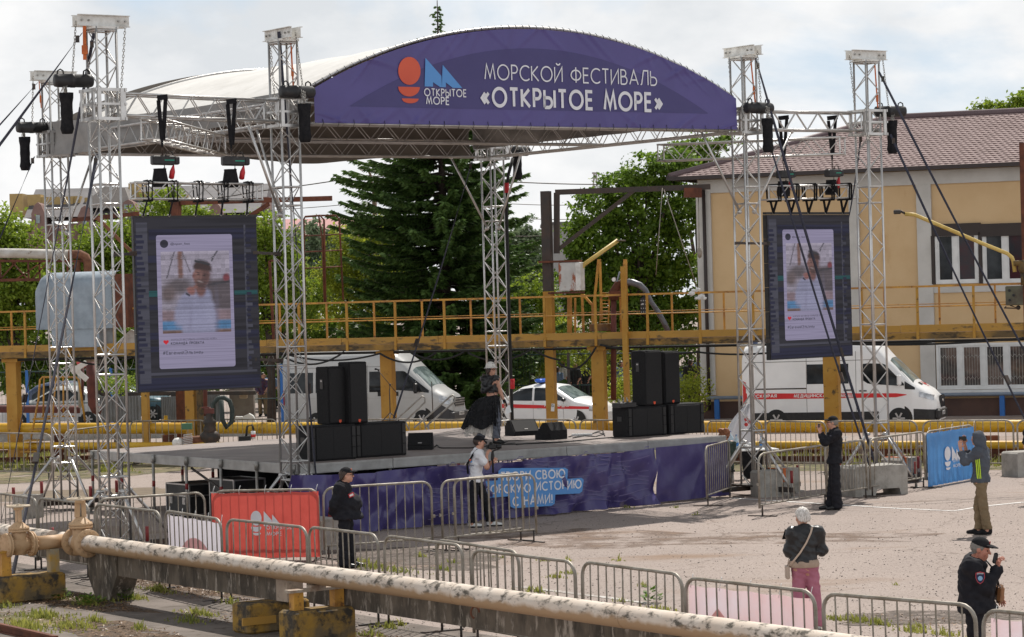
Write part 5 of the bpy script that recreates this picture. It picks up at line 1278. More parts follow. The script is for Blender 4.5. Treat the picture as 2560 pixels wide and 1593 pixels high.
# ------------------------------------------------------------------ walkway (pipe rack gantry)
WA,WB=Vector((-13.3,76.5,0)),Vector((10.1,68.0,0));WD=(WB-WA).normalized();WN=Vector((-WD.y,WD.x,0))
if WN.y<0:WN=-WN
WR=Matrix((WD,WN,Z)).transposed()
def wt(px,z=3.0,n=0.0):
 lo,hi=-12.0,45.0
 for _ in range(40):
  mid=(lo+hi)/2
  if proj(WA+WD*mid+WN*n+Z*z)[0]<px:lo=mid
  else:hi=mid
 return lo
def wp(px,z=3.0,n=0.0):return WA+WD*wt(px,z,n)+WN*n+Z*z
T0,T1_=wt(-90),wt(2680)
wk=thing('gantry_walkway','long yellow steel gantry walkway with railings crossing behind the stage','walkway',wp(1280,0))
m=MB()
r=random.Random(3);t=T0
while t<T1_:
 l=r.uniform(2.2,4.6);e=min(t+l,T1_)
 m.box(WA+WD*((t+e)/2)+Z*3.255,(e-t-.012,.035,r.uniform(.165,.19)),rot=WR);t=e
m.build('toe_board',yellow_beam,wk)
m=MB()
for n in(0.02,1.1):m.box(WA+WD*((T0+T1_)/2)+WN*n+Z*3.07,(T1_-T0,.07,.17),rot=WR)
m.build('edge_beam',M('sooty_walkway_beam',(0.34,0.19,0.04),.7,0,(0.12,0.08,0.035),1.1,sec=((0.05,0.035,0.02),2.2,.50,.60,(1,1,3)),lo=.40,hi=.60),wk)
m=MB();m.box(WA+WD*((T0+T1_)/2)+WN*.56+Z*3.13,(T1_-T0,1.0,.02),rot=WR)
for k in range(int((T1_-T0)/1.4)):m.box(WA+WD*(T0+k*1.4)+WN*.56+Z*3.06,(.07,1.0,.1),rot=WR)
m.build('deck_plate',rust,wk)
for n in(0.0,1.08):
 m=MB();kx=int((T1_-T0)/1.42)
 pts=[WA+WD*(T0+(T1_-T0)*i/40)+WN*n for i in range(41)]
 m.beam(pts[0]+Z*4.31,pts[-1]+Z*4.31,.055,.05);m.build('handrail',yellow_rail,wk)
 m=MB();m.tube([pts[0]+Z*3.80,pts[-1]+Z*3.80],.016,6);
 if n==0:m.tube([pts[0]+Z*3.86+WN*.9,pts[-1]+Z*3.86+WN*.9],.012,6)
 m.build('middle_rail',yellow_rail,wk)
 for k in range(kx):
  c=WA+WD*(T0+.6+k*1.42+(.35 if n else 0))+WN*n
  m=MB();m.box(c+Z*3.74,(.06 if n==0 else.045,.05,1.14),rot=WR)
  if n==0:m.box(c+Z*3.12-WN*.03,(.07,.03,.26),rot=WR)
  m.build('rail_post',yellow_rail if n else yellow,wk)
def col(px,w,z1,n=.35,mat=yellow,name='column',cap=True,dpt=None):
 c=wp(px,1.5,n);c.z=0;m=MB();m.box(c+Z*z1/2,(w,dpt or w*.8,z1),rot=WR)
 if cap:m.box(c+Z*(z1-.06),(w*1.5,w*1.2,.1),rot=WR)
 return m.build(name,mat,wk)
for px,w,mt in((36,.34,yellow),(364,.19,yellow),(478,.27,yellow),(500,.15,yellow_dirty),(972,.34,yellow),(1500,.34,yellow),(2081,.38,yellow)):col(px,w,2.98,mat=mt)
col(1568,.14,5.05,-.12,yellow,cap=False)
# festoon cables under the deck
for(xa,ya,xb,yb,sag,k)in((700,882,950,884,.20,1),(690,880,860,880,.34,2),(950,884,1090,882,.25,3),(1022,878,1160,880,.22,4),(1170,882,1330,872,.26,5),(1330,872,1400,900,.05,6),(1395,905,1490,868,.35,7),(1500,862,1750,880,.12,8),(1740,880,2000,872,.10,9),(2050,856,2330,855,.05,10),(2100,860,2560,845,.08,11),(180,896,330,893,.2,12)):
 a,b=wp(xa,2.9,.05),wp(xb,2.9,.05);a=W(xa,ya,a.y-.1);b=W(xb,yb,b.y-.1)
 m=MB();m.tube([a+(b-a)*(i/12)-Z*sag*4*(i/12)*(1-i/12)for i in range(13)],.028,6)
 tag(m.build('festoon_cable',rubber),'black cable sagging below the yellow walkway %s'%['','over the left part of the minibus roof','at the left end of the minibus','over the minibus roof beside the column','in front of the spruce','right of the singer','steeply right of the blue beacon','looping down over the crowd','above the right loudspeakers','at the corner of the yellow building','over the ambulance roof','above the lower windows','left of the left screen'][k],'cable')
m=MB()
for i in range(5):m.tube([WA+WD*T0+WN*(.2+.15*i)+Z*2.93,WA+WD*T1_+WN*(.2+.15*i)+Z*2.92],.035,6)
m.build('conduit',rubber,wk)
# yellow pipelines at ground level
def pipeline(a,b,r_,label,mat,n=18,name='pipeline',seams=8):
 t=thing(name,label,'pipe',(a+b)/2);m=MB();m.tube([a+(b-a)*i/30 for i in range(31)],r_,n);m.build('pipe_section',mat,t)
 for k in range(seams):m=MB();c=a+(b-a)*((k+.4)/seams);m.tube([c,c+(b-a).normalized()*.03],r_*1.03,n);m.build('weld_seam',mat,t)
 return t
pipeline(W(-90,1072,78.0),W(2680,1065,67.2),.158,'thick yellow pipe running along the ground behind the stage',yellow_pipe)
pipeline(W(-90,1115,76.2),W(2680,1112,66.4),.10,'thinner yellow pipe low behind the stage',yellow_pipe)
for px in(150,420,760,1120,1480,1840,2200,2480):
 p=W(px,1072,77.2-(px/2560)*10);m=MB();m.box(Vector((p.x,p.y,p.z/2-.08)),(.3,.3,max(.2,p.z-.18)));tag(m.build('pipe_saddle',rust),'low rusty saddle of the thick yellow pipe '+{150:'at the far left',420:'under the left screen',760:'behind the left speaker stack',1120:'below the minibus nose',1480:'behind the thick yellow column',1840:'behind the white flag',2200:'below the ambulance nose',2480:'behind the hooded man'}[px],'pipe support','saddles of the yellow pipe')
p=W(415,1062,76.9);t=thing('valve_spindle','yellow valve gear on the thick yellow pipe below the left screen','valve',p)
m=MB();m.cyl(p-Z*.35,p+Z*.26,.055,10);m.cyl(p+Z*.1,p+Z*.14,.13,12);m.cyl(p-Z*.12,p-Z*.08,.13,12);m.cyl(p-Z*.35,p-Z*.31,.13,12);m.tube([p-Vector((.3,.1,.02)),p],.05,8);m.build('body',yellow_pipe,t)
m=MB();c=p+Vector((-.42,-.1,-.02));m.tube([c+Vector((0,math.cos(a*.5)*.1,math.sin(a*.5)*.16))for a in range(12)],.016,5,closed=True);m.build('handwheel',yellow_pipe,t)
# rails and sleepers behind the barriers
def track(pts,label):
 t=thing('railway_track',label,'railway track',G(*pts[0][0]));
 for a,b in pts:
  A_,B_=G(*a),G(*b);m=MB();m.beam(A_+Z*.14,B_+Z*.14,.07,.04);m.beam(A_+Z*.09,B_+Z*.09,.02,.08);m.beam(A_+Z*.04,B_+Z*.04,.12,.02);m.build('rail',rust,t)
 m=MB();(a,b),(c,d)=pts[0],pts[-1]
 A_,B_,C_,D__=G(*a),G(*b),G(*c),G(*d);n=int((B_-A_).length/.6)
 for i in range(n):
  p,q=A_+(B_-A_)*i/n,C_+(D__-C_)*i/n;e=(q-p).normalized();m.beam(p-e*.4+Z*.01,q+e*.4+Z*.01,.22,.06)
 m.build('sleepers',wood_pole,t)
track([((1820,1139),(2680,1137)),((1800,1157),(2680,1154))],'rusty railway rails in the grass behind the barriers on the right')
track([((-80,1140),(330,1132)),((-80,1160),(330,1150))],'rusty railway rails in the grass behind the left towers')
# ------------------------------------------------------------------ jib cranes and gear on the walkway
def jib(px,ytop,arm,brace,inner,label,low,colr=steel_dark,w=.24,n=.3):
 base=wp(px,0,n);t=thing('jib_crane',label,'jib crane',base);d=base.y
 top=W(px-10,ytop,d);m=MB();m.box(Vector((base.x,base.y,4.45/2)),(w,w,4.45),rot=WR);m.build('post',low,t)
 m=MB();m.beam(base+Z*4.46,Vector((base.x,base.y,top.z)),w,w*.9,up=WN);m.build('mast',colr,t)
 m=MB();m.beam(W(*arm[0],d),W(*arm[1],d-(arm[1][0]-arm[0][0])*.0012),.12,.14);m.build('arm',colr,t)
 m=MB();m.beam(W(*brace[0],d),W(*brace[1],d-(brace[1][0]-arm[0][0])*.0012),.10,.10);m.build('brace',colr,t)
 if inner:m=MB();m.beam(W(*inner[0],d),W(*inner[1],d),.14,.1,up=WN);m.build('inner_post',colr,t)
 return t,d
jt,jd=jib(1383,478,((1388,481),(1776,467)),((1393,626),(1588,474)),((1392,482),(1392,634)),'dark steel jib crane standing on the yellow walkway in front of the chestnut',yellow,M('brown_black_steel',(.045,.038,.035),.65,0,(.07,.045,.035),3))
m=MB();m.beam(W(1710,482,jd-.5),W(1754,482,jd-.5),.25,.25);m.build('trolley',rust,jt)
m=MB()
for q in(((1656,470),(1640,688)),((1660,475),(1748,735)),((1746,480),(1748,620))):m.tube([W(*q[0],jd-.5),W(*q[1],jd-.6)],.012,5)
m.ball(W(1749,632,jd-.6),.07,8,sc=(1,1,2.2));m.build('hoist_rope',galv_brown,jt)
jt2,_=jib(458,503,((452,507),(830,496)),((622,542),(672,510)),None,'dark jib crane behind the left screen with a long thin arm',rust,rust,n=2.5)
m=MB();m.beam(W(176,551,80),W(348,534,80),.10,.12);tag(m.build('steel_bar',rust),'dark bar above the trees between the two left towers','steel beam')
m=MB();m.beam(W(244,546,79.5),W(333,634,79.5),.09,.1);tag(m.build('steel_bar',rust_brown),'slanting rusty bar behind the tall left tower','steel beam')
# cabinet with rust streaks
p=W(1424,692,jd-.25);t=thing('switch_cabinet','white rust streaked switch cabinet on the jib crane post','cabinet',p)
cabm=M('rusty_white_enamel',(.55,.54,.52),.5,0,(.46,.45,.43),3,sec=((.30,.09,.04),3.5,.54,.60,(1,1,.5)))
m=MB();m.box(p,(.50,.35,.76),rot=WR,bev=.02);m.build('body',cabm,t);m=MB();m.box(p+WD*.30-WN*.02,(.14,.36,.74),rot=WR,bev=.01);m.build('side_door',white_steel,t)
m=MB();m.box(p+Z*.41-WD*.25,(1.1,.38,.05),rot=WR);m.box(p-Z*.42-WD*.1,(.9,.38,.05),rot=WR);m.build('shelf',rust,t)
# curved lamp arms
def lamp_arm(pts,d,r_,head,label,hm):
 t=thing('lamp_arm',label,'lamp',W(*pts[0],d));m=MB();m.tube([W(*q,d)for q in pts],r_,10);m.build('arm',M('cream_yellow_paint',(.62,.45,.14),.5,0,(.5,.34,.08),4),t)
 c=W(*head,d);m=MB();hm(m,c);m.build('lamp_head',steel_dark,t);return t
lamp_arm([(1450,712),(1452,680),(1455,668),(1462,660),(1545,601)],jd-.3,.055,(1552,602),'cream yellow lamp arm rising to the right beside the white cabinet',lambda m,c:m.tube([c+Vector((math.cos(a*.5)*.12,math.sin(a*.5)*.1,0))for a in range(13)],.018,5))
lamp_arm([(2262,535),(2286,537),(2456,609),(2518,634),(2530,644),(2534,656),(2537,680)],66.5,.048,(2243,530),'long yellow lamp arm slanting down in front of the upper windows',lambda m,c:(m.box(c,(.17,.15,.11),bev=.02),m.tube([c+Vector((.08,0,.02)),c+Vector((.2,0,-.05))],.03,6)))
p=W(2560,668,66.4);t=thing('valve_gear','yellow valve gear at the right edge under the lamp arm','valve',p)
m=MB();m.ball(p,.16,10,sc=(1,1,1.2));m.cyl(p-Z*.45,p,.09,10);m.cyl(p-Vector((.25,0,-.1)),p+Vector((.3,0,.1)),.07,8);m.build('body',yellow_dirty,t)
p=W(2545,739,67.2);t=thing('control_box','olive grey control box hung on the walkway railing at the right edge','control box',p)
m=MB();m.box(p,(.58,.3,.48),rot=WR,bev=.02);m.build('body',M('olive_grey_paint',(.12,.12,.08),.6,0,(.08,.06,.045),3),t)
m=MB()
for k in range(3):q=p-WN*.155+WD*(-.18+.1*(k%2))+Z*(.13-.12*k);m.cyl(q,q-WN*.03,.035,8)
m.build('button',black_gloss,t);m=MB();m.tube([p-Z*.24-WD*.2,p-Z*.32,p-Z*.30-WD*.35,p-Z*.26-WD*.3],.02,6);m.ball(p-Z*.3,.06,8);m.build('cable_gland',steel_dark,t)
p=wp(2562,5,0);m=MB();m.box(Vector((p.x,p.y,4.2)),(.12,.12,7.2),rot=WR);tag(m.build('steel_post',rust),'rusty brown post at the right picture edge','post')
# A frames, filler pipe, gauge, barrel, ladder, panel in the middle of the walkway
wn=lambda px,py,n=.5:(lambda b:W(px,py,b.y))(wp(px,4,n))
for xs,lab in(((1498,1481,1504),'left yellow A shaped frame on the walkway beside the cabinet'),((1563,1552,1567),'right yellow A shaped frame on the walkway behind the tall post')):
 m=MB();m.beam(wn(xs[0]-2,655,.8),wn(xs[1],800,.8),.07,.07);m.beam(wn(xs[0]+2,655,.8),wn(xs[2],800,.8),.07,.07);m.box(wn(xs[0],655,.8),(.1,.08,.14));tag(m.build('a_frame',yellow_rail),lab,'frame')
m=MB();m.beam(wn(1458,737,.8),wn(1480,762,.8),.06,.06);m.beam(wn(1424,740,.8),wn(1424,832,.8),.13,.13);m.beam(wn(1438,745,.8),wn(1438,832,.8),.06,.06);m.beam(wn(1455,735,.8),wn(1459,832,.8),.07,.07);m.beam(wn(1482,757,.8),wn(1483,812,.8),.08,.08);tag(m.build('bracket_frame',yellow_rail),'yellow bracket frame of posts on the walkway below the white cabinet','frame')
t=thing('filling_pipe','brown filling pipe arching over the walkway with a grey hose','pipe',wn(1534,832,.6))
m=MB();m.tube([wn(1534,1000,.6),wn(1534,750,.6)],.075,10);m.build('riser',maroon,t)
m=MB();m.tube([wn(1534,750,.6),wn(1536,728,.6),wn(1545,712,.6),wn(1558,706,.6)],[.13,.12,.11,.10],12);m.box(wn(1540,735,.6),(.36,.3,.16));m.cyl(wn(1556,707,.6),wn(1562,706,.6),.15,12);m.build('elbow',rust,t)
m=MB();m.tube([wn(1562,706,.6),wn(1580,706,.6),wn(1600,713,.6),wn(1614,726,.6),wn(1628,755,.6),wn(1645,780,.6),wn(1660,806,.6),wn(1670,828,.6)],[.09,.09,.085,.07,.06,.07,.07,.07],10);m.build('hose',M('grey_hose',(.16,.16,.18),.4,.3,(.10,.10,.11),9),t)
m=MB();c=wn(1536,699,.5);m.cyl(c,c-WN*.05,.065,16);g_=m.build('gauge',steel_dark,t);m=MB();m.cyl(c-WN*.05,c-WN*.055,.055,16);m.build('dial',sign_white,g_)
m=MB();m.beam(wn(1543,704,.5),wn(1549,680,.5),.07,.03);m.build('tag',zinc,t)
c=wp(1502,3.2,.7);m=MB();m.lathe([(.30,0),(.31,.02),(.30,.04),(.30,.16),(.31,.18),(.30,.2),(.02,.205)],Vector((c.x,c.y,3.36)),Z,18);tag(m.build('drum',M('rusty_yellow_drum',(.26,.15,.06),.8,0,(.10,.06,.04),3)),'low rusty drum on the walkway','drum')
t=thing('ladder','rusty yellow ladder with many rungs on the walkway','ladder',wn(1515,832,1.0));m=MB()
for x in(1503,1524):m.beam(wn(x,728,1.0),wn(x-4,828,1.0),.04,.05)
m.build('rail',yellow_rail,t);m=MB()
for k in range(11):m.tube([wn(1503-k*.4,733+k*9,1.0),wn(1524-k*.4,733+k*9,1.0)],.014,5)
m.build('rungs',yellow_rail,t)
t=thing('pendant_switchbox','black push button panel hanging on the walkway right of the tall post','control panel',wn(1611,766,.1));m=MB();c=wn(1611,766,.15);m.box(c,(.23,.12,.52),rot=WR,bev=.05);m.box(c+Z*.3,(.05,.04,.15),rot=WR);m.build('body',black_gloss,t)
m=MB()
for k in range(12):q=c-WN*.062+WD*(-.06+.06*(k%3))+Z*(.15-.1*(k//3));m.cyl(q,q-WN*.02,.016,6)
m.box(c-WN*.065+Z*.06-WD*.02,(.06,.01,.04),rot=WR);m.build('button',alu_dull,t)
# crumpled plastic bag on the railing
m=MB();c=wn(1745,735,0)
for k in range(9):m.ball(c+Vector((rnd.uniform(-.18,.18),-.05,rnd.uniform(-.15,.12))),rnd.uniform(.05,.10),6,sc=(1,.5,.7))
tag(m.build('plastic_bag',white_plastic),'crumpled white plastic bag tied to the walkway rail at the building corner','bag')
# number plate board on the narrow column
t=thing('number_board','small white number board on the yellow post in front of the patrol car','sign',W(1382,1019,71));c=W(1382,1019,jd-.35)
m=MB();m.box(c,(.09,.01,.2),rot=Matrix.Rotation(.1,3,'Y'));m.build('board',sign_white,t);m=MB();textmb(m,'Е2',c+Vector((-.03,-.008,.02)),Vector((1,0,0)),Z,Vector((0,-1,0)),.06,.06,.02);m.build('lettering',black_gloss,t)
# insulated housing on the left part of the walkway
p=wp(186,3.7,.1);t=thing('pump_housing','dented grey zinc sheet housing on the left end of the walkway','housing',p)
a,b=W(90,820,p.y-.1),W(282,816,p.y-.9);ax=Vector((b.x-a.x,b.y-a.y,0));Lh=ax.length;ax.normalize();nb=Vector((-ax.y,ax.x,0));zb_,zt_=3.78,5.38
m=MB();P=[]
for i in range(25):
 q=i/24;e=min(1,q/.12);row=[]
 lift=math.sqrt(max(0,1-(1-e)**2))
 for j in range(15):
  s_=j/14
  if s_<.55:y,z=0.0,zb_+(zt_-.35-zb_)*(s_/.55)
  else:an=(s_-.55)/.45*1.57;y,z=.55*(1-math.cos(an)),zt_-.35+.35*math.sin(an)
  z=zb_+(z-zb_)*(.80+.20*lift);dnt=.02*math.sin(i*1.7+j)*math.sin(j*1.1)
  row.append(a*1+ax*(Lh*q)+nb*(y+dnt)+Z*(z-a.z))
 P.append(row)
m.grid(P);m.build('cover',zinc,t)
m=MB();o=a+ax*Lh;m.prism([o+Z*(zb_-o.z)+ax*.02,o+Z*(zt_-.1-o.z)+ax*.02,o+nb*1.2+Z*(zt_-.1-o.z)+ax*.02,o+nb*1.2+Z*(zb_-o.z)+ax*.02],ax*.45);m.build('open_end',rust,t)
m=MB();m.box(a+ax*Lh*.5+nb*.5+Z*(3.52-a.z),(Lh*.62,.9,.52),rot=Matrix((ax,nb,Z)).transposed());m.build('base_sheet',zinc,t)
m=MB();c=W(318,848,p.y);m.prism([c+Vector(q)for q in((-.25,0,-.12),(.24,0,-.12),(.22,0,.22),(.1,0,.26),(-.1,0,.1))],Vector((0,.3,0)));tag(m.build('loose_sheet',white_steel),'torn pale sheet metal piece beside the left screen on the walkway','sheet metal')
# rusty pipe bridge at the far left
t=thing('pipe_bridge','rusty trussed pipe bridge with a white lagged pipe at the far left','pipe bridge',W(60,700,84))
m=MB();m.tube([W(-120,632,84),W(60,634,84),W(172,637,84)],.152,16);m.build('lagged_pipe',M('dirty_white_lagging',(.55,.53,.50),.7,0,(.40,.36,.31),2.5,sec=((.16,.09,.06),4,.62,.70)),t)
m=MB();m.tube([W(172,637,84),W(200,636,84),W(214,643,84),W(220,656,84),W(221,690,84),W(222,730,84)],.14,14);m.tube([W(172,637,84),W(180,637,84)],.16,14);m.tube([W(193,655,84),W(194,690,84)],.1,10);m.build('rusty_pipe',rust_brown,t)
m=MB();m.beam(W(-120,652,84),W(225,653,84),.1,.08);m.beam(W(-120,702,84),W(225,698,84),.1,.09)
for x in(-60,0,70,98,168):m.beam(W(x,653,84),W(x+2,701,84),.05,.05)
for xa,xb in((40,0),(105,40),(120,80),(190,168),(30,70)):m.beam(W(xa,655,84),W(xb,699,84),.05,.04)
m.build('truss',rust,t)
# maroon pipes at ground level on the left
pipeline(W(-80,1022,84),W(200,1024,84),.12,'maroon pipe on low supports at the far left',maroon,12,seams=3)
t=thing('standpipe','maroon standpipe with an elbow between the two left towers','pipe',W(236,1030,82));m=MB();m.tube([W(226,905,82),W(228,960,82),W(231,1010,82),W(238,1024,82),W(252,1030,82)],.14,12);m.build('riser',maroon,t);m=MB();m.tube([W(205,915,82.5),W(203,1010,82.5)],.07,8);m.build('thin_pipe',maroon,t)
t=thing('standpipe','maroon standpipe under the right half of the left screen','pipe',W(513,1030,80));m=MB();m.tube([W(512,930,80),W(514,1040,80)],.065,10);m.build('riser',maroon,t)
m=MB();m.tube([W(227,893,82.3),W(226,925,82.3)],.14,10);tag(m.build('wooden_post',wood_pole),'brown wooden post top above the maroon standpipe','post')
# yellow step-over stair at the left
t=thing('stepover_stair','yellow step over stair with bent handrails at the left','stair',W(140,1150,75));d=75.3
for dd in(0,.7):
 m=MB();m.tube([W(67,1150,d+dd),W(96,1000,d+dd),W(100,950,d+dd),W(106,943,d+dd),W(190,943,d+dd),W(197,950,d+dd),W(213,1055,d+dd)],.03,8);m.build('handrail',yellow_rail,t)
 m=MB()
 for xa,ya,xb,yb in((104,1041,190,1041),(110,945,108,1042),(158,945,159,1042),(140,945,128,1080)):m.tube([W(xa,ya,d+dd),W(xb,yb,d+dd)],.025,6)
 m.build('frame',yellow_rail,t)
for k in range(4):m=MB();a=W(76+10*k,1128-27*k,d+.3);m.box(a,(.45,.7,.04));m.build('tread',yellow,t)
# crossing sign
t=thing('crossing_sign','white crossed plank railway sign with a red board behind the left tower','sign',W(196,1000,81));d=81
m=MB();m.cyl(W(200,1020,d),W(197,905,d),.05,8);m.build('post',M('grey_post',(.4,.4,.38),.7),t)
m=MB();m.prism([W(190,905,d-.08),W(215,905,d-.08),W(214,918,d-.08),W(196,920,d-.08)],Vector((0,.03,0)));m.build('red_board',M('faded_red_paint',(.55,.10,.10),.6),t)
m=MB();
for(xa,ya),(xb,yb),e in(((174,911),(218,950),0),((216,906),(178,930),.03)):m.beam(W(xa,ya,d-.15-e),W(xb,yb,d-.15-e),.03,.16,up=Z)
m.build('plank',sign_white,t)
# corrugated panels under the left screen
cor=M('grey_corrugated_steel',(.26,.27,.28),.6,.3,(.2,.2,.2),3)
def corrug(x0,x1,y0,y1,d,label):
 a,b=W(x0,y1,d),W(x1,y1,d);zt=W(x0,y0,d).z;P=[]
 for i in range(61):q=a+(b-a)*i/60;P.append([Vector((q.x,q.y+.03*math.sin(i*1.4),a.z)),Vector((q.x,q.y+.03*math.sin(i*1.4),zt))])
 m=MB();m.grid(P);tag(m.build('corrugated_panel',cor),label,'panel')
corrug(250,353,992,1056,83,'grey corrugated panel left of the narrow yellow column');corrug(404,466,992,1056,83,'grey corrugated panel between the two yellow columns below the screen');corrug(498,552,988,1056,83,'grey corrugated panel behind the green hose')
m=MB();m.beam(W(320,985,83.3),W(640,982,83.3),.3,.12);tag(m.build('dark_beam',steel_dark),'dark beam above the corrugated panels','steel beam')
# hose ring, old gate valve, motor
t=thing('hose_loop','dark green ribbed hose bent into a loop behind the stage','hose',W(555,1066,72.5));m=MB()
m.tube([W(534,1080,72.5),W(533,1010,72.5),W(545,996,72.5),W(560,994,72.5),W(574,1003,72.5),W(581,1025,72.5),W(579,1055,72.5),W(566,1068,72.4),W(556,1050,72.3),W(553,1000,72.3)],.065,12);m.build('hose',M('green_black_hose',(.035,.05,.045),.6,0,(.05,.065,.06),12,bump=.02,bscale=40),t)
t=thing('old_gate_valve','dark rusty gate valve and pump behind the stage deck','valve',W(525,1080,71.5));m=MB();c=W(524,1062,71.5);m.lathe([(.12,-.25),(.17,-.2),(.17,-.1),(.14,0),(.18,.05),(.18,.1),(.1,.16),(.09,.3)],c,Z,14);m.ball(c-Z*.32,.24,10,sc=(1.2,1,.8));m.build('body',steel_dark,t);m=MB();m.box(c+Z*.36,(.26,.12,.14));m.cyl(c+Z*.2,c+Z*.46,.04,8);m.box(c+Z*.46-Vector((.1,0,0)),(.2,.05,.03));m.build('actuator',maroon,t);m=MB();m.tube([c+Vector((-.9,-.1,-.42)),c+Vector((-.1,0,-.36))],.1,10);m.build('pump_pipe',rust_brown,t)
t=thing('pump_motor','white and silver finned pump motor behind the stage edge','motor',W(455,1108,71));c=W(445,1107,71);m=MB();m.ball(c,.16,12,sc=(1,1,.85));m.build('end_bell',white_steel,t);m=MB()
for k in range(7):m.box(c+Vector((.26,0,-.06+.045*k)),(.24-.01*abs(k-3),.24,.022),rot=Matrix.Rotation(-.12,3,'Y'))
m.build('fins',alu_dull,t);m=MB();m.box(c+Vector((.24,.1,.42)),(.26,.2,.16));m.build('motor_cover',M('green_enamel',(.06,.16,.09),.5),t)
t=thing('gate_pillar','thick grey brown concrete pillar behind the stage with a pale cap','pillar',W(605,1055,84));m=MB();c=W(606,1010,84);m.box(c,(.75,.5,1.3));m.build('pillar',M('brown_concrete',(.2,.17,.14),.9,0,(.13,.10,.085),2),t);m=MB();m.box(W(609,991,83.5),(.25,.2,.14),bev=.03);m.build('cap',fresh,t)
m=MB();m.prism([W(x,y,78)for x,y in((588,1056),(640,1056),(632,1040),(622,1034),(606,1042),(588,1042))],Vector((0,.3,0)));tag(m.build('tarp_sheet',white_plastic),'white sheet lying behind the back barriers below the pillar','sheet')
t=thing('fire_hydrant','small red and white hose fitting behind the stage','hydrant',W(632,1098,70));m=MB();m.cyl(W(633,1098,70),W(633,1078,70),.06,10);m.build('bottle',white_plastic,t);m=MB();m.cyl(W(633,1093,69.98),W(633,1086,69.98),.064,10);m.build('band',red_paint,t);m=MB();m.tube([W(615,1096,70),W(618,1066,70),W(630,1062,70),W(634,1075,70)],.03,6);m.box(W(612,1098,70),(.3,.25,.16));m.build('hose',rubber,t)
# rusty cages by the left of the spruce
t=thing('ladder_cage','rusty open ladder cage rising above the walkway left of the spruce','ladder cage',W(810,750,78));m=MB();d=78
m.tube([W(762,760,d),W(759,550,d),W(763,542,d),W(800,539,d),W(810,550,d),W(814,760,d)],.03,6);m.tube([W(800,539,d+.6),W(840,539,d+.6),W(848,548,d+.6),W(858,750,d+.6)],.03,6);m.tube([W(797,541,d),W(806,600,d),W(811,760,d)],.025,6)
for y in(588,628,669):m.tube([W(760,y+2,d),W(811,y,d),W(856,y-3,d+.6)],.02,5)
m.build('frame',rust,t)
m=MB();m.beam(W(674,652,78),W(684,850,78),.08,.06);m.beam(W(674,652,78),W(700,652,78),.06,.06);m.beam(W(678,728,78),W(705,722,78),.05,.05);tag(m.build('rusty_frame',rust),'rusty upright frame between the left screen and the banner tower','frame')
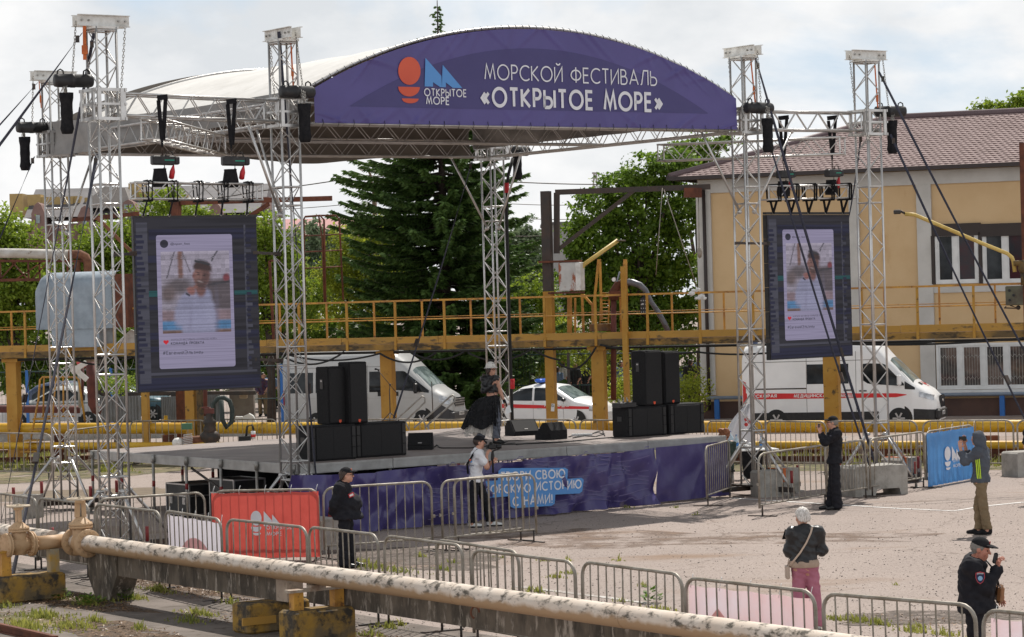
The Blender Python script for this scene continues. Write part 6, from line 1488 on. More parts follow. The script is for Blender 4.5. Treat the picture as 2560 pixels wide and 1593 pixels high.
# ------------------------------------------------------------------ vehicles
def interp(pts,x):
 if x<=pts[0][0]:return pts[0][1]
 for(a,b),(c,d)in zip(pts,pts[1:]):
  if x<=c:return b+(d-b)*(x-a)/(c-a)
 return pts[-1][1]
class Car:
 def __init__(s,name,label,cat,loc,rz,top,wid,bot,corner,p,L_,paint,belt,tum):
  s.t=thing(name,label,cat,loc,rz);s.top,s.wid,s.bot,s.cor,s.p,s.L,s.belt,s.tum=top,wid,bot,corner,p,L_,belt,tum
  xs=sorted(set([L_*i/60 for i in range(61)]+[q[0]for q in top]+[.02,.06,L_-.02,L_-.06]));s.xs=xs
  P=[]
  for x in xs:
   zt,w,zb=s.zt(x),s.w(x),interp(bot,x);zs=s.zs(x);row=[]
   for sg in(-1,1):
    side=[(w*s.k(x,zb+(zs-zb)*i/6),zb+(zs-zb)*i/6)for i in range(7)]
    for i in range(1,10):
     a=i/9*math.pi/2;z=zs+(zt-zs)*math.sin(a)**(2/p);side.append((w*s.k(x,z)*max(0,math.cos(a))**(2/p)if i<9 else 0,z))
    q=[Vector((x,sg*y,z))for y,z in side]
    row+=q if sg<0 else q[::-1][1:]
   P.append(row)
  m=MB();m.grid(P[::-1])
  for E_ in(P[0],P[-1]):m.add(E_,[tuple(range(len(E_)))if E_ is P[0]else tuple(range(len(E_)-1,-1,-1))])
  s.body=m.build('body',paint,s.t,local=True)
 def zt(s,x):return interp(s.top,x)
 def w(s,x):return interp(s.wid,x)
 def zs(s,x):zt=s.zt(x);return zt-min(s.cor,.42*(zt-interp(s.bot,x)))
 def k(s,x,z):return 1-s.tum*max(0,z-s.belt)-.04*max(0,.55-z)
 def yz(s,x,z):
  zs,zt=s.zs(x),s.zt(x);b=s.w(x)*s.k(x,z)
  if z<=zs:return b
  q=min(.999,(z-zs)/(zt-zs));return b*(1-q**s.p)**(1/s.p)
 def zy(s,x,f):
  zs,zt=s.zs(x),s.zt(x);return zs+(zt-zs)*(1-min(.999,abs(f))**s.p)**(1/s.p)
 def side(s,name,lo,hi,mat,e=.006,both=True,par=None,n=16):
  for sg in((-1,1)if both else(-1,)):
   P=[]
   x0,x1=lo[0][0],lo[-1][0]
   for i in range(n+1):
    x=x0+(x1-x0)*i/n;a,b=interp(lo,x),interp(hi,x)
    P.append([Vector((x,sg*(s.yz(x,a+(b-a)*j/6)+e),a+(b-a)*j/6))for j in range(7)])
   m=MB();m.grid(P if sg<0 else P[::-1]);m.build(name,mat,par or s.t,local=True)
 def topp(s,name,x0,x1,f0,f1,mat,e=.006,par=None,n=14):
  P=[]
  for i in range(n+1):
   x=x0+(x1-x0)*i/n;ff=f0+(f1-f0)*i/n;P.append([Vector((x,s.w(x)*s.k(x,s.zy(x,0))*ff*(j/12-.5)*2,s.zy(x,ff*(j/12-.5)*2)+e))for j in range(13)])
  m=MB();m.grid(P);return m.build(name,mat,par or s.t,local=True)
 def wheel(s,x,r_=.34,w=.22,rim=alu_dull):
  for sg in(-1,1):
   y=sg*(s.w(x)-.10);m=MB();m.lathe([(r_*.6,-w/2),(r_*.93,-w/2),(r_,-w/2+.03),(r_,w/2-.03),(r_*.93,w/2),(r_*.6,w/2)],(x,y,r_),(0,1,0),28);wh=m.build('wheel',rubber,s.t,local=True)
   m=MB();m.lathe([(.02,0),(r_*.15,.01),(r_*.5,-.01),(r_*.62,.012),(r_*.64,0)],(x,y+sg*(w/2-.02),r_),(0,sg,0),24)
   for a in range(6):m.beam((x,y+sg*(w/2),r_),(x+math.cos(a*1.047)*r_*.55,y+sg*w/2,r_+math.sin(a*1.047)*r_*.55),.05,.015,up=Vector((0,1,0)))
   m.build('rim',rim,wh,local=True)
   m=MB();yy=sg*(s.w(x)*.985+.008);q=[(x+math.cos(R(a))*r_*1.22,yy,r_+math.sin(R(a))*r_*1.22)for a in range(-20,201,11)];m.add([(x,yy,r_*.7)]+q,[tuple([0,i,i+1]if sg>0 else[0,i+1,i])for i in range(1,len(q))]);m.build('wheel_arch',black_gloss,s.t,local=True)
 def txt(s,body,x,z,w,h,mat,bold=.02,e=.016,ang=0):
  m=MB();y=-(s.yz(x+w/2,z)+e);textmb(m,body,(x,y,z),Vector((1,0,math.sin(ang))),Z,Vector((0,-1,0)),w,h,bold);m.build('lettering',mat,s.t,local=True)
red_stripe=M('red_vinyl_stripe',(.62,.025,.03),.35)
lamp_m=M('clear_lamp_glass',(.55,.57,.6),.1,.3,(.3,.31,.33),9,spec=.8)
def plate(c,p,w,body,rz=0):
 m=MB();m.box(p,(.012,.5,.11));pl=m.build('number_plate',sign_white,c.t,local=True)
 m=MB();textmb(m,body,Vector(p)+Vector((.008,-.21,-.035)),Vector((0,1,0)),Z,Vector((1,0,0)),.42,.07,.02);m.build('lettering',black_gloss,pl,local=True)
 # ambulance
rz=R(-17);gl=G(1944,1078);
amb=Car('ambulance','white ambulance with a red lettered stripe parked before the yellow building','ambulance',(0,0,0),rz,
[(0,2.45),(.05,2.62),(.3,2.72),(3.6,2.74),(4.0,2.68),(4.25,2.52),(4.50,2.22),(4.7,2.04),(5.22,1.50),(5.32,1.42),(5.7,1.20),(5.88,1.02),(5.96,.86),(6.0,.62)],
[(0,.96),(.15,1.0),(4.4,1.0),(5.2,.97),(5.7,.88),(5.9,.74),(6.0,.55)],[(0,.32),(6,.26)],.42,3.2,6.0,white_car,1.35,.07)
amb.t.location=(gl.x-1.05*math.cos(rz)-1.0*math.sin(-rz)*1,gl.y-1.05*math.sin(rz)+1.0*math.cos(rz),0)
amb.t.location.x+=.56;amb.wheel(1.05);amb.wheel(4.80)
amb.side('side_window',[(2.02,1.42),(3.3,1.42)],[(2.02,2.02),(3.3,2.02)],glass_dark);amb.side('door_window',[(3.72,1.52),(3.9,1.40),(4.75,1.33),(4.98,1.33)],[(3.72,2.0),(3.9,2.02),(4.40,2.0),(4.98,1.38)],glass_dark)
amb.side('quarter_window',[(5.0,1.22),(5.30,1.20)],[(5.0,1.46),(5.30,1.26)],black_gloss)
amb.topp('windscreen',4.56,5.24,.82,.93,glass_pale)
amb.side('stripe',[(.08,.98),(4.8,.98),(5.05,1.04)],[(.08,1.17),(4.8,1.10),(5.05,1.06)],red_stripe,.008)
amb.side('sill',[(.02,.28),(4.2,.28)],[(.02,.56),(4.2,.56)],black_paint,.008);amb.side('bumper_side',[(5.25,.27),(5.94,.27)],[(5.25,.62),(5.94,.58)],black_paint,.01)
amb.side('rail_groove',[(.35,1.27),(2.0,1.27)],[(.35,1.31),(2.0,1.31)],steel_dark,.006);amb.side('panel_seam',[(2.0,.56),(2.012,.56)],[(2.0,2.45),(2.012,2.45)],steel_dark,.004);amb.side('panel_seam',[(3.52,.56),(3.532,.56)],[(3.52,2.4),(3.532,2.4)],steel_dark,.004);amb.side('panel_seam',[(.1,2.10),(4.1,2.12)],[(.1,2.115),(4.1,2.135)],steel_dark,.004)
amb.side('door_handle',[(3.15,1.20),(3.38,1.20)],[(3.15,1.24),(3.38,1.24)],black_gloss,.02);amb.side('door_handle',[(3.62,1.17),(3.85,1.17)],[(3.62,1.21),(3.85,1.21)],black_gloss,.02)
amb.side('tail_lamp',[(.02,.85),(.12,.85)],[(.02,1.55),(.12,1.5)],red_paint,.008);amb.side('headlight',[(5.42,.98),(5.84,.86)],[(5.42,1.14),(5.84,1.02)],lamp_m,.012,n=10)
amb.txt('СКОРАЯ',.45,1.035,.62,.085,sign_white,.03);amb.txt('МЕДИЦИНСКАЯ',1.62,1.025,1.05,.085,sign_white,.03);amb.txt('ПОМОЩЬ',2.86,1.01,.60,.085,sign_white,.03)
m=MB();m.box((5.975,0,.80),(.06,.86,.38),bev=.04);gr=m.build('grille',black_gloss,amb.t,local=True);m=MB();m.ball((6.005,0,.83),.075,10,sc=(.3,1.3,.6));m.build('oval_badge',alu_dull,gr,local=True)
m=MB();m.box((5.93,0,.44),(.2,1.6,.34),bev=.06);m.build('bumper',black_paint,amb.t,local=True);plate(amb,(6.04,-.1,.47),.5,'О019ОО39')
for a,b in(((5.45,.30),(5.62,.30)),((5.535,.20),(5.535,.40))):pass
def onhood(c,pts,mat,name,e=.012):
 m=MB();q=[Vector((x,y,c.zy(x,y/max(.2,c.w(x)*c.k(x,1)))+e))for x,y in pts];m.add(q,[tuple(range(len(q)))]);m.build(name,mat,c.t,local=True)
onhood(amb,[(5.34,-.05),(5.60,-.05),(5.60,.05),(5.34,.05)],red_paint,'red_cross');onhood(amb,[(5.43,-.16),(5.51,-.16),(5.51,.16),(5.43,.16)],red_paint,'red_cross',.016)
for sg in(-1,1):onhood(amb,[(5.34,sg*.42-.12),(5.46,sg*.42-.12),(5.46,sg*.42+.12),(5.34,sg*.42+.12)],black_gloss,'bonnet_vent')
m=MB();m.box((4.86,-1.12,1.50),(.12,.2,.34),bev=.04);m.tube([(4.85,-.95,1.38),(4.86,-1.1,1.42)],.03,6);m.build('wing_mirror',white_car,amb.t,local=True)
m=MB();m.lathe([(.12,0),(.12,.1),(.07,.16),(.01,.17)],(.35,-.7,2.66),Z,12);m.build('beacon',M('blue_beacon',(.02,.10,.35),.2,0,spec=.7),amb.t,local=True)
m=MB();m.lathe([(.12,0),(.12,.1),(.07,.16),(.01,.17)],(3.5,-.5,2.72),Z,12);m.build('beacon',bpy.data.materials['blue_beacon'],amb.t,local=True)
# minibus
rz=R(-17);gl=G(1040,1077)
van=Car('minibus','silver white high roofed minibus parked behind the stage','minibus',(0,0,0),rz,
[(0,2.4),(.06,2.58),(.4,2.68),(3.9,2.72),(4.3,2.62),(4.7,2.36),(4.95,2.12),(5.65,1.50),(5.75,1.42),(6.2,1.18),(6.35,1.0),(6.42,.8),(6.45,.55)],
[(0,.97),(.15,1.03),(5.0,1.03),(5.6,1.0),(6.1,.92),(6.32,.78),(6.45,.58)],[(0,.34),(6.45,.28)],.45,3.0,6.45,silver_car,1.35,.08)
van.t.location=(gl.x-5.35*math.cos(rz)+1.03*math.sin(rz)*-1,gl.y-5.35*math.sin(rz)+1.03*math.cos(rz),0)
van.t.scale=(.93,1,1);van.t.location.x+=.56;van.t.location.y-=.15;van.wheel(1.35,.33);van.wheel(5.35,.35)
for a,b in((.35,1.25),(1.35,2.3),(2.4,3.3),(3.4,4.05)):van.side('side_window',[(a,1.30),(b,1.30)],[(a,1.98),(b,1.98)],glass_dark)
van.side('door_window',[(4.35,1.36),(5.2,1.30),(5.62,1.24)],[(4.35,1.98),(4.72,1.98),(5.62,1.32)],glass_dark);van.topp('windscreen',4.98,5.66,.84,.92,glass_pale)
van.side('panel_seam',[(4.2,.5),(4.21,.5)],[(4.2,2.5),(4.21,2.5)],steel_dark,.004);van.side('panel_seam',[(3.33,.5),(3.34,.5)],[(3.33,2.5),(3.34,2.5)],steel_dark,.004);van.side('panel_seam',[(.1,2.12),(4.2,2.14)],[(.1,2.13),(4.2,2.15)],steel_dark,.004);van.side('panel_seam',[(.1,1.12),(5.3,1.08)],[(.1,1.125),(5.3,1.085)],galv,.004)
van.side('door_handle',[(3.72,1.16),(4.0,1.16)],[(3.72,1.30),(4.0,1.30)],black_gloss,.015);van.side('door_handle',[(4.35,1.16),(4.5,1.16)],[(4.35,1.30),(4.5,1.30)],black_gloss,.015);van.side('headlight',[(5.98,.92),(6.32,.84)],[(5.98,1.16),(6.32,1.04)],lamp_m,.012,n=10)
van.side('wheel_trim',[(5.72,.30),(6.42,.30)],[(5.72,.62),(6.05,.85),(6.42,.60)],M('charcoal_plastic',(.05,.05,.055),.6),.012);van.side('rear_lamp',[(.02,.9),(.14,.9)],[(.02,1.4),(.14,1.4)],red_paint,.01)
m=MB();m.box((6.39,0,.88),(.08,1.0,.34),bev=.04);gr=m.build('grille',black_gloss,van.t,local=True);m=MB()
for k in range(4):m.box((6.435,0,.76+.08*k),(.02,.95,.022))
m.build('grille_bar',alu,gr,local=True)
m=MB();m.box((6.36,0,.46),(.24,1.62,.34),bev=.07);m.build('bumper',M('charcoal_bumper',(.05,.05,.055),.5),van.t,local=True);plate(van,(6.49,0,.52),.5,'У904ЕК39')
m=MB();m.box((5.22,-1.22,1.42),(.14,.24,.36),bev=.05);m.tube([(5.3,-1.0,1.3),(5.22,-1.2,1.35)],.04,6);m.build('wing_mirror',black_gloss,van.t,local=True)
# patrol car
rz=R(-26);gl=G(1441,1075)
pc=Car('patrol_car','white saloon patrol car with a red stripe and a blue light bar behind the stage','patrol car',(0,0,0),rz,
[(0,.72),(.03,.92),(.12,1.0),(.55,1.05),(.75,1.07),(1.35,1.40),(1.7,1.475),(2.2,1.49),(2.6,1.44),(3.32,1.04),(3.42,1.00),(3.95,.88),(4.16,.76),(4.26,.55)],
[(0,.66),(.2,.80),(1.0,.85),(3.4,.85),(3.9,.78),(4.15,.66),(4.26,.5)],[(0,.28),(.4,.22),(4.26,.22)],.22,2.6,4.26,white_car,.90,.20)
pc.t.location=(gl.x-3.42*math.cos(rz)-.85*math.sin(rz)*1,gl.y-3.42*math.sin(rz)+.85*math.cos(rz),0)
pc.wheel(.92,.29,.18);pc.wheel(3.42,.29,.18)
pc.side('door_window',[(1.02,.96),(1.86,.95)],[(1.02,1.12),(1.40,1.33),(1.86,1.37)],glass_dark,.008);pc.side('door_window',[(1.94,.95),(2.85,.95),(3.02,.95)],[(1.94,1.37),(2.45,1.35),(3.02,1.0)],glass_dark,.008)
pc.topp('windscreen',2.68,3.30,.80,.88,glass_pale,.008);pc.topp('rear_window',.80,1.28,.85,.78,glass_pale,.008)
pc.side('stripe',[(.2,.74),(4.0,.66)],[(.2,.88),(4.0,.74)],red_stripe,.009,n=30);pc.txt('РОСГВАРДИЯ',2.32,.745,.85,.085,sign_white,.03)
pc.side('door_handle',[(1.08,.70),(1.26,.70)],[(1.08,.73),(1.26,.73)],alu_dull,.02);pc.side('door_handle',[(2.05,.68),(2.23,.68)],[(2.05,.71),(2.23,.71)],alu_dull,.02);pc.side('headlight',[(3.86,.60),(4.16,.58)],[(3.86,.76),(4.16,.68)],lamp_m,.01,n=8)
pc.side('panel_seam',[(1.9,.3),(1.908,.3)],[(1.9,.92),(1.908,.92)],steel_dark,.006);pc.side('panel_seam',[(2.98,.3),(2.988,.3)],[(2.98,.92),(2.988,.92)],steel_dark,.006)
m=MB();c=Vector((2.62,-.867,.50));q=[c+Vector(((.10 if i%2 else.055)*math.cos(i*.393),0,(.10 if i%2 else.055)*math.sin(i*.393)))for i in range(16)];m.add(q,[tuple(range(16))]);m.build('star_emblem',M('gold_print',(.7,.45,.05),.5),pc.t,local=True)
m=MB();m.box((1.95,0,1.51),(.12,.7,.05));lb=m.build('light_bar',steel_dark,pc.t,local=True)
for y0,y1,mt in((-.55,-.06,M('blue_lamp_lens',(.02,.12,.6),.15,0,spec=.8)),(.06,.55,M('blue_lamp_lens_far',(.02,.12,.6),.15,0,spec=.8)),(-.06,.06,white_plastic)):m=MB();m.box((1.95,(y0+y1)/2,1.585),(.26,y1-y0-.01,.12),bev=.04);m.build('lens',mt,lb,local=True)
m=MB();m.box((3.02,-.93,.98),(.12,.16,.12),bev=.03);m.build('wing_mirror',black_gloss,pc.t,local=True)
# parked cars behind the blue fence
def parked(px,d,rz,paint,label,L_=4.4,k=1.0):
 g=W(px,950,d);c=Car('parked_car',label,'car',(g.x,g.y,0),rz,[(0,.8),(.05,1.0),(.5,1.12*k),(1.0,1.42*k),(1.5,1.52*k),(2.2,1.52*k),(3.1,1.05),(3.9,.92),(4.3,.75),(4.4,.5)],[(0,.7),(.3,.85),(3.6,.85),(4.2,.68),(4.4,.5)],[(0,.25),(4.4,.25)],.25,2.6,4.4,paint,.95,.18)
 c.side('side_window',[(.95,1.0),(2.85,1.0)],[(.95,1.18),(1.4,1.38*k),(2.2,1.38*k),(2.85,1.05)],glass_dark,.008);c.wheel(.85,.31,.2);c.wheel(3.5,.31,.2);c.topp('windscreen',2.3,3.05,.8,.86,glass_pale)
parked(40,101,R(-12),M('navy_car_paint',(.03,.05,.11),.3,0,spec=.6),'dark blue parked car behind the blue fence at the far left',k=1.1);parked(172,103,R(-8),M('teal_car_paint',(.03,.10,.14),.3,0,spec=.6),'teal parked car behind the crossing sign');parked(292,99,R(170),silver_car,'silver parked car just left of the left screen, behind the fence')
parked(640,112,R(-10),white_car,'white parked car behind the two people by the blue fence');parked(1680,112,R(-10),M('grey_blue_car_paint',(.12,.16,.22),.3,0,spec=.6),'grey blue parked car glimpsed under the walkway left of the building')
# fence behind, with razor wire
def fence(x0,x1,d0,d1,yb,label,h=2.3,cols=blue_paint):
 a,b=W(x0,yb,d0),W(x1,yb,d1);a.z=b.z=0;t=thing('mesh_fence',label,'fence',a);L_=(b-a).length;e=(b-a).normalized();n=int(L_/2.5)
 for k in range(n+1):m=MB();c=a+(b-a)*k/n;m.box(c+Z*h/2,(.09,.09,h));m.build('fence_post',cols,t)
 m=MB()
 for z in(.1,h*.5,h-.05):m.tube([a+Z*z,b+Z*z],.02,5)
 for k in range(int(L_/.12)):c=a+e*(k*.12);m.tube([c+Z*.1,c+Z*(h-.05)],.005,3,caps=False)
 m.build('mesh_panel',M('dark_green_wire',(.03,.06,.06),.6),t)
 m=MB();N_=int(L_*26);m.tube([a+e*(L_*i/N_)+Vector((0,.22*math.cos(i*.62),.22*math.sin(i*.62)))+Z*(h+.2)for i in range(N_)],.008,3);m.build('razor_wire',galv,t)
fence(-140,705,92,90.5,1000,'blue posted mesh fence with razor wire behind the left part of the walkway');fence(1268,1748,97,93,1000,'dark mesh fence with razor wire left of the yellow building',cols=steel_dark)
m=MB();a,b=W(-140,985,90),W(700,962,89);a.z=b.z=0;m.beam(a+Z*.2,b+Z*.2,.3,.4);tag(m.build('kerb_wall',concrete),'low grey kerb wall under the blue fence','wall')
# ------------------------------------------------------------------ yellow building
BA=W(1752,740,92.0);BA.z=0;BD=Vector((math.cos(R(20)),-math.sin(R(20)),0));BN=Vector((-BD.y,BD.x,0));BF=-BN;BR_=Matrix((BD,BN,Z)).transposed()
stucco=M('ochre_stucco',(0.58,0.41,0.23),.9,0,(0.54,0.37,0.20),.8,bump=.004,bscale=30,sec=((.45,.27,.12),1.3,.60,.78,(1,1,.35)))
pale=M('pale_grey_stucco',(0.52,0.50,0.47),.9,0,(0.45,0.43,0.40),1.2,bump=.004,bscale=30)
plinth=M('brown_plinth',(0.10,0.055,0.042),.85,0,(0.07,0.042,0.035),1.5)
bd=thing('yellow_building','ochre stuccoed two storey building with pale pilasters and a brown tiled hip roof','building',BA)
def bz(px,py):p=PL(px,py,BA,BF);return(p-BA).dot(BD),p.z
def bp(u,z,n=0):return BA+BD*u+BN*n+Z*z
BL_=26.0;EZ=bz(1760,447)[1]
m=MB();m.box(bp(BL_/2,EZ/2,6),(BL_,12,EZ),rot=BR_);m.build('wall',stucco,bd)
def brect(name,x0,y0,x1,y1,mat,pr=.06,par=None,z0=None,z1=None):
 u0,za=bz(x0,(y0+y1)/2);u1,_=bz(x1,(y0+y1)/2);ya=bz((x0+x1)/2,y1)[1]if z0 is None else z0;yb=bz((x0+x1)/2,y0)[1]if z1 is None else z1
 m=MB();m.prism([bp(u0,ya),bp(u1,ya),bp(u1,yb),bp(u0,yb)],BF*pr);return m.build(name,mat,par or bd)
zc0=bz(2400,458)[1]
for i,(x0,x1)in enumerate(((1747,1783),(2128,2153),(2297,2334))):brect('pilaster',x0,500,x1,900,pale,.10,z0=.8,z1=zc0)
brect('frieze',1745,430,2700,460,pale,.09,z0=zc0+.002,z1=EZ-.05);brect('plinth',1745,1012,2700,1050,plinth,.08,z0=0,z1=.58)
m=MB();m.tube([bp(.25,.3,-.2),bp(.25,EZ-.2,-.2)],.06,10);m.build('downpipe',M('brown_black_pipe',(.03,.02,.018),.5),bd)
brect('sill_band',2334,710,2700,730,pale,.05,z0=bz(2480,729)[1],z1=bz(2480,712)[1])
frame_m=M('white_window_frame',(.66,.66,.65),.45);surround=M('dark_brown_surround',(.035,.025,.022),.6);curt=M('dark_red_curtained_glass',(.045,.012,.016),.08,0,(.02,.02,.025),1.5,spec=.25)
brect('window_surround',2330,559,2452,590,surround,.12);brect('window_surround',2452,556,2700,588,surround,.121)
brect('window_surround',2330,590,2338,711,surround,.12);brect('window_surround',2448,580,2456,709,surround,.12)
def window(x0,y0,x1,y1,splits,gm,bars=False):
 u0,u1=bz(x0,(y0+y1)/2)[0],bz(x1,(y0+y1)/2)[0];z0,z1=bz((x0+x1)/2,y1)[1],bz((x0+x1)/2,y0)[1];f=.085
 m=MB()
 for a,b,c,d in((u0,z0,u1,z0+f),(u0,z1-f,u1,z1),(u0,z0+f,u0+f,z1-f),(u1-f,z0+f,u1,z1-f)):m.prism([bp(a,b,-.012),bp(c,b,-.012),bp(c,d,-.012),bp(a,d,-.012)],BF*.06)
 ed=[u0+f]
 for s_ in splits:us=bz(s_,(y0+y1)/2)[0];m.prism([bp(us-.07,z0+f,-.012),bp(us+.07,z0+f,-.012),bp(us+.07,z1-f,-.012),bp(us-.07,z1-f,-.012)],BF*.05);ed+=[us-.07,us+.07]
 ed.append(u1-f);w=m.build('window',frame_m,bd)
 for k in range(0,len(ed),2):
  m=MB();m.prism([bp(ed[k],z0+f,-.004),bp(ed[k+1],z0+f,-.004),bp(ed[k+1],z1-f,-.004),bp(ed[k],z1-f,-.004)],BF*.016);m.build('pane',gm[(k//2)%len(gm)],w)
  m=MB();a_,b_=ed[k],ed[k+1];f2=.05
  for q in((a_,z0+f,b_,z0+f+f2),(a_,z1-f-f2,b_,z1-f),(a_,z0+f+f2,a_+f2,z1-f-f2),(b_-f2,z0+f+f2,b_,z1-f-f2)):m.prism([bp(q[0],q[1],-.02),bp(q[2],q[1],-.02),bp(q[2],q[3],-.02),bp(q[0],q[3],-.02)],BF*.025)
  m.build('sash',frame_m,w)
  if bars:
   m=MB();n=6;g=lambda x,z:bp(a_+f2+(b_-a_-2*f2)*x,z0+f+(z1-z0-2*f)*z,-.024)
   for i in range(n+1):m.beam(g(i/n,.02),g(i/n,.98),.012,.006,up=BN)
   for zz in(.25,.78):
    for i in range(4):m.beam(g(i/4,zz),g((i+.5)/4,zz-.07),.012,.005,up=BN);m.beam(g((i+.5)/4,zz-.07),g((i+1)/4,zz),.012,.005,up=BN)
   m.build('window_bars',galv,w)
 return w
window(2339,580,2447,709,[2390],[glass_dark,curt]);window(2457,578,2600,707,[2514],[glass_dark,curt])
wl_=window(2342,856,2700,972,[2402,2460,2518,2580,2640],[M('cluttered_window_glass',(.045,.04,.04),.07,0,(.14,.10,.085),1.1,spec=.3,lo=.46,hi=.58)],True)
brect('sill',2338,973,2700,985,frame_m,.16)
m=MB();e0,e1=bp(.2,.72,-.35),bp(BL_,.72,-.35);m.tube([e0,e1],.06,8);m.build('service_pipe',M('grey_blue_pipe',(.2,.24,.3),.5),bd)
for u_ in(.55,5.4,10.2):m=MB();m.box(bp(u_,.34,-.3),(.16,.12,.68),rot=BR_);m.build('pipe_post',blue_paint,bd)
# tiled hip roof
roof_m=M('brown_metal_tile',(0.31,0.235,0.225),.8,0,(0.26,0.195,0.185),1.5,spec=.15)
def tiled(c00,c10,c01,c11,rows,cols):
 P=[]
 for i in range(rows):
  for e in(0,1):
   v=(i+e*.999)/rows;row=[]
   A,B=c00+(c01-c00)*v,c10+(c11-c10)*v;nn=(c10-c00).cross(c01-c00).normalized()
   if nn.z<0:nn=-nn
   L_=(c10-c00).length
   for j in range(cols+1):
    q=A+(B-A)*(j/cols);ph=((q-c00).dot((c10-c00).normalized())+(.11 if i%2 else 0))/.22
    row.append(q+nn*((.032 if e==0 else 0)+.008*math.sin(ph*6.283))-(c01-c00).normalized()*(.0 if e else.03*math.sin(ph*6.283)))
   P.append(row)
 return P
ov=.62;pit=math.tan(R(18.3));RH=6.6*pit
e00,e10=bp(-ov-.2,EZ+.05,-ov),bp(BL_+ov,EZ+.05,-ov);r0_,r1_=bp(5.2,EZ+RH-.1,6),bp(BL_-5,EZ+RH-.1,6)
m=MB();m.grid(tiled(e00,e10,r0_,r1_,26,700),smooth=False);rf2=m.build('roof',roof_m,bd)
m=MB();bk0=bp(-ov-.2,EZ+.05,12+ov);m.grid(tiled(bk0,e00,r0_+BN*.02,r0_,26,260),smooth=False);m.add([r0_,r1_,bp(BL_,EZ,12.6),bk0],[(0,1,2,3)]);m.build('roof_slope',roof_m,rf2)
m=MB();m.tube([r0_+Z*.05,r1_+Z*.05],.13,8);m.tube([e00+Z*.05,r0_+Z*.05],.11,8);m.build('ridge_cap',M('ridge_metal',(.13,.09,.095),.5),rf2)
m=MB();m.beam(e00+BF*.06-Z*.03,e10+BF*.06-Z*.03,.14,.13);m.box(bp(BL_/2-.1,EZ+.0,-ov/2),(BL_+1.2,ov,.03),rot=BR_);m.beam(bk0-BD*.05,e00-BD*.05,.12,.14);m.build('gutter',M('dark_brown_gutter',(.035,.025,.024),.5),bd)
# ------------------------------------------------------------------ distant buildings
brick=M('brown_brick',(.24,.15,.13),.9,0,(.19,.12,.105),2);yst=M('mustard_stucco',(.42,.30,.13),.9);slate=M('slate_roof',(.10,.095,.10),.7,0,(.15,.14,.145),1);grey_roof=M('grey_roof_sheet',(.30,.28,.26),.7)
fb=thing('apartment_building','brown brick and mustard apartment block with dormers far behind the left trees','building',W(200,740,190));d=190
def fbox(name,x0,y0,x1,y1,mat,dd=0,dep=8,par=None):
 a,b=W(x0,y1,d+dd),W(x1,y0,d+dd);m=MB();m.box(((a.x+b.x)/2,a.y+dep/2,(a.z+b.z)/2),(abs(b.x-a.x),dep,abs(b.z-a.z)));return m.build(name,mat,par or fb)
fbox('wall',60,545,660,760,brick,0)
a,b=W(60,545,d-.5),W(660,530,d-.5);m=MB();m.prism([a,a+Vector((0,5,2.2)),a+Vector((0,9,0))],b-a);m.build('roof',slate,fb)
for x0,y0,x1,y1 in((25,484,56,540),(70,486,101,540),(101,491,182,540),(180,490,200,535),(212,492,292,525),(258,470,292,500),(322,458,345,500),(345,478,420,520),(430,486,470,520),(560,488,600,530)):fbox('attic',x0,y0,x1,y1,yst,1.5+x0*.002,5)
for x0,x1,y0,y1 in((80,113,507,600),(196,232,515,600),(300,345,500,590),(520,560,508,600)):
 a=W(x0,y1,d-.8);w=(x1-x0)/35.5;h=(y1-y0)/35.5;m=MB();m.prism([a,a+Vector((w,0,0)),a+Vector((w,0,h*.7)),a+Vector((w*.75,0,h*.93)),a+Vector((w*.5,0,h)),a+Vector((w*.25,0,h*.93)),a+Vector((0,0,h*.7))],Vector((0,3,0)));gb=m.build('brick_gable',brick,fb)
 m=MB();c=a+Vector((w*.5,-.06,h*.55));m.box(c,(w*.3,.08,h*.22));m.build('window',glass_pale,gb)
fbox('window',97,548,107,566,glass_pale,-.1,.3);fbox('roof_window',310,511,319,522,glass_pale,-.9,.3);fbox('roof_window',323,511,332,522,glass_pale,-.9,.3);fbox('chimney',655,492,672,525,brick,0,2)
a=W(215,505,d-.2);m=MB();m.prism([W(215,505,d-.3),W(262,465,d-.3),W(312,470,d-.3),W(330,520,d-.3),W(215,520,d-.3)],Vector((0,4,0)));m.build('mansard',grey_roof,fb)
hs=thing('long_house','long low house with a pink tiled roof far behind the trees','house',W(830,600,175));a,b=W(690,590,175),W(1010,585,175);m=MB();m.prism([a,a+Vector((0,6,1.25)),a+Vector((0,12,0))],b-a);m.build('roof',M('pink_roof_tile',(.42,.20,.19),.7,0,(.36,.17,.16),1),hs);m=MB();m.box(((a.x+b.x)/2,a.y+5,a.z-2.3),((b-a).length-1,8,4.5));m.build('wall',grey_roof,hs)
hs=thing('small_house','tiny red roofed house on the horizon right of the lattice tower','house',W(1330,620,230));a,b=W(1318,617,230),W(1350,615,230);m=MB();m.prism([a,a+Vector((0,3,.5)),a+Vector((0,6,0))],b-a);m.box(a+Vector((.6,3,.5)),(.5,.5,1.0));m.build('roof',M('red_roof',(.42,.12,.11),.7),hs);m=MB();m.box((a+b)/2+Vector((0,3,-1.5)),(1.0,5,3.0));m.build('wall',grey_roof,hs)
hs=thing('concrete_block_building','grey flat roofed building behind the jib crane post','building',W(1390,700,128));a,b=W(1362,575,128),W(1425,560,128);m=MB();m.box(((a.x+b.x)/2,a.y+3,b.z/2),(b.x-a.x,6,b.z));m.build('wall',M('grey_render',(.33,.33,.33),.9),hs);m=MB();m.box(((a.x+b.x)/2,a.y+3,b.z+.05),(b.x-a.x+.3,6.3,.12));m.build('roof',slate,hs)
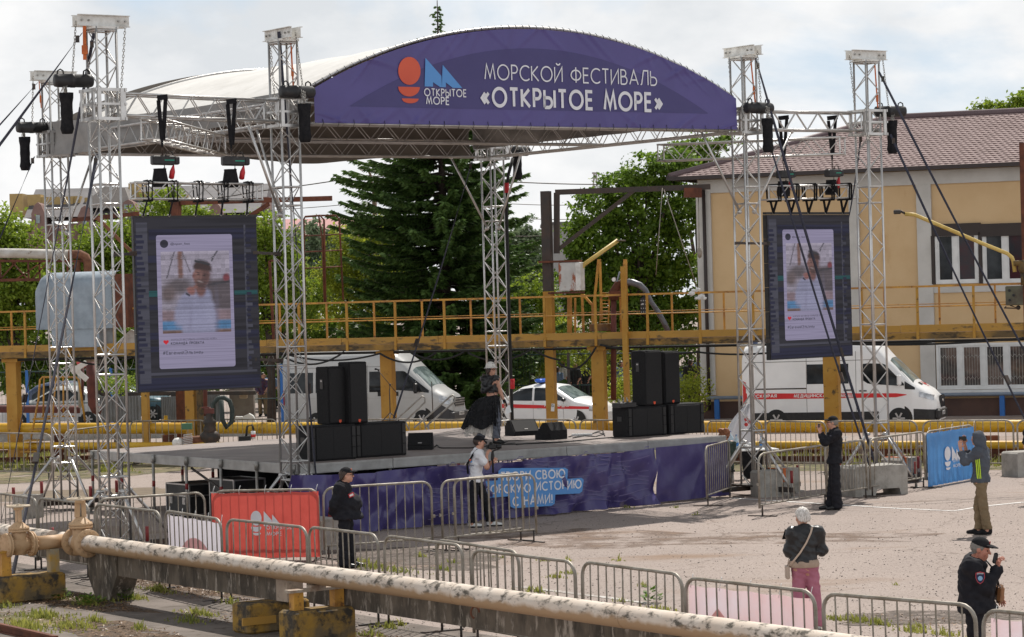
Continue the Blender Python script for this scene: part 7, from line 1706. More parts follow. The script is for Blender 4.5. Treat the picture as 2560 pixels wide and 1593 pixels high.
# pylon, lamp post, wires
t=thing('pylon','tiny lattice power pylon on the skyline','pylon',W(1488,620,330));m=MB();c=W(1488,432,330);g=330
for sx in(-1,1):
 m.beam(W(1488+sx*14,640,g),W(1488+sx*3,432,g),.18,.18)
 for k in range(8):q0,q1=k/8,(k+1)/8;m.beam(W(1488+sx*(14-11*q0),640-208*q0,g),W(1488-sx*(14-11*q1),640-208*q1,g),.1,.1)
m.beam(W(1480,433,g),W(1496,433,g),.2,.2);m.build('frame',galv,t)
t=thing('street_lamp','street lamp on a slim bent post left of the spruce','street lamp',W(940,740,112));m=MB();m.tube([W(945,1000,112),W(938,590,112),W(936,505,112)],.10,8);m.tube([W(936,505,112),W(927,440,112),W(921,427,112)],.05,7);m.build('post',wood_pole,t);m=MB();m.ball(W(911,420,112),.17,12,sc=(1.5,1,.8));m.build('lamp_head',sign_white,t)
def wire(pts,d,label,r_=.014):
 m=MB();P=[]
 for(a,b),(c,e)in zip(pts,pts[1:]):
  for k in range(8):q=k/8;P.append(W(a+(c-a)*q,b+(e-b)*q+2.0*math.sin(math.pi*q),d))
 P.append(W(*pts[-1],d));m.tube(P,r_,4);tag(m.build('overhead_wire',steel_dark),label,'wire')
wire([(500,500),(640,479),(917,439),(1100,446),(1300,456),(1560,461)],112,'highest overhead wire passing the street lamp',.022);wire([(640,528),(940,504),(1280,510),(1470,512)],112,'second overhead wire below the street lamp head');wire([(1275,545),(1450,548)],112,'overhead wire right of the centre tower, third from the top');wire([(1275,590),(1372,588)],112,'lowest overhead wire right of the centre tower');wire([(790,625),(936,540)],112,'wire slanting down from the street lamp post to the left')
# ------------------------------------------------------------------ trees
def quads(name,C,A,B,mat,parent,both=None):
 """leaf quads: centre C, half axes A and B (n,3)"""
 n=len(C);V_=np.empty((n,4,3),np.float32)
 V_[:,0]=C-A;V_[:,1]=C+B*.9-A*.1;V_[:,2]=C+A;V_[:,3]=C-B*.9-A*.1
 off=np.array(parent.location[:],np.float32)if parent else 0
 V_=(V_-off).reshape(-1,3)
 me=bpy.data.meshes.new(name);me.vertices.add(n*4);me.vertices.foreach_set('co',V_.ravel())
 me.loops.add(n*4);me.loops.foreach_set('vertex_index',np.arange(n*4,dtype=np.int32))
 me.polygons.add(n);me.polygons.foreach_set('loop_start',np.arange(0,n*4,4,dtype=np.int32));me.polygons.foreach_set('loop_total',np.full(n,4,np.int32))
 me.materials.append(mat);me.update(calc_edges=True);o=bpy.data.objects.new(name,me);COL.objects.link(o)
 if parent:o.parent=parent
 return o
def unit(a):return a/np.maximum(1e-6,np.linalg.norm(a,axis=-1,keepdims=True))
bark=M('tree_bark',(.07,.05,.04),.9,0,(.04,.03,.025),6)
LV={'lime':leafmat('lime_leaves',(.05,.11,.012),(.36,.46,.05),.5),'yellow':leafmat('yellow_green_leaves',(.12,.18,.016),(.48,.52,.055),.5),'mid':leafmat('mid_green_leaves',(.03,.08,.014),(.26,.38,.05),.48),
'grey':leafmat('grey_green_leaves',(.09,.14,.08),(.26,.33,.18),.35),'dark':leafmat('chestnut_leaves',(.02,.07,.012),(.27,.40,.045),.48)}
def tree(name,label,d,blobs,trunk,kind,dens=1.0,leaf=.16,seed=1,cat='tree',group='broadleaved trees behind the walkway',asp=.5,gap=.0,dy=1.0):
 g=np.random.default_rng(seed);sc=F/d
 base=W(trunk[0],740,d);base.z=0
 t=thing(name,label,cat,base,0,group);Cs=[];Ns=[];m=MB()
 tops=[]
 for bx,by,rx,ry in blobs:
  c=W(bx,by,d+g.uniform(-.6,.6));a,b=rx/sc,ry/sc;tops.append(c)
  ncl=max(8,int(dens*4*math.pi*((a*b)**1.0)/.26));leaf_=leaf*.68;u=unit(g.normal(size=(ncl,3)))
  rr=np.where(g.random(ncl)<.72,g.uniform(.78,1.05,ncl),g.uniform(.3,.8,ncl))*(1+.14*np.sin(u[:,0]*7+seed)*np.cos(u[:,2]*6))
  cc=np.array(c[:])+u*rr[:,None]*np.array([a,a*dy,b])
  k=52;l=np.repeat(cc,k,0)+g.normal(size=(ncl*k,3))*np.array([.17,.17,.12]);nn=np.repeat(u,k,0)
  Cs.append(l);Ns.append(nn)
 C=np.concatenate(Cs);Nn=np.concatenate(Ns);ok=C[:,2]>.15;C,Nn=C[ok],Nn[ok];n=len(C)
 nrm=unit(Nn*.55+np.array([0,.1,.5])+g.normal(size=(n,3))*.8);ax=unit(np.cross(nrm,g.normal(size=(n,3))));bx_=np.cross(nrm,ax);s_=leaf_*g.uniform(.45,1.4,(n,1))
 quads('crown',C.astype(np.float32),(ax*s_*.62).astype(np.float32),(bx_*s_*.62*asp*1.5).astype(np.float32),LV[kind],t)
 h=max(q.z for q in tops);r0=.05+h*.018
 top=Vector((base.x,base.y,h*.8));m.tube([base,base+(top-base)*.35+Vector((.05,0,0)),base+(top-base)*.7,top],[r0,r0*.75,r0*.45,r0*.15],8)
 for q in tops:
  s0=base+(top-base)*min(.8,max(.2,(q.z/max(.1,h))*.55));mid=(s0+q)/2+Z*.2;m.tube([s0,mid,q],[r0*.4,r0*.25,r0*.08],6)
 m.build('trunk',bark,t)
 return t
tree('lime_tree','bright green lime tree at the far left picture edge',97,[(15,596,70,80),(60,636,60,80),(-30,676,90,110),(80,696,55,70),(25,700,95,90),(60,780,80,80),(-20,800,80,80)],(30,),'lime',1.0,.17,1,dy=.8)
tree('lime_tree','green lime tree between the two left lattice towers',99,[(205,620,55,50),(240,590,50,48),(290,610,55,60),(180,690,60,70),(250,680,75,80),(310,690,50,80),(230,750,80,80),(300,780,60,80)],(245,),'lime',1.0,.16,2,dy=.8)
tree('lime_tree','lime tree rising above the left screen behind its truss',98,[(375,542,55,48),(430,512,46,48),(480,552,50,48),(350,622,55,70),(420,602,70,70),(500,642,70,80),(400,700,90,90),(480,760,90,90)],(430,),'lime',1.0,.17,3,dy=.8)
tree('lime_tree','lime tree between the left screen and the banner tower',97,[(600,584,50,45),(660,564,45,42),(700,604,50,50),(640,654,70,70),(720,684,55,70),(690,740,90,80),(750,760,60,70),(620,790,70,70)],(670,),'lime',1.0,.16,4,dy=.8)
tree('young_maple','yellow green maple left of the spruce',104,[(870,610,60,50),(930,600,60,60),(850,680,70,60),(920,690,70,70),(830,760,80,60),(900,780,80,70),(985,620,50,70),(960,760,60,80)],(890,),'yellow',.9,.15,5,dy=.8)
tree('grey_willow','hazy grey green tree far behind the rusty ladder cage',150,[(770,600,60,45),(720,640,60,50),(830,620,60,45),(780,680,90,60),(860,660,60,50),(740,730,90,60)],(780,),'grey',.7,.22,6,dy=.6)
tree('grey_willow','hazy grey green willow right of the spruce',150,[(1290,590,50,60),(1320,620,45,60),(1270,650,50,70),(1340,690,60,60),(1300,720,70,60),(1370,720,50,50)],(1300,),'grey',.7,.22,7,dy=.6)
tree('green_bush','light green young trees between the centre tower and the jib crane',106,[(1290,760,60,60),(1340,740,60,60),(1360,810,60,70),(1300,840,70,70),(1260,800,40,60),(1390,870,60,60),(1320,910,70,50)],(1320,),'lime',.8,.15,8,dy=.8)
tree('chestnut','big dark chestnut tree between the jib crane and the yellow building',100,[(1620,440,70,62),(1560,470,60,55),(1690,430,65,50),(1500,520,65,60),(1590,540,85,75),(1700,520,75,85),(1450,590,45,50),(1520,620,90,80),(1640,640,95,85),(1450,680,60,60),(1560,730,110,80),(1700,720,70,90),(1640,810,100,70),(1470,780,60,60)],(1600,),'dark',1.0,.19,9,dy=.8)
tree('green_bush','sunlit shrubs low behind the white cabinet and the walkway',101,[(1440,850,70,45),(1520,850,60,40),(1480,900,70,45),(1580,860,50,40),(1400,830,40,40)],(1480,),'yellow',.7,.14,10,dy=.7)
tree('roof_tree','tree top showing above the tiled roof at the right edge',122,[(2475,275,34,26),(2520,258,34,26),(2575,262,50,34),(2440,292,16,14),(2560,320,80,60)],(2540,),'lime',.9,.22,11,dy=.6)
tree('roof_tree','tree top behind the banner and the left end of the tiled roof',118,[(1760,390,50,45),(1800,350,30,25),(1730,400,40,50),(1690,390,40,40)],(1750,),'mid',.9,.2,12,dy=.6)
tree('tall_weeds','bright yellow green weeds growing at the corner of the yellow building',89,[(1712,985,34,45),(1740,970,26,55),(1725,1010,45,40),(1690,1010,26,30)],(1725,),'yellow',1.2,.10,13,'plant','tall weeds behind the stage',dy=.6)
tree('tall_weeds','bright green weeds between the yellow columns left of the right speakers',89,[(1555,985,34,45),(1530,1000,28,40),(1580,960,30,40),(1600,1000,24,40)],(1555,),'yellow',1.2,.10,14,'plant','tall weeds behind the stage',dy=.6)
tree('tall_weeds','small green weeds between the crossing sign and the left screen',86,[(262,960,20,22),(290,965,22,18),(325,960,18,14)],(280,),'lime',1.0,.10,15,'plant','tall weeds behind the stage',dy=.6)
# distant greenery closing the horizon
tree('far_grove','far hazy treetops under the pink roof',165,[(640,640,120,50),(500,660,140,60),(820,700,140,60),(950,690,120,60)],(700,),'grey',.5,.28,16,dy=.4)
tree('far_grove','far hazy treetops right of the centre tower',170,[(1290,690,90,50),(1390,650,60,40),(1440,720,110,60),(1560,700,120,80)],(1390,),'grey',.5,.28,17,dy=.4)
tree('green_hedge','green hedge in deep shade behind the crowd and the patrol car',112,[(1330,960,110,70),(1450,970,120,60),(1580,970,120,60),(1680,960,80,70),(1230,960,80,70),(1330,880,90,60),(1430,900,100,60),(1550,880,100,70),(1660,870,90,80),(1250,900,60,70)],(1450,),'mid',.8,.2,18,dy=.3)
tree('green_hedge','dark hedge behind the left part of the blue fence',110,[(-20,920,110,60),(140,930,120,55),(300,930,120,55),(470,930,120,60),(620,930,120,60),(760,930,110,70),(860,900,90,80),(940,880,80,90),(-20,830,90,80),(110,850,100,80),(250,860,100,80),(380,860,100,90),(560,860,110,80),(700,850,80,70),(800,830,70,60)],(300,),'mid',.7,.22,19,dy=.3)
# spruce
def spruce():
 g=np.random.default_rng(21);d=99;base=W(1093,8,d);top=base.z;base.z=0
 t=thing('spruce','tall dark green spruce behind the stage, its thin tip above the banner','tree',base,0)
 Cs,As,Bs=[],[],[];z=.7;b0=np.array(base[:]);m=MB()
 def rad(z):
  return 3.3 if z<6 else(3.3-(z-6)*.12 if z<8.6 else max(.16,3.0*(1-((z-8.6)/(top-8.3)))**.9))
 while z<top-.12:
  rr=rad(z);nb=int(7+rr*1.6)
  if z>top-1.4:nb=2;rr=.10+(top-z)*.17
  for _ in range(nb):
   a=g.uniform(0,2*math.pi);L_=rr*g.choice((.6,.8,.95,1.05,1.28))*g.uniform(.9,1.08)*(1-.22*max(0,math.cos(a))*(z>6.5));dr=np.array([math.cos(a),math.sin(a),0]);sd=np.array([-dr[1],dr[0],0])
   zz_=z;z=z+g.uniform(-.22,.22)*(z<top-1.6);q=np.linspace(0,1,7);pts=b0+np.array([0,0,z])+dr*(q[:,None]*L_)+np.array([0,0,1])*((-.30*q*L_*.55+.20*L_*q**3)*(1 if z<top-1.6 else-1.3))[:,None]
   if L_>.5:m.tube([Vector(p)for p in pts],[.03*(1-.8*x)*min(1,L_/2)for x in q],4,caps=False)
   n=int(26+L_*88)if z<top-1.6 else 12;f=g.uniform(.12,1,n)**.8;P=b0+np.array([0,0,z])+dr*(f[:,None]*L_)+np.array([0,0,1])*((-.30*f*L_*.55+.20*L_*f**3)*(1 if z<top-1.6 else-1.3))[:,None]
   s_=g.choice([-1,1],n)[:,None];tl=(.10+.34*(1-f*.6)*min(1,L_/2))[:,None]*g.uniform(.6,1.2,(n,1))
   tdir=unit(dr*.75+sd*s_*g.uniform(.3,1.0,(n,1))+np.array([0,0,1])*g.uniform(-.75,.15,(n,1)))
   z=zz_;Cs.append(P+tdir*tl*.5);As.append(tdir*tl*.55);Bs.append(unit(np.cross(tdir,g.normal(size=(n,3))))*g.uniform(.03,.065,(n,1)))
  z+=(.20 if z<9 else.24)if z<top-1.5 else.09
 quads('crown',np.concatenate(Cs).astype(np.float32),np.concatenate(As).astype(np.float32),np.concatenate(Bs).astype(np.float32),leafmat('spruce_needles',(.016,.045,.016),(.17,.28,.065),.3),t)
 m.tube([base,base+Z*top*.6,base+Z*(top+.1)],[.28,.13,.015],8);m.build('trunk',bark,t)
spruce()
# ------------------------------------------------------------------ people: smooth implicit bodies turned into meshes
def snets(fn,lo,hi,h):
 lo=np.array(lo,float);n=np.ceil((np.array(hi)-lo)/h).astype(int)+1
 ax=[lo[i]+h*np.arange(n[i])for i in range(3)];X,Y,Z_=np.meshgrid(*ax,indexing='ij');D=fn(np.stack([X,Y,Z_],-1).reshape(-1,3)).reshape(n)
 c=n-1;acc=np.zeros((*c,3));cnt=np.zeros(c)
 sl=lambda o:D[o[0]:o[0]+c[0],o[1]:o[1]+c[1],o[2]:o[2]+c[2]]
 for a in range(3):
  for o1 in(0,1):
   for o2 in(0,1):
    o=[0,0,0];b=[i for i in range(3)if i!=a];o[b[0]],o[b[1]]=o1,o2;p=list(o);p[a]=1;d0,d1=sl(o),sl(p);x=(d0<0)!=(d1<0)
    t=np.where(x,d0/np.where(np.abs(d0-d1)<1e-12,1,d0-d1),0);pos=np.zeros((*c,3));pos[...,b[0]]=o1;pos[...,b[1]]=o2;pos[...,a]=t
    acc+=np.where(x[...,None],pos,0);cnt+=x
 act=cnt>0;idx=-np.ones(c,int);idx[act]=np.arange(act.sum());ii=np.argwhere(act);V_=lo+(ii+acc[act]/cnt[act][:,None])*h;Fs=[]
 for a in range(3):
  b,e=[(1,2),(2,0),(0,1)][a];s0=[slice(1,c[i])if i!=a else slice(0,c[i])for i in range(3)];s1=list(s0);s1[a]=slice(1,c[a]+1)
  d0,d1=D[tuple(s0)],D[tuple(s1)];q=np.argwhere((d0<0)!=(d1<0));
  if not len(q):continue
  neg=d0[tuple(q.T)]<0;g=q+np.array([0 if i==a else 1 for i in range(3)]);eb=np.eye(3,dtype=int)[b];ee=np.eye(3,dtype=int)[e]
  f=np.stack([idx[tuple((g-eb-ee).T)],idx[tuple((g-ee).T)],idx[tuple(g.T)],idx[tuple((g-eb).T)]],1);f[~neg]=f[~neg][:,::-1];Fs.append(f[(f>=0).all(1)])
 return V_,np.concatenate(Fs)if Fs else np.zeros((0,4),int)
def cap(a,b,r0,r1=None):return('c',np.array(a,float),np.array(b,float),r0,r0 if r1 is None else r1)
def ell(c,r,Rm=None):return('e',np.array(c,float),np.array(r,float),np.eye(3)if Rm is None else np.array(Rm))
def sdf(prims,k,grow=0.0,cuts=()):
 def fn(P):
  d=None
  for q in prims:
   if q[0]=='c':
    ab=q[2]-q[1];t=np.clip(((P-q[1])@ab)/max(1e-9,ab@ab),0,1);x=np.linalg.norm(P-q[1]-t[:,None]*ab,axis=1)-(q[3]+(q[4]-q[3])*t)
   else:
    l=(P-q[1])@q[3].T;r=q[2];k0=np.linalg.norm(l/r,axis=1);k1=np.linalg.norm(l/(r*r),axis=1);x=k0*(k0-1)/np.maximum(k1,1e-6)
   x=x-grow
   if d is None:d=x
   else:h=np.maximum(k-np.abs(d-x),0)/k;d=np.minimum(d,x)-h*h*k*.25
  for p,n in cuts:d=np.maximum(d,(P-np.array(p))@np.array(n))
  return d
 return fn
def bounds(prims,pad):
 A=[]
 for q in prims:
  if q[0]=='c':r=max(q[3],q[4]);A+=[q[1]-r,q[1]+r,q[2]-r,q[2]+r]
  else:r=max(q[2]);A+=[q[1]-r,q[1]+r]
 A=np.array(A);return A.min(0)-pad,A.max(0)+pad
def smesh(prims,h,k=.04,grow=0.0,cuts=(),warp=None):
 lo,hi=bounds(prims,grow+2.5*h);f0=sdf(prims,k,grow,cuts);f=(lambda P:f0(P)+warp(P))if warp else f0
 return snets(f,lo,hi,h)
def put(name,parts,mat,parent,label=None):
 m=MB()
 for V_,Fc in parts:m.add([tuple(v)for v in V_],[tuple(int(i)for i in f)for f in Fc],0,True)
 return m.build(name,mat,parent,local=True,label=label)
def v3(*a):return np.array(a,float)
def nrm(a):a=np.array(a,float);return a/np.linalg.norm(a)
def hand(w,d,pn,curl=.6,th=1,k=1.0,spread=.12):
 """wrist w, finger direction d, palm normal pn (side the fingers close to), thumb side th"""
 d=nrm(d);pn=nrm(np.array(pn)-d*np.dot(pn,d));s=np.cross(d,pn);P=[];w=np.array(w,float)
 ln=[(.040,.026,.020),(.046,.030,.022),(.042,.028,.021),(.033,.021,.018)]
 for i in range(4):
  o=(i-1.5)*.0195*k;kn=w+d*(.088-.006*abs(i-1))*k+s*o*th*-1;P.append(cap(w+s*o*.55*th*-1,kn,.0125*k,.0105*k));p=kn;a=curl*.55
  for j,l in enumerate(ln[i]):dd=d*math.cos(a)+pn*math.sin(a)-s*th*(i-1.5)*spread*.3;q=p+dd*l*k;P.append(cap(p,q,(.0088-.0008*j)*k,(.008-.0009*j)*k));p=q;a+=curl*.75
 b=w+d*.02*k+s*.018*th*k;t1=b+(d*.55+s*th*.75+pn*.35)*.042*k;t2=t1+(d*.85+s*th*.1+pn*.5)*.030*k;t3=t2+(d*.9-s*th*.2+pn*.5)*.022*k
 P+=[cap(b,t1,.013*k,.011*k),cap(t1,t2,.0105*k,.009*k),cap(t2,t3,.009*k,.0075*k)]
 return smesh(P,.0055*k,.008*k)
def head_prims(H,f,u,k=1.0,fat=1.0):
 f=nrm(f);s=nrm(np.cross(f,u));u=np.cross(s,f);Rm=np.stack([s,f,u]);q=lambda a,b,c:H+(s*a+f*b+u*c)*k
 e=lambda a,b,c,r:ell(q(a,b,c),np.array(r)*k,Rm)
 P=[e(0,-.012,.028,(.074,.095,.088)),e(0,.022,-.045,(.060*fat,.068,.072)),e(0,.066,-.088,(.026,.024,.022)),cap(q(0,.086,.018),q(0,.112,-.022),.010*k,.014*k),e(0,.076,-.058,(.026,.022,.018)),
 e(.03,.075,.030,(.030,.016,.012)),e(-.03,.075,.030,(.030,.016,.012)),e(.035*fat,.062,-.022,(.028,.026,.030)),e(-.035*fat,.062,-.022,(.028,.026,.030)),e(.076,-.005,-.005,(.010,.022,.032)),e(-.076,-.005,-.005,(.010,.022,.032))]
 return P,q,Rm
def person(label,loc,J,o,group=None):
 """J: joints in metres (x right, y away, z up); o: options"""
 t=thing('person',label,'person',loc,0,group);g={k_:np.array(v_,float)for k_,v_ in J.items()};f=nrm(o['face']);hp,q,Rm=head_prims(g['head'],f,v3(*o.get('up',(0,0,1))),o.get('hk',1.0),o.get('fat',1.0))
 sk=o.get('skin',skin);b=o.get('build',1.0);belly=o.get('belly',0);h=o.get('h',.016)
 fr=nrm(o.get('front',f)*v3(1,1,0));sd=v3(-fr[1],fr[0],0);TR=np.stack([sd,fr,v3(0,0,1)])
 torso=[ell(g['chest'],(.165*b,.115*b,.20),TR),ell((g['chest']+g['pelvis'])/2+fr*belly*.35,(.145*b+belly*.3,.105*b+belly*.6,.17),TR),ell(g['pelvis']+fr*belly*.15,(.165*b+belly*.2,.120*b+belly*.35,.13),TR),cap(g['shL'],g['shR'],.075*b),cap(g['neck']-v3(0,0,.06),g['neck'],.085*b,.06)]
 al=lambda s,r0,r1,r2:[cap(g['sh'+s],g['el'+s],r0,r1),cap(g['el'+s],g['wr'+s],r1,r2)]
 ll=lambda s,r0,r1,r2:[cap(g['hip'+s],g['kn'+s],r0,r1),cap(g['kn'+s],g['an'+s],r1,r2)]
 arms=al('L',.05*b,.042,.028)+al('R',.05*b,.042,.028);legs=ll('L',.085*b,.058,.042)+ll('R',.085*b,.058,.042)
 feet=[cap(g['an'+s]+v3(0,0,-.03),g['toe'+s],.04,.03)for s in 'LR']
 body=[smesh(torso+arms+legs+feet,h,.05),smesh(hp+[cap(g['neck']-v3(0,0,.08),g['head']-v3(0,0,.06),.062,.055)],min(.009,h),.018)]
 if o.get('hands',True):
  for s in 'LR':
   dv,pn,cu,th=o['hand'+s];body.append(hand(g['wr'+s],dv,pn,cu,th))
 put('body',body,sk,t)
 wob=lambda P:.005*np.sin(P[:,2]*71+P[:,0]*33+2*np.sin(P[:,1]*29))*np.sin(P[:,1]*19+P[:,2]*9)+.007*np.sin(P[:,2]*38+3*np.sin(P[:,0]*17+P[:,1]*11))*np.sin(P[:,0]*23+1.3)
 if 'trousers' in o:
  m_,fl,hem=o['trousers'];pr=[ell(g['pelvis']+fr*belly*.1,(.17*b+belly*.2,.125*b+belly*.35,.13),TR)]+ll('L',.088*b,.066+fl*.4,.055+fl)+ll('R',.088*b,.066+fl*.4,.055+fl)
  put('trousers',[smesh(pr,h*.85,.03,.005,[(g['pelvis']+v3(0,0,.12),v3(0,0,1)),(v3(0,0,hem),v3(0,0,-1))],wob)],m_,t)
 if 'top' in o:
  m_,sl_,hz,gr=o['top'];ar=[]
  for s in 'LR':
   if sl_[s]>=2:ar+=[cap(g['sh'+s],g['el'+s],.056*b,.050),cap(g['el'+s],g['el'+s]+(g['wr'+s]-g['el'+s])*.97,.050,.040)]
   elif sl_[s]>0:ar+=[cap(g['sh'+s],g['sh'+s]+(g['el'+s]-g['sh'+s])*sl_[s],.062*b,.066)]
  hem_e=[ell(v3(g['pelvis'][0],g['pelvis'][1],hz+.02)+fr*belly*.3,(.17*b+belly*.3,.13*b+belly*.5,.12),TR)]
  put('jacket' if o.get('jacket')else 'shirt',[smesh(torso+ar+hem_e,h*.85,.045,gr,[(v3(0,0,hz),v3(0,0,-1)),(g['neck']+v3(0,0,.035),nrm(v3(0,0,1)+.35*fr))],wob)],m_,t)
 if 'shoes' in o:
  for s in 'LR':
   a,e=g['an'+s],g['toe'+s];dd=nrm((e-a)*v3(1,1,0));hl=v3(a[0],a[1],.045)-dd*.035;m=[smesh([cap(hl,hl+dd*.10,.046,.048),cap(hl+dd*.1,v3(e[0],e[1],.032)+dd*.03,.048,.032),cap(hl+v3(0,0,.05),hl+v3(0,0,.06),.045)],.011,.03,0,[(v3(0,0,.004),v3(0,0,-1))])]
   so=put('shoe',m,o['shoes'],t)
   if 'sole' in o:put('sole',[smesh([cap(hl,hl+dd*.10,.052,.053),cap(hl+dd*.1,v3(e[0],e[1],.03)+dd*.03,.053,.038)],.011,.03,0,[(v3(0,0,.002),v3(0,0,-1)),(v3(0,0,.03),v3(0,0,1))])],o['sole'],so)
 s_,f_,u_=Rm
 if 'hair' in o:
  m_,drop,puff=o['hair'];H=q(0,-.018,.028);pr=[ell(H,(.080+puff,.098+puff,.092+puff),Rm)]
  if drop:pr.append(ell(q(0,-.055,-.02-drop/2),(.075+puff,.05+puff,.06+drop/2),Rm))
  wv=lambda P:.005*np.sin(P[:,0]*140+P[:,2]*60)*np.cos(P[:,2]*110+P[:,1]*90)
  put('hair',[smesh(pr,.010,.03,0,[(q(0,.052,.03),nrm(f_*1.0-u_*.75))]if not drop else[(q(0,.02,.03),nrm(f_*1.0-u_*.9))],wv)],m_,t)
 if 'cap' in o:
  m_=o['cap'];c_=put('cap',[smesh([ell(q(0,-.010,.045),(.087,.107,.092),Rm)],.009,.03,0,[(q(0,0,.045),nrm(-u_-.12*f_))]),smesh([ell(q(0,.115,.058),(.072,.075,.009),Rm),ell(q(0,.09,.060),(.078,.05,.012),Rm)],.007,.02,0,[(q(0,.06,.05),-f_)])],m_,t)
  if 'capmark' in o:put('cap_badge',[smesh([ell(q(0,.083,.09),(.022,.008,.026),Rm)],.006)],o['capmark'],c_)
 if o.get('eyes',True):put('eyes',[smesh([ell(q(e*.031,.084,.006),(.011,.006,.007),Rm)],.003)for e in(-1,1)],o.get('eyem',black_gloss),t)
 if o.get('glasses'):
  m=MB();Q=lambda a,b_,c:Vector(q(a,b_,c))
  for e in(-1,1):
   m.tube([Q(e*.034+.024*math.cos(a*.5236),.106,.008+.018*math.sin(a*.5236))for a in range(12)],.003,5,closed=True);m.tube([Q(e*.058,.104,.012),Q(e*.078,.05,.012),Q(e*.080,-.02,.008)],.003,5)
  m.tube([Q(-.012,.108,.01),Q(.012,.108,.01)],.003,5);m.build('glasses',black_gloss,t,local=True)
 return t,q,Rm
black_wool=M('black_uniform_cloth',(.012,.012,.016),.85,0,(.020,.020,.025),12,spec=.2);black_leather=M('black_leather',(.014,.014,.016),.38,0,(.022,.021,.022),9,bump=.004,bscale=30)
white_tee=M('white_cotton',(.74,.74,.76),.85,0,(.68,.68,.71),5);grey_hood=M('slate_grey_fleece',(.085,.095,.115),.9,0,(.068,.076,.094),7,spec=.2);khaki=M('khaki_cotton',(.20,.145,.085),.9,0,(.16,.115,.065),8)
pink_cloth=M('dusty_pink_cloth',(.42,.155,.215),.85,0,(.37,.13,.185),7);beige=M('beige_jersey',(.40,.30,.23),.85,0,(.34,.25,.19),8);white_hair=M('white_hair',(.72,.68,.64),.7,0,(.36,.33,.30),70,stretch=(1,1,.25));dark_hair=M('dark_brown_hair',(.035,.022,.016),.5,0,(.06,.035,.025),40,stretch=(1,1,.2));ginger_hair=M('ginger_hair',(.30,.12,.055),.6,0,(.20,.08,.04),40);grey_hair=M('grey_hair',(.22,.20,.18),.7)
jeans=M('grey_jeans',(.13,.14,.17),.85,0,(.09,.095,.12),9);neon=M('neon_yellow_print',(.55,.75,.04),.5);tan_leather=M('tan_leather',(.26,.12,.05),.5,0,(.20,.09,.04),8);white_shoe=M('white_leather',(.62,.62,.60),.5)
def feet_at(px,py,z=0.0):return G(px,py,z)
fw_=lambda v:(v,(0,0,-1),.7,1)
# cameraman in white
def phone(t,c,w,h,dv,up=(0,0,1),mat=black_gloss):
 x,y,z=frame(Vector(dv),Vector(up));m=MB();m.box(c,(w,h,.009),rot=Matrix((x,y,z)).transposed(),bev=.003);return m.build('phone',mat,t,local=True)
L_=feet_at(1195,1318)
t,q,Rm=person('cameraman in a white T shirt and black cap filming in front of the stage',L_,dict(pelvis=(-.01,0,.92),chest=(.0,0,1.26),neck=(.035,0,1.46),head=(.065,.01,1.60),shR=(.05,-.17,1.39),shL=(.06,.17,1.39),elR=(.20,-.20,1.15),wrR=(.205,-.12,1.36),elL=(.20,.14,1.12),wrL=(.29,.03,1.22),hipR=(-.03,-.09,.88),hipL=(.0,.09,.88),knR=(-.08,-.10,.47),knL=(.17,.09,.48),anR=(-.11,-.10,.08),anL=(.24,.09,.08),toeR=(.06,-.12,.03),toeL=(.42,.09,.035)),
dict(face=(1,.12,-.02),trousers=(black_wool,.025,.09),top=(white_tee,{'L':.62,'R':.62},.86,.014),shoes=white_shoe,sole=black_gloss,cap=black_cloth,hair=(dark_hair,0,.003),handR=((.35,.3,.85),(.6,.7,-.2),1.0,1),handL=((.5,-.6,.5),(.3,.6,0),1.2,-1)))
m=MB();V3=Vector
m.tube([V3((-.16,-.02,1.02)),V3((-.17,-.10,1.20)),V3((-.06,-.165,1.38)),V3((.03,-.17,1.475)),V3((.08,-.10,1.46))],.020,6);m.build('camera_strap',black_cloth,t,local=True)
m=MB();y=-.135;m.add([V3((-.11+.018*math.cos(a*.4),y-.02,1.285+.022*math.sin(a*.4)))for a in range(16)],[tuple(range(16))]);m.build('orange_print',orange_print,t,local=True)
m=MB();textmb(m,'КОМАНДА',V3((-.14,-.142,1.18)),V3((1,-.1,-.15)).normalized(),Z,V3((0,-1,0)),.12,.022,.03);m.build('lettering',M('navy_print',(.02,.03,.10),.6),t,local=True)
m=MB();m.add([V3((-.11,-.142,1.235)),V3((-.05,-.146,1.235)),V3((-.085,-.144,1.27))],[(0,1,2)]);m.build('blue_print',blue_print,t,local=True)
cm=thing('video_camera','small black video camera on a hand stabiliser held by the man in white','camera',L_+V3((.33,.0,1.5)));B_=L_+V3((.31,0,1.515))
m=MB();m.box(B_,(.17,.10,.10),bev=.02);m.cyl(B_+V3((.08,0,.0)),B_+V3((.18,0,0)),.042,14);m.box(B_+V3((-.02,0,.065)),(.07,.07,.05),bev=.02);m.box(B_+V3((-.10,-.02,0)),(.03,.08,.07));m.build('camera_body',black_gloss,cm)
m=MB();S_=L_+V3((.315,.0,0));m.cyl(S_+Z*1.02,S_+Z*1.40,.019,10);m.lathe([(.02,1.24),(.034,1.27),(.036,1.34),(.025,1.40),(.03,1.43)],S_,Z,12);m.tube([S_+Z*1.43,S_+V3((.06,0,1.45)),S_+V3((.13,0,1.47)),S_+V3((.14,0,1.55))],.014,6);m.build('stabiliser',black_paint,cm)
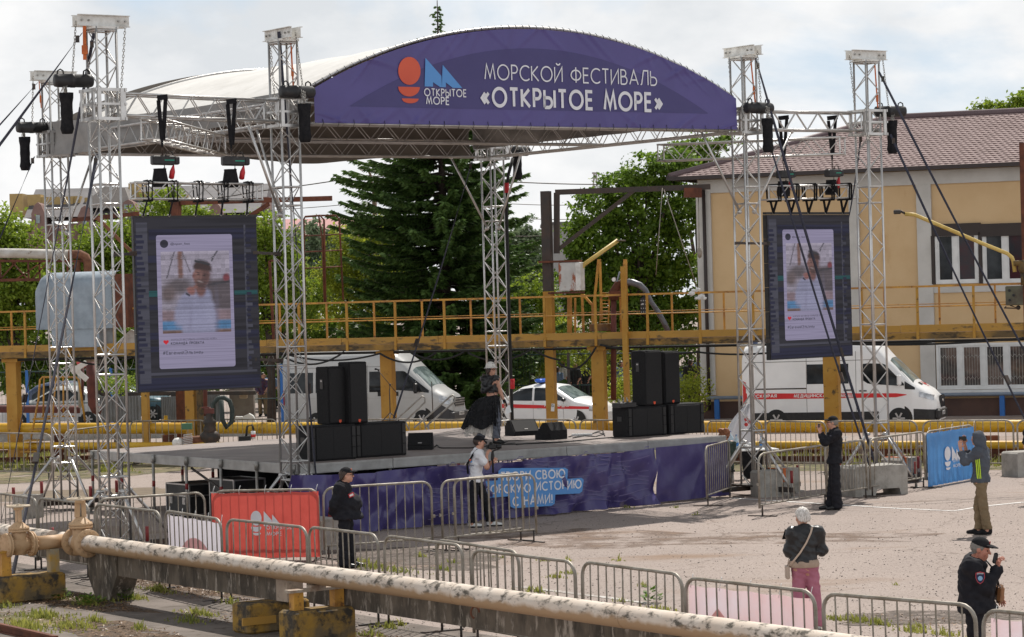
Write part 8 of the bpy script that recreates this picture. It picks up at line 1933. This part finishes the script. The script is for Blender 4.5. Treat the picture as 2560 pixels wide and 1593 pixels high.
# stout guard seen from the side
t,q,Rm=person('stout guard in black jacket and cap standing in profile with hands behind the back',feet_at(866,1420),dict(pelvis=(.0,0,.90),chest=(-.02,0,1.20),neck=(.0,0,1.39),head=(.045,0,1.51),shR=(-.06,-.18,1.31),shL=(-.05,.18,1.31),elR=(-.16,-.22,1.06),wrR=(-.20,-.07,.92),elL=(-.14,.22,1.06),wrL=(-.19,.06,.90),hipR=(.0,-.10,.86),hipL=(.02,.10,.86),knR=(-.02,-.10,.46),knL=(.05,.09,.46),anR=(-.03,-.10,.08),anL=(.08,.09,.08),toeR=(.13,-.11,.03),toeL=(.24,.09,.03)),
dict(face=(1,-.1,.02),build=1.12,belly=.17,fat=1.18,trousers=(black_wool,.03,.05),top=(black_wool,{'L':2,'R':2},.80,.022),jacket=True,shoes=black_gloss,cap=black_cloth,capmark=M('orange_badge_print',(.6,.12,.05),.5),hair=(dark_hair,.05,.010),glasses=True,skin=skin,handR=((-.1,.6,-.5),(.3,.3,0),.8,1),handL=((-.1,-.6,-.5),(.3,-.3,0),.8,-1)))
m=MB();c=V3((.125,-.185,1.20));m.box(c,(.10,.012,.065),rz=.5,rot=Matrix.Rotation(.6,3,'Z')@Matrix.Rotation(-.3,3,'Y'));bg_=m.build('name_badge',M('red_badge',(.5,.03,.04),.4),t,local=True);m=MB();m.box(c+V3((.0,-.008,0)),(.07,.012,.03),rot=Matrix.Rotation(.6,3,'Z')@Matrix.Rotation(-.3,3,'Y'));m.build('badge_label',white_plastic,bg_,local=True)
# officer photographing
L_=feet_at(2086,1274)
t,q,Rm=person('slim officer in black uniform and cap holding a phone up in both hands',L_,dict(pelvis=(.03,0,.98),chest=(.06,0,1.34),neck=(.045,0,1.57),head=(.01,.01,1.70),shL=(.07,-.18,1.49),shR=(.04,.18,1.49),elL=(-.17,-.19,1.33),wrL=(-.25,-.07,1.53),elR=(-.16,.13,1.34),wrR=(-.235,.03,1.55),hipL=(.03,-.09,.94),hipR=(.02,.09,.94),knL=(.03,-.10,.51),knR=(-.01,.09,.51),anL=(.05,-.10,.08),anR=(-.06,.09,.08),toeL=(-.12,-.12,.03),toeR=(-.24,.07,.03)),
dict(face=(-1,.12,.0),trousers=(black_wool,.045,.03),top=(black_wool,{'L':2,'R':2},.90,.022),jacket=True,shoes=black_gloss,cap=black_cloth,hair=(grey_hair,0,.003),glasses=True,handL=((-.15,.25,.9),(-.2,.9,0),.55,-1),handR=((-.2,-.2,.9),(-.2,-.9,0),.55,1)))
m=MB();m.box(V3((-.265,-.02,1.655)),(.02,.15,.078),bev=.006);m.build('phone',M('camera_phone',(.06,.06,.07),.3),t,local=True)
m=MB();textmb(m,'ОХРАНА',V3((.165,-.17,1.385)),V3((.62,.78,0)).normalized(),Z,V3((.78,-.62,0)).normalized(),.16,.05,.03,lift=.028);m.build('lettering',sign_white,t,local=True)
m=MB();c=V3((-.06,-.247,1.42));m.add([c+V3((.035*math.cos(a*.7),-.0,.045*math.sin(a*.7)))for a in range(9)],[tuple(range(9))]);m.build('sleeve_patch',M('grey_patch',(.3,.3,.36),.6),t,local=True)
# hooded man
t,q,Rm=person('man in a grey hooded top with neon stripes and khaki trousers filming with a phone',feet_at(2458,1336),dict(pelvis=(-.02,0,.95),chest=(.0,.0,1.28),neck=(-.03,.01,1.50),head=(-.055,.03,1.655),shL=(-.09,-.15,1.43),shR=(.07,.15,1.43),elL=(-.30,-.12,1.28),wrL=(-.355,.0,1.50),elR=(-.20,.22,1.33),wrR=(-.26,.14,1.58),hipL=(-.04,-.09,.92),hipR=(.03,.08,.92),knL=(.0,-.10,.50),knR=(-.06,.08,.50),anL=(.06,-.10,.09),anR=(-.05,.08,.09),toeL=(-.11,-.08,.035),toeR=(-.21,.14,.035)),
dict(face=(-.75,.66,.02),front=(-.8,.6,0),trousers=(khaki,.02,.09),top=(grey_hood,{'L':2,'R':2},.90,.026),jacket=True,shoes=black_cloth,eyes=False,handL=((.02,.25,.95),(.25,.9,0),.5,-1),handR=((-.1,-.2,.95),(-.3,-.8,0),.6,1)))
wv=lambda P:.008*np.sin(P[:,2]*40+P[:,0]*20)
put('hood',[smesh([ell(q(0,-.03,.025),(.100,.122,.128),Rm),ell(q(0,-.07,-.08),(.105,.10,.10),Rm),ell(q(0,-.08,-.15),(.13,.09,.06),Rm)],.012,.05,.0,[(q(0,.068,.0),Rm[1])],wv)],grey_hood,t)
m=MB()
for k in range(3):
 P=[]
 for i in range(10):
  z=.98+.35*i/9;P.append(V3((-.075-.028*(k-1)-.02*(i/9)-.0,-.172-.0+.004*(k-1),z)))
 m.beam(P[0],P[-1],.014,.03,up=V3((0,1,0)))
m.build('neon_stripe',neon,t,local=True)
m=MB();m.box(V3((-.30,.07,1.665)),(.14,.012,.075),rz=-.65,rot=Matrix.Rotation(-.5,3,'Z'),bev=.004);m.build('phone',black_gloss,t,local=True)
# white haired woman
t,q,Rm=person('white haired woman in black jacket and pink trousers seen from behind',feet_at(2018,1575),dict(pelvis=(-.02,0,.83),chest=(.0,.0,1.10),neck=(-.005,.02,1.31),head=(-.02,.05,1.435),shL=(-.155,.0,1.245),shR=(.175,.0,1.24),elL=(-.205,.04,1.00),wrL=(-.17,.24,1.12),elR=(.225,.03,1.00),wrR=(.12,.22,1.02),hipL=(-.09,0,.80),hipR=(.08,0,.80),knL=(-.09,.01,.43),knR=(.10,.01,.43),anL=(-.10,.0,.08),anR=(.13,.0,.08),toeL=(-.12,.17,.03),toeR=(.16,.17,.03)),
dict(face=(-.35,.93,-.22),front=(-.1,1,0),build=.95,trousers=(pink_cloth,.03,.04),top=(black_leather,{'L':2,'R':2},.865,.014),jacket=True,shoes=white_shoe,hair=(white_hair,.012,.010),handL=((-.1,.45,.7),(.5,-.6,.3),.5,1),handR=((-.5,.6,.2),(0,.2,1),.5,-1)))
m=MB();put('shirt_hem',[smesh([ell((-.02,0,.84),(.178,.133,.12))],.012,.02,.020,[((0,0,.80),(0,0,-1)),((0,0,.90),(0,0,1))])],beige,t)
m=MB();m.box(V3((-.215,.24,1.205)),(.075,.012,.15),rot=Matrix.Rotation(.5,3,'Z')@Matrix.Rotation(.5,3,'X'),bev=.004);m.build('phone',black_gloss,t,local=True)
m=MB();P=[V3((.09,-.10,1.315)),V3((.06,-.145,1.24)),V3((.0,-.155,1.12)),V3((-.08,-.155,1.00)),V3((-.16,-.13,.90)),V3((-.21,-.06,.83))]
for a_,b_ in zip(P,P[1:]):m.beam(a_,b_+(b_-a_)*.06,.022,.006,up=V3((0,1,0)))
m.build('bag_strap',M('cream_strap',(.52,.40,.31),.6),t,local=True)
m=MB();m.tube([Vector(q(-.078,.10,.03)),Vector(q(-.080,.03,.022)),Vector(q(-.082,-.03,-.01))],.004,5);m.build('glasses',black_gloss,t,local=True)
w=t.location;hb=thing('handbag','small cream handbag at the left hip of the white haired woman','handbag',w+V3((-.235,-.02,.69)));m=MB();m.box(w+V3((-.235,-.02,.745)),(.05,.17,.17),bev=.012);m.build('bag',M('cream_leather',(.46,.36,.29),.5),hb);m=MB();m.tube([w+V3((-.235,-.05,.83)),w+V3((-.22,-.06,.90)),w+V3((-.19,.05,.95))],.006,5);m.build('strap',bpy.data.materials['cream_strap'],hb)
# guard with the radio in the lower right corner
L_=W(2432,1500,29.2);L_.z=0
t,q,Rm=person('elderly guard in black cap and jacket with shoulder patch speaking into a handset',L_,dict(pelvis=(.02,0,.90),chest=(.0,.0,1.18),neck=(.045,0,1.37),head=(.095,-.02,1.475),shR=(-.03,-.19,1.315),shL=(.04,.17,1.32),elR=(.12,-.21,1.08),wrR=(.245,-.17,1.27),elL=(.16,.20,1.08),wrL=(.29,.17,.98),hipR=(.0,-.10,.86),hipL=(.03,.09,.86),knR=(.0,-.10,.46),knL=(.05,.09,.46),anR=(-.01,-.10,.08),anL=(.05,.09,.08),toeR=(.15,-.12,.03),toeL=(.22,.09,.03)),
dict(face=(.93,-.36,-.24),front=(.95,-.3,0),build=1.10,belly=.10,fat=1.08,skin=skin_red,h=.013,trousers=(black_wool,.03,.04),top=(black_wool,{'L':2,'R':2},.80,.024),jacket=True,shoes=black_gloss,cap=black_cloth,capmark=M('dark_red_badge',(.30,.03,.03),.5),hair=(grey_hair,0,.003),handR=((.15,.05,.9),(.75,.3,0),.9,1),handL=((.3,-.1,-.6),(0,-.5,-.3),.5,-1)))
put('shirt',[smesh([ell(q(.0,.045,-.20),(.045,.03,.09),Rm)],.008)],M('blue_shirt',(.12,.24,.5),.8),t)
m=MB();c=V3((.035,-.288,1.195));sh=[(-.048,.055),(0,.068),(.05,.055),(.052,.0),(.03,-.045),(0,-.066),(-.03,-.045),(-.05,.0)];e1=V3((.985,-.0,-.0));nP=V3((.15,-1,.10)).normalized()
for k_,(sc_,mt,nm)in enumerate(((1,M('red_patch_edge',(.5,.06,.07),.7),'patch_edge'),(.86,M('navy_patch',(.02,.025,.07),.8),'patch_field'))):
 m=MB();m.add([c+e1*a_*sc_+Z*b_*sc_+nP*(.004+.002*k_)for a_,b_ in sh],[tuple(range(7,-1,-1))]);pt=m.build('shoulder_patch' if not k_ else nm,mt,t,local=True)
m=MB();m.add([c+e1*(.026*math.cos(a*.45))+Z*(.026*math.sin(a*.45)-.004)+nP*.0085 for a in range(14)],[tuple(range(13,-1,-1))]);m.build('patch_emblem',M('pale_blue_patch',(.25,.45,.65),.7),t,local=True)
m=MB();textmb(m,'ОХРАНА',c+e1*-.034+Z*.040+nP*.009,e1,Z,nP,.068,.013,.03);m.build('lettering',sign_white,t,local=True)
rd=thing('radio_handset','black radio handset held at the mouth of the elderly guard','radio',L_+V3((.215,-.13,1.37)));m=MB();c=L_+V3((.235,-.115,1.385));m.box(c,(.045,.05,.12),rot=Matrix.Rotation(.25,3,'Y'),bev=.012);m.build('handset',black_gloss,rd);m=MB();m.tube([c-Z*.06,c+V3((.03,.02,-.15)),c+V3((.02,.05,-.3)),c+V3((.05,.1,-.4))],.006,5);m.build('cord',rubber,rd)
hb=thing('shoulder_bag','brown leather shoulder bag hanging in front of the elderly guard','bag',L_+V3((.30,.02,.86)));m=MB();m.box(L_+V3((.295,.02,.985)),(.075,.20,.20),rot=Matrix.Rotation(.12,3,'Y'),bev=.03);m.build('bag',tan_leather,hb);m=MB();m.tube([L_+V3((.29,.02,1.08)),L_+V3((.26,.0,1.22)),L_+V3((.16,.08,1.36))],.010,5);m.build('strap',black_leather,hb);m=MB();m.ball(L_+V3((.29,-.05,1.07)),.012,6);m.build('buckle',alu,hb)
# person cut by the right edge
t,q,Rm=person('person in a black T shirt and white trousers cut by the right picture edge',feet_at(2594,1258),dict(pelvis=(.02,0,.92),chest=(.02,0,1.26),neck=(.03,0,1.48),head=(.03,.0,1.62),shL=(-.16,0,1.40),shR=(.20,0,1.40),elL=(-.20,.0,1.12),wrL=(-.10,.1,.95),elR=(.24,0,1.12),wrR=(.22,.1,.9),hipL=(-.06,0,.88),hipR=(.10,0,.88),knL=(-.12,.02,.48),knR=(.12,0,.48),anL=(-.14,0,.09),anR=(.13,0,.09),toeL=(-.18,-.14,.03),toeR=(.15,-.15,.03)),
dict(face=(-.3,.9,0),trousers=(white_tee,.03,.10),top=(black_wool,{'L':.7,'R':.7},.88,.014),shoes=black_gloss,hair=(dark_hair,.04,.01),handL=((.2,.3,-.9),(.5,0,0),.5,1),handR=((0,.1,-1),(-.5,0,0),.5,-1)))
# curly haired helper behind the right end of the stage
c=W(1812,1092,59.2);c.z=0
t,q,Rm=person('ginger curly haired helper sitting behind the right end of the stage',c,dict(pelvis=(0,0,.52),chest=(0,-.03,.84),neck=(0,-.02,1.04),head=(0,-.02,1.16),shL=(-.15,0,.98),shR=(.15,0,.98),elL=(-.2,.05,.72),wrL=(-.1,.22,.6),elR=(.2,.05,.72),wrR=(.1,.22,.6),hipL=(-.09,0,.50),hipR=(.09,0,.50),knL=(-.12,.40,.50),knR=(.12,.40,.50),anL=(-.12,.42,.09),anR=(.12,.42,.09),toeL=(-.12,.56,.03),toeR=(.12,.56,.03)),
dict(face=(.5,.8,-.1),h=.02,trousers=(jeans,.02,.08),top=(M('dark_green_knit',(.03,.05,.04),.9),{'L':2,'R':2},.42,.02),shoes=black_gloss,handL=((.1,.9,-.2),(0,0,-1),.5,1),handR=((-.1,.9,-.2),(0,0,-1),.5,-1)))
r=random.Random(4);put('hair',[smesh([ell(np.array(q(r.uniform(-.085,.085),r.uniform(-.12,.03),r.uniform(-.03,.13))),[r.uniform(.03,.05)]*3)for _ in range(46)],.011,.02)],ginger_hair,t)
stl=thing('stool','low stool under the ginger haired helper','stool',c);m=MB();m.box(c+Z*.40,(.38,.38,.04));m.build('seat',black_paint,stl)
for a_,b_ in((-.15,-.15),(.15,-.15),(.15,.15),(-.15,.15)):m=MB();m.cyl(c+V3((a_,b_,0)),c+V3((a_,b_,.38)),.015,6);m.build('leg',galv,stl)
# singer
L_=G(1240,1110,ZD)
t,q,Rm=person('singer in a white spotted bucket hat and long dark tulle skirt on the stage',L_,dict(pelvis=(-.05,.0,.93),chest=(-.075,.0,1.25),neck=(-.075,-.01,1.425),head=(-.06,-.02,1.545),shR=(-.215,-.03,1.365),shL=(.055,.02,1.365),elR=(-.215,-.12,1.12),wrR=(-.06,-.20,1.225),elL=(.115,.02,1.09),wrL=(.205,-.02,.87),hipR=(-.12,0,.90),hipL=(.02,0,.90),knR=(-.20,.05,.50),knL=(.03,-.03,.49),anR=(-.33,.12,.12),anL=(.005,-.02,.11),toeR=(-.24,.06,.03),toeL=(.13,-.07,.03)),
dict(face=(.72,-.69,.03),front=(.5,-.85,0),build=.80,h=.013,trousers=(jeans,.03,.12),top=(black_leather,{'L':0,'R':2},1.075,.010),jacket=True,shoes=black_gloss,glasses=True,handR=((.6,-.1,.75),(.6,.2,-.3),1.3,1),handL=((.25,-.1,-.95),(-.6,0,0),.6,-1)))
put('glove',[smesh([cap((.195,-.018,.90),(.235,-.035,.79),.034,.030)],.008)],black_cloth,t)
hatm=M('white_hat_cloth',(.66,.64,.60),.85,0,(.02,.02,.02),22,lo=.60,hi=.62);put('hat',[smesh([ell(q(0,-.01,.075),(.098,.112,.105),Rm)],.009,.03,0,[(q(0,0,.05),-Rm[2])]),smesh([ell(q(0,.0,.03),(.140,.155,.055),Rm)],.008,.03,0,[(q(0,0,.04),-Rm[2])])],hatm,t)
wv=lambda P:.012*np.sin(P[:,2]*45+P[:,0]*60)*np.cos(P[:,1]*50)
Hh=np.array(q(0,-.04,.0));put('hair',[smesh([ell(q(0,-.025,.015),(.092,.098,.09),Rm),cap(q(-.06,-.07,-.05),Hh+v3(-.13,.05,-.2),.05,.035),cap(q(.07,-.02,-.04),Hh+v3(.03,-.04,-.17),.03,.018),cap(Hh+v3(-.12,.05,-.1),Hh+v3(-.25,.06,-.23),.035,.012),cap(Hh+v3(-.10,.07,-.16),Hh+v3(-.19,.07,-.34),.03,.012)],.012,.05,0,[(q(0,.055,.0),nrm(Rm[1]-Rm[2]*.3))],wv)],dark_hair,t)
put('waistband',[smesh([ell((-.05,0,.985),(.150,.115,.05))],.012)],black_cloth,t)
def veil(name,col,alpha):
 m=bpy.data.materials.new(name);m.use_nodes=True;p=m.node_tree.nodes['Principled BSDF'];p.inputs['Base Color'].default_value=col+(1,);p.inputs['Roughness'].default_value=.9
 no=m.node_tree.nodes.new('ShaderNodeTexNoise');no.inputs['Scale'].default_value=7;ra=m.node_tree.nodes.new('ShaderNodeMapRange');ra.inputs[3].default_value=alpha-.25;ra.inputs[4].default_value=alpha+.25;ra.inputs[1].default_value=.35;ra.inputs[2].default_value=.65
 co=m.node_tree.nodes.new('ShaderNodeTexCoord');k_=m.node_tree.links.new;k_(co.outputs['Object'],no.inputs[0]);k_(no.outputs[0],ra.inputs[0]);k_(ra.outputs[0],p.inputs['Alpha']);return m
tulle_b,tulle_w=veil('black_tulle',(.010,.010,.012),.86),veil('white_tulle',(.62,.58,.53),.45)
def tulle(name,rim,mat,n=44,top=(-.05,0,.99),rx=.145,ry=.11,layers=1):
 """gathered cloth from the waist ring down to a hem; rim(a) gives the hem point of angle a"""
 for l in range(layers):
  P=[]
  for i in range(n*3+1):
   a=2*math.pi*i/(n*3);fo=math.sin(a*n/2+l);w0=V3((top[0]+rx*math.cos(a),top[1]+ry*math.sin(a),top[2]));e=V3(rim(a));row=[]
   for j in range(9):
    s_=j/8;p=w0+(e-w0)*s_+Z*(.16*math.sin(math.pi*s_)*(1 if e.x<-.25 else.25));o_=V3((math.cos(a),math.sin(a),0))*(.028*fo*s_+.02*l);row.append(p+o_)
   P.append(row)
  m=MB();m.grid(P);m.build(name,mat,t,local=True)
lft=lambda a:max(0,-math.cos(a))**1.3
tulle('tulle_skirt',lambda a:(-.07+.15*math.cos(a)-.46*lft(a),.19*math.sin(a)+.06,.42+.05*math.sin(a*7)-(.06 if math.cos(a)<0 else 0)),tulle_b,layers=2)
tulle('tulle_underskirt',lambda a:(-.09+.10*math.cos(a)-.44*lft(a),.15*math.sin(a)+.08,.17+.05*math.sin(a*5)+.05*lft(a)),tulle_w,rx=.11,ry=.08,layers=2)
mc=thing('microphone','black hand microphone held by the singer','microphone',L_+V3((-.03,-.23,1.3)));m=MB();a_,b_=L_+V3((-.045,-.19,1.24)),L_+V3((-.015,-.19,1.40));m.tube([a_,b_],[.014,.018],10);m.ball(b_+Z*.02,.027,10);m.build('handset',black_gloss,mc)
cable('microphone_cable',[L_+V3((-.04,-.2,1.2)),L_+V3((.02,-.22,.9)),L_+V3((.03,-.2,.45)),L_+V3((.10,-.2,.1)),L_+V3((.22,-.1,.012)),L_+V3((.4,.0,.012))],.007,'thin microphone cable falling from the singer to the deck')
m=MB();c=L_+V3((.26,-.06,.72));m.prism([c+V3(p)for p in((-.06,0,.06),(.05,.02,.09),(.08,.02,-.06),(-.03,0,-.10))],V3((0,.004,0)));tag(m.build('paper_sheet',sign_white),'white sheet of paper in the gloved hand of the singer','paper')
# table with bottles, flag
o=G(1868,1224);o=W(1872,1165,61.0);o.z=0;TB=thing('folding_table','white folding table with bottles behind the right front tower','table',o)
m=MB();m.box(o+Z*.74,(1.25,.65,.035),rz=.2,bev=.01);m.build('table_top',white_plastic,TB)
for a_,b_ in((-.5,-.25),(.5,-.15),(.5,.25),(-.5,.2)):m=MB();m.cyl(o+V3((a_,b_,0)),o+V3((a_*.9,b_,.72)),.014,6);m.build('leg',galv,TB)
def bottle(dx,dy,h,r_,mt,lab):
 c=o+V3((dx,dy,.758));t_=thing('bottle',lab,'bottle',c,0,'bottles on the folding table');m=MB();m.lathe([(r_,0),(r_,h*.62),(r_*.95,h*.7),(r_*.35,h*.88),(r_*.35,h)],c,Z,12);m.build('body',mt,t_);m=MB();m.cyl(c+Z*h,c+Z*(h+.02),r_*.38,8);m.build('cap',blue_paint,t_);m=MB();m.cyl(c+Z*h*.25,c+Z*h*.5,r_*1.02,12);m.build('label',M('blue_label',(.05,.2,.5),.5),t_)
clear=M('clear_plastic_water',(.50,.62,.70),.1,0,(.42,.55,.64),4,spec=.6)
bottle(-.42,-.1,.40,.085,clear,'large five litre water bottle at the left end of the folding table');bottle(-.28,-.2,.32,.05,clear,'blue labelled water bottle beside the large one on the folding table');bottle(.28,-.05,.26,.035,clear,'single small bottle in the middle of the folding table')
m=MB();c=o+V3((-.05,-.1,.80))
for k in range(8):m.ball(c+V3((rnd.uniform(-.14,.14),rnd.uniform(-.08,.08),rnd.uniform(-.02,.07))),rnd.uniform(.05,.08),6)
tag(m.build('plastic_bag',white_plastic),'white plastic bag lying on the folding table','bag')
m=MB();m.prism([o+V3(p)for p in((-.15,-.36,.1),(.25,-.36,.1),(.3,-.36,.72),(-.2,-.36,.72))],V3((0,.03,0)));tag(m.build('black_cloth',black_cloth),'black cloth hanging from the front of the folding table','cloth')
fl=thing('flag','white flag with a red emblem drooping on a pole behind the right front tower','flag',W(1848,1190,62.5));m=MB();m.tube([W(1872,1190,62.5),W(1866,1005,62.5)],.014,6);m.build('pole',galv,fl)
P=[]
for i in range(20):
 q_=i/19;P.append([W(1865-(50*math.sin(min(1,s_*1.5)*1.4)*(1-q_))+14*q_,1010+110*s_+8*q_*s_,62.4+.06*math.sin(q_*14+s_*3))for s_ in[j/9 for j in range(10)]])
m=MB();m.grid(P);m.build('cloth',white_tee,fl);m=MB();c=W(1868,1055,62.25)
for a_ in range(3):m.ball(c+V3((.05*math.cos(a_*2.1),0,.07*math.sin(a_*2.1))),.045,8,sc=(1,.15,1))
m.build('red_emblem',red_paint,fl)
# passers by behind the fence
def walker(px,py,d,top,bottom,hairm,face,label,hgt=1.7,capm=None,lean=0):
 b_=W(px,py,d);b_.z=0;k=hgt/1.75
 J=dict(pelvis=(0,0,.95),chest=(.02,0,1.27),neck=(.03,0,1.47),head=(.04,0,1.61),shL=(-.18,.03,1.40),shR=(.18,-.03,1.40),elL=(-.22,-.05,1.12),wrL=(-.16,-.22,.98),elR=(.22,-.08,1.12),wrR=(.14,-.24,1.0),hipL=(-.09,0,.92),hipR=(.09,0,.92),knL=(-.10,-.05,.50),knR=(.11,.05,.50),anL=(-.10,.05,.09),anR=(.12,-.03,.09),toeL=(-.12,-.12,.03),toeR=(.14,-.2,.03))
 J={a_:tuple(x*k for x in b__)for a_,b__ in J.items()}
 o_=dict(face=face,h=.024,trousers=(bottom,.02,.06),top=(top,{'L':2,'R':.7},.86*k,.02),shoes=black_gloss,hair=(hairm,.03,.008),handL=((0,-.6,-.6),(.5,0,0),.6,1),handR=((0,-.6,-.6),(-.5,0,0),.6,-1))
 if capm:o_['cap']=capm
 person(label,b_,J,o_,'passers by behind the fence')
plaid=M('red_blue_plaid',(.10,.04,.06),.9,0,(.05,.05,.12),14);den=M('pale_denim',(.16,.24,.38),.9,0,(.12,.18,.30),8);dkc=M('dark_clothes',(.03,.03,.035),.9)
walker(655,950,104,plaid,khaki,dark_hair,(.8,-.5,0),'passer by in a dark plaid shirt behind the blue fence');walker(676,950,104.5,den,den,dark_hair,(.1,-.9,0),'passer by in pale denim behind the blue fence, right of the plaid shirt')
walker(1404,950,106,white_tee,jeans,dark_hair,(-.3,.8,0),'passer by in a red cap behind the narrow yellow post',1.75,M('bright_red_cap',(.6,.03,.03),.7));walker(1392,955,104,den,jeans,dark_hair,(.4,.8,0),'passer by in a blue denim jacket beside the red cap',1.6)
walker(1436,950,105,dkc,M('dark_skirt',(.02,.02,.025),.9),M('fair_hair',(.30,.20,.10),.7),(0,.9,0),'fair haired passer by in dark clothes behind the fence');walker(1462,950,106,dkc,dkc,dark_hair,(.4,.9,0),'passer by in dark clothes with a blue bag, right of the fair haired one',1.72)
walker(1350,955,107,white_tee,jeans,dark_hair,(.5,-.8,0),'passer by in white half hidden by leaves left of the narrow yellow post',1.65);walker(1552,960,106,den,dkc,dark_hair,(.5,-.8,0),'passer by in blue between the thick yellow column and the right speakers',1.7);walker(1725,950,104,dkc,dkc,dark_hair,(.5,.8,0),'passer by in dark clothes at the corner of the yellow building',1.75)
m=MB();c=W(1468,912,105.4);m.ball(c,.2,8,sc=(.8,.5,1.1));tag(m.build('backpack',M('blue_backpack',(.06,.16,.32),.8)),'blue backpack on the dark dressed passer by','backpack')
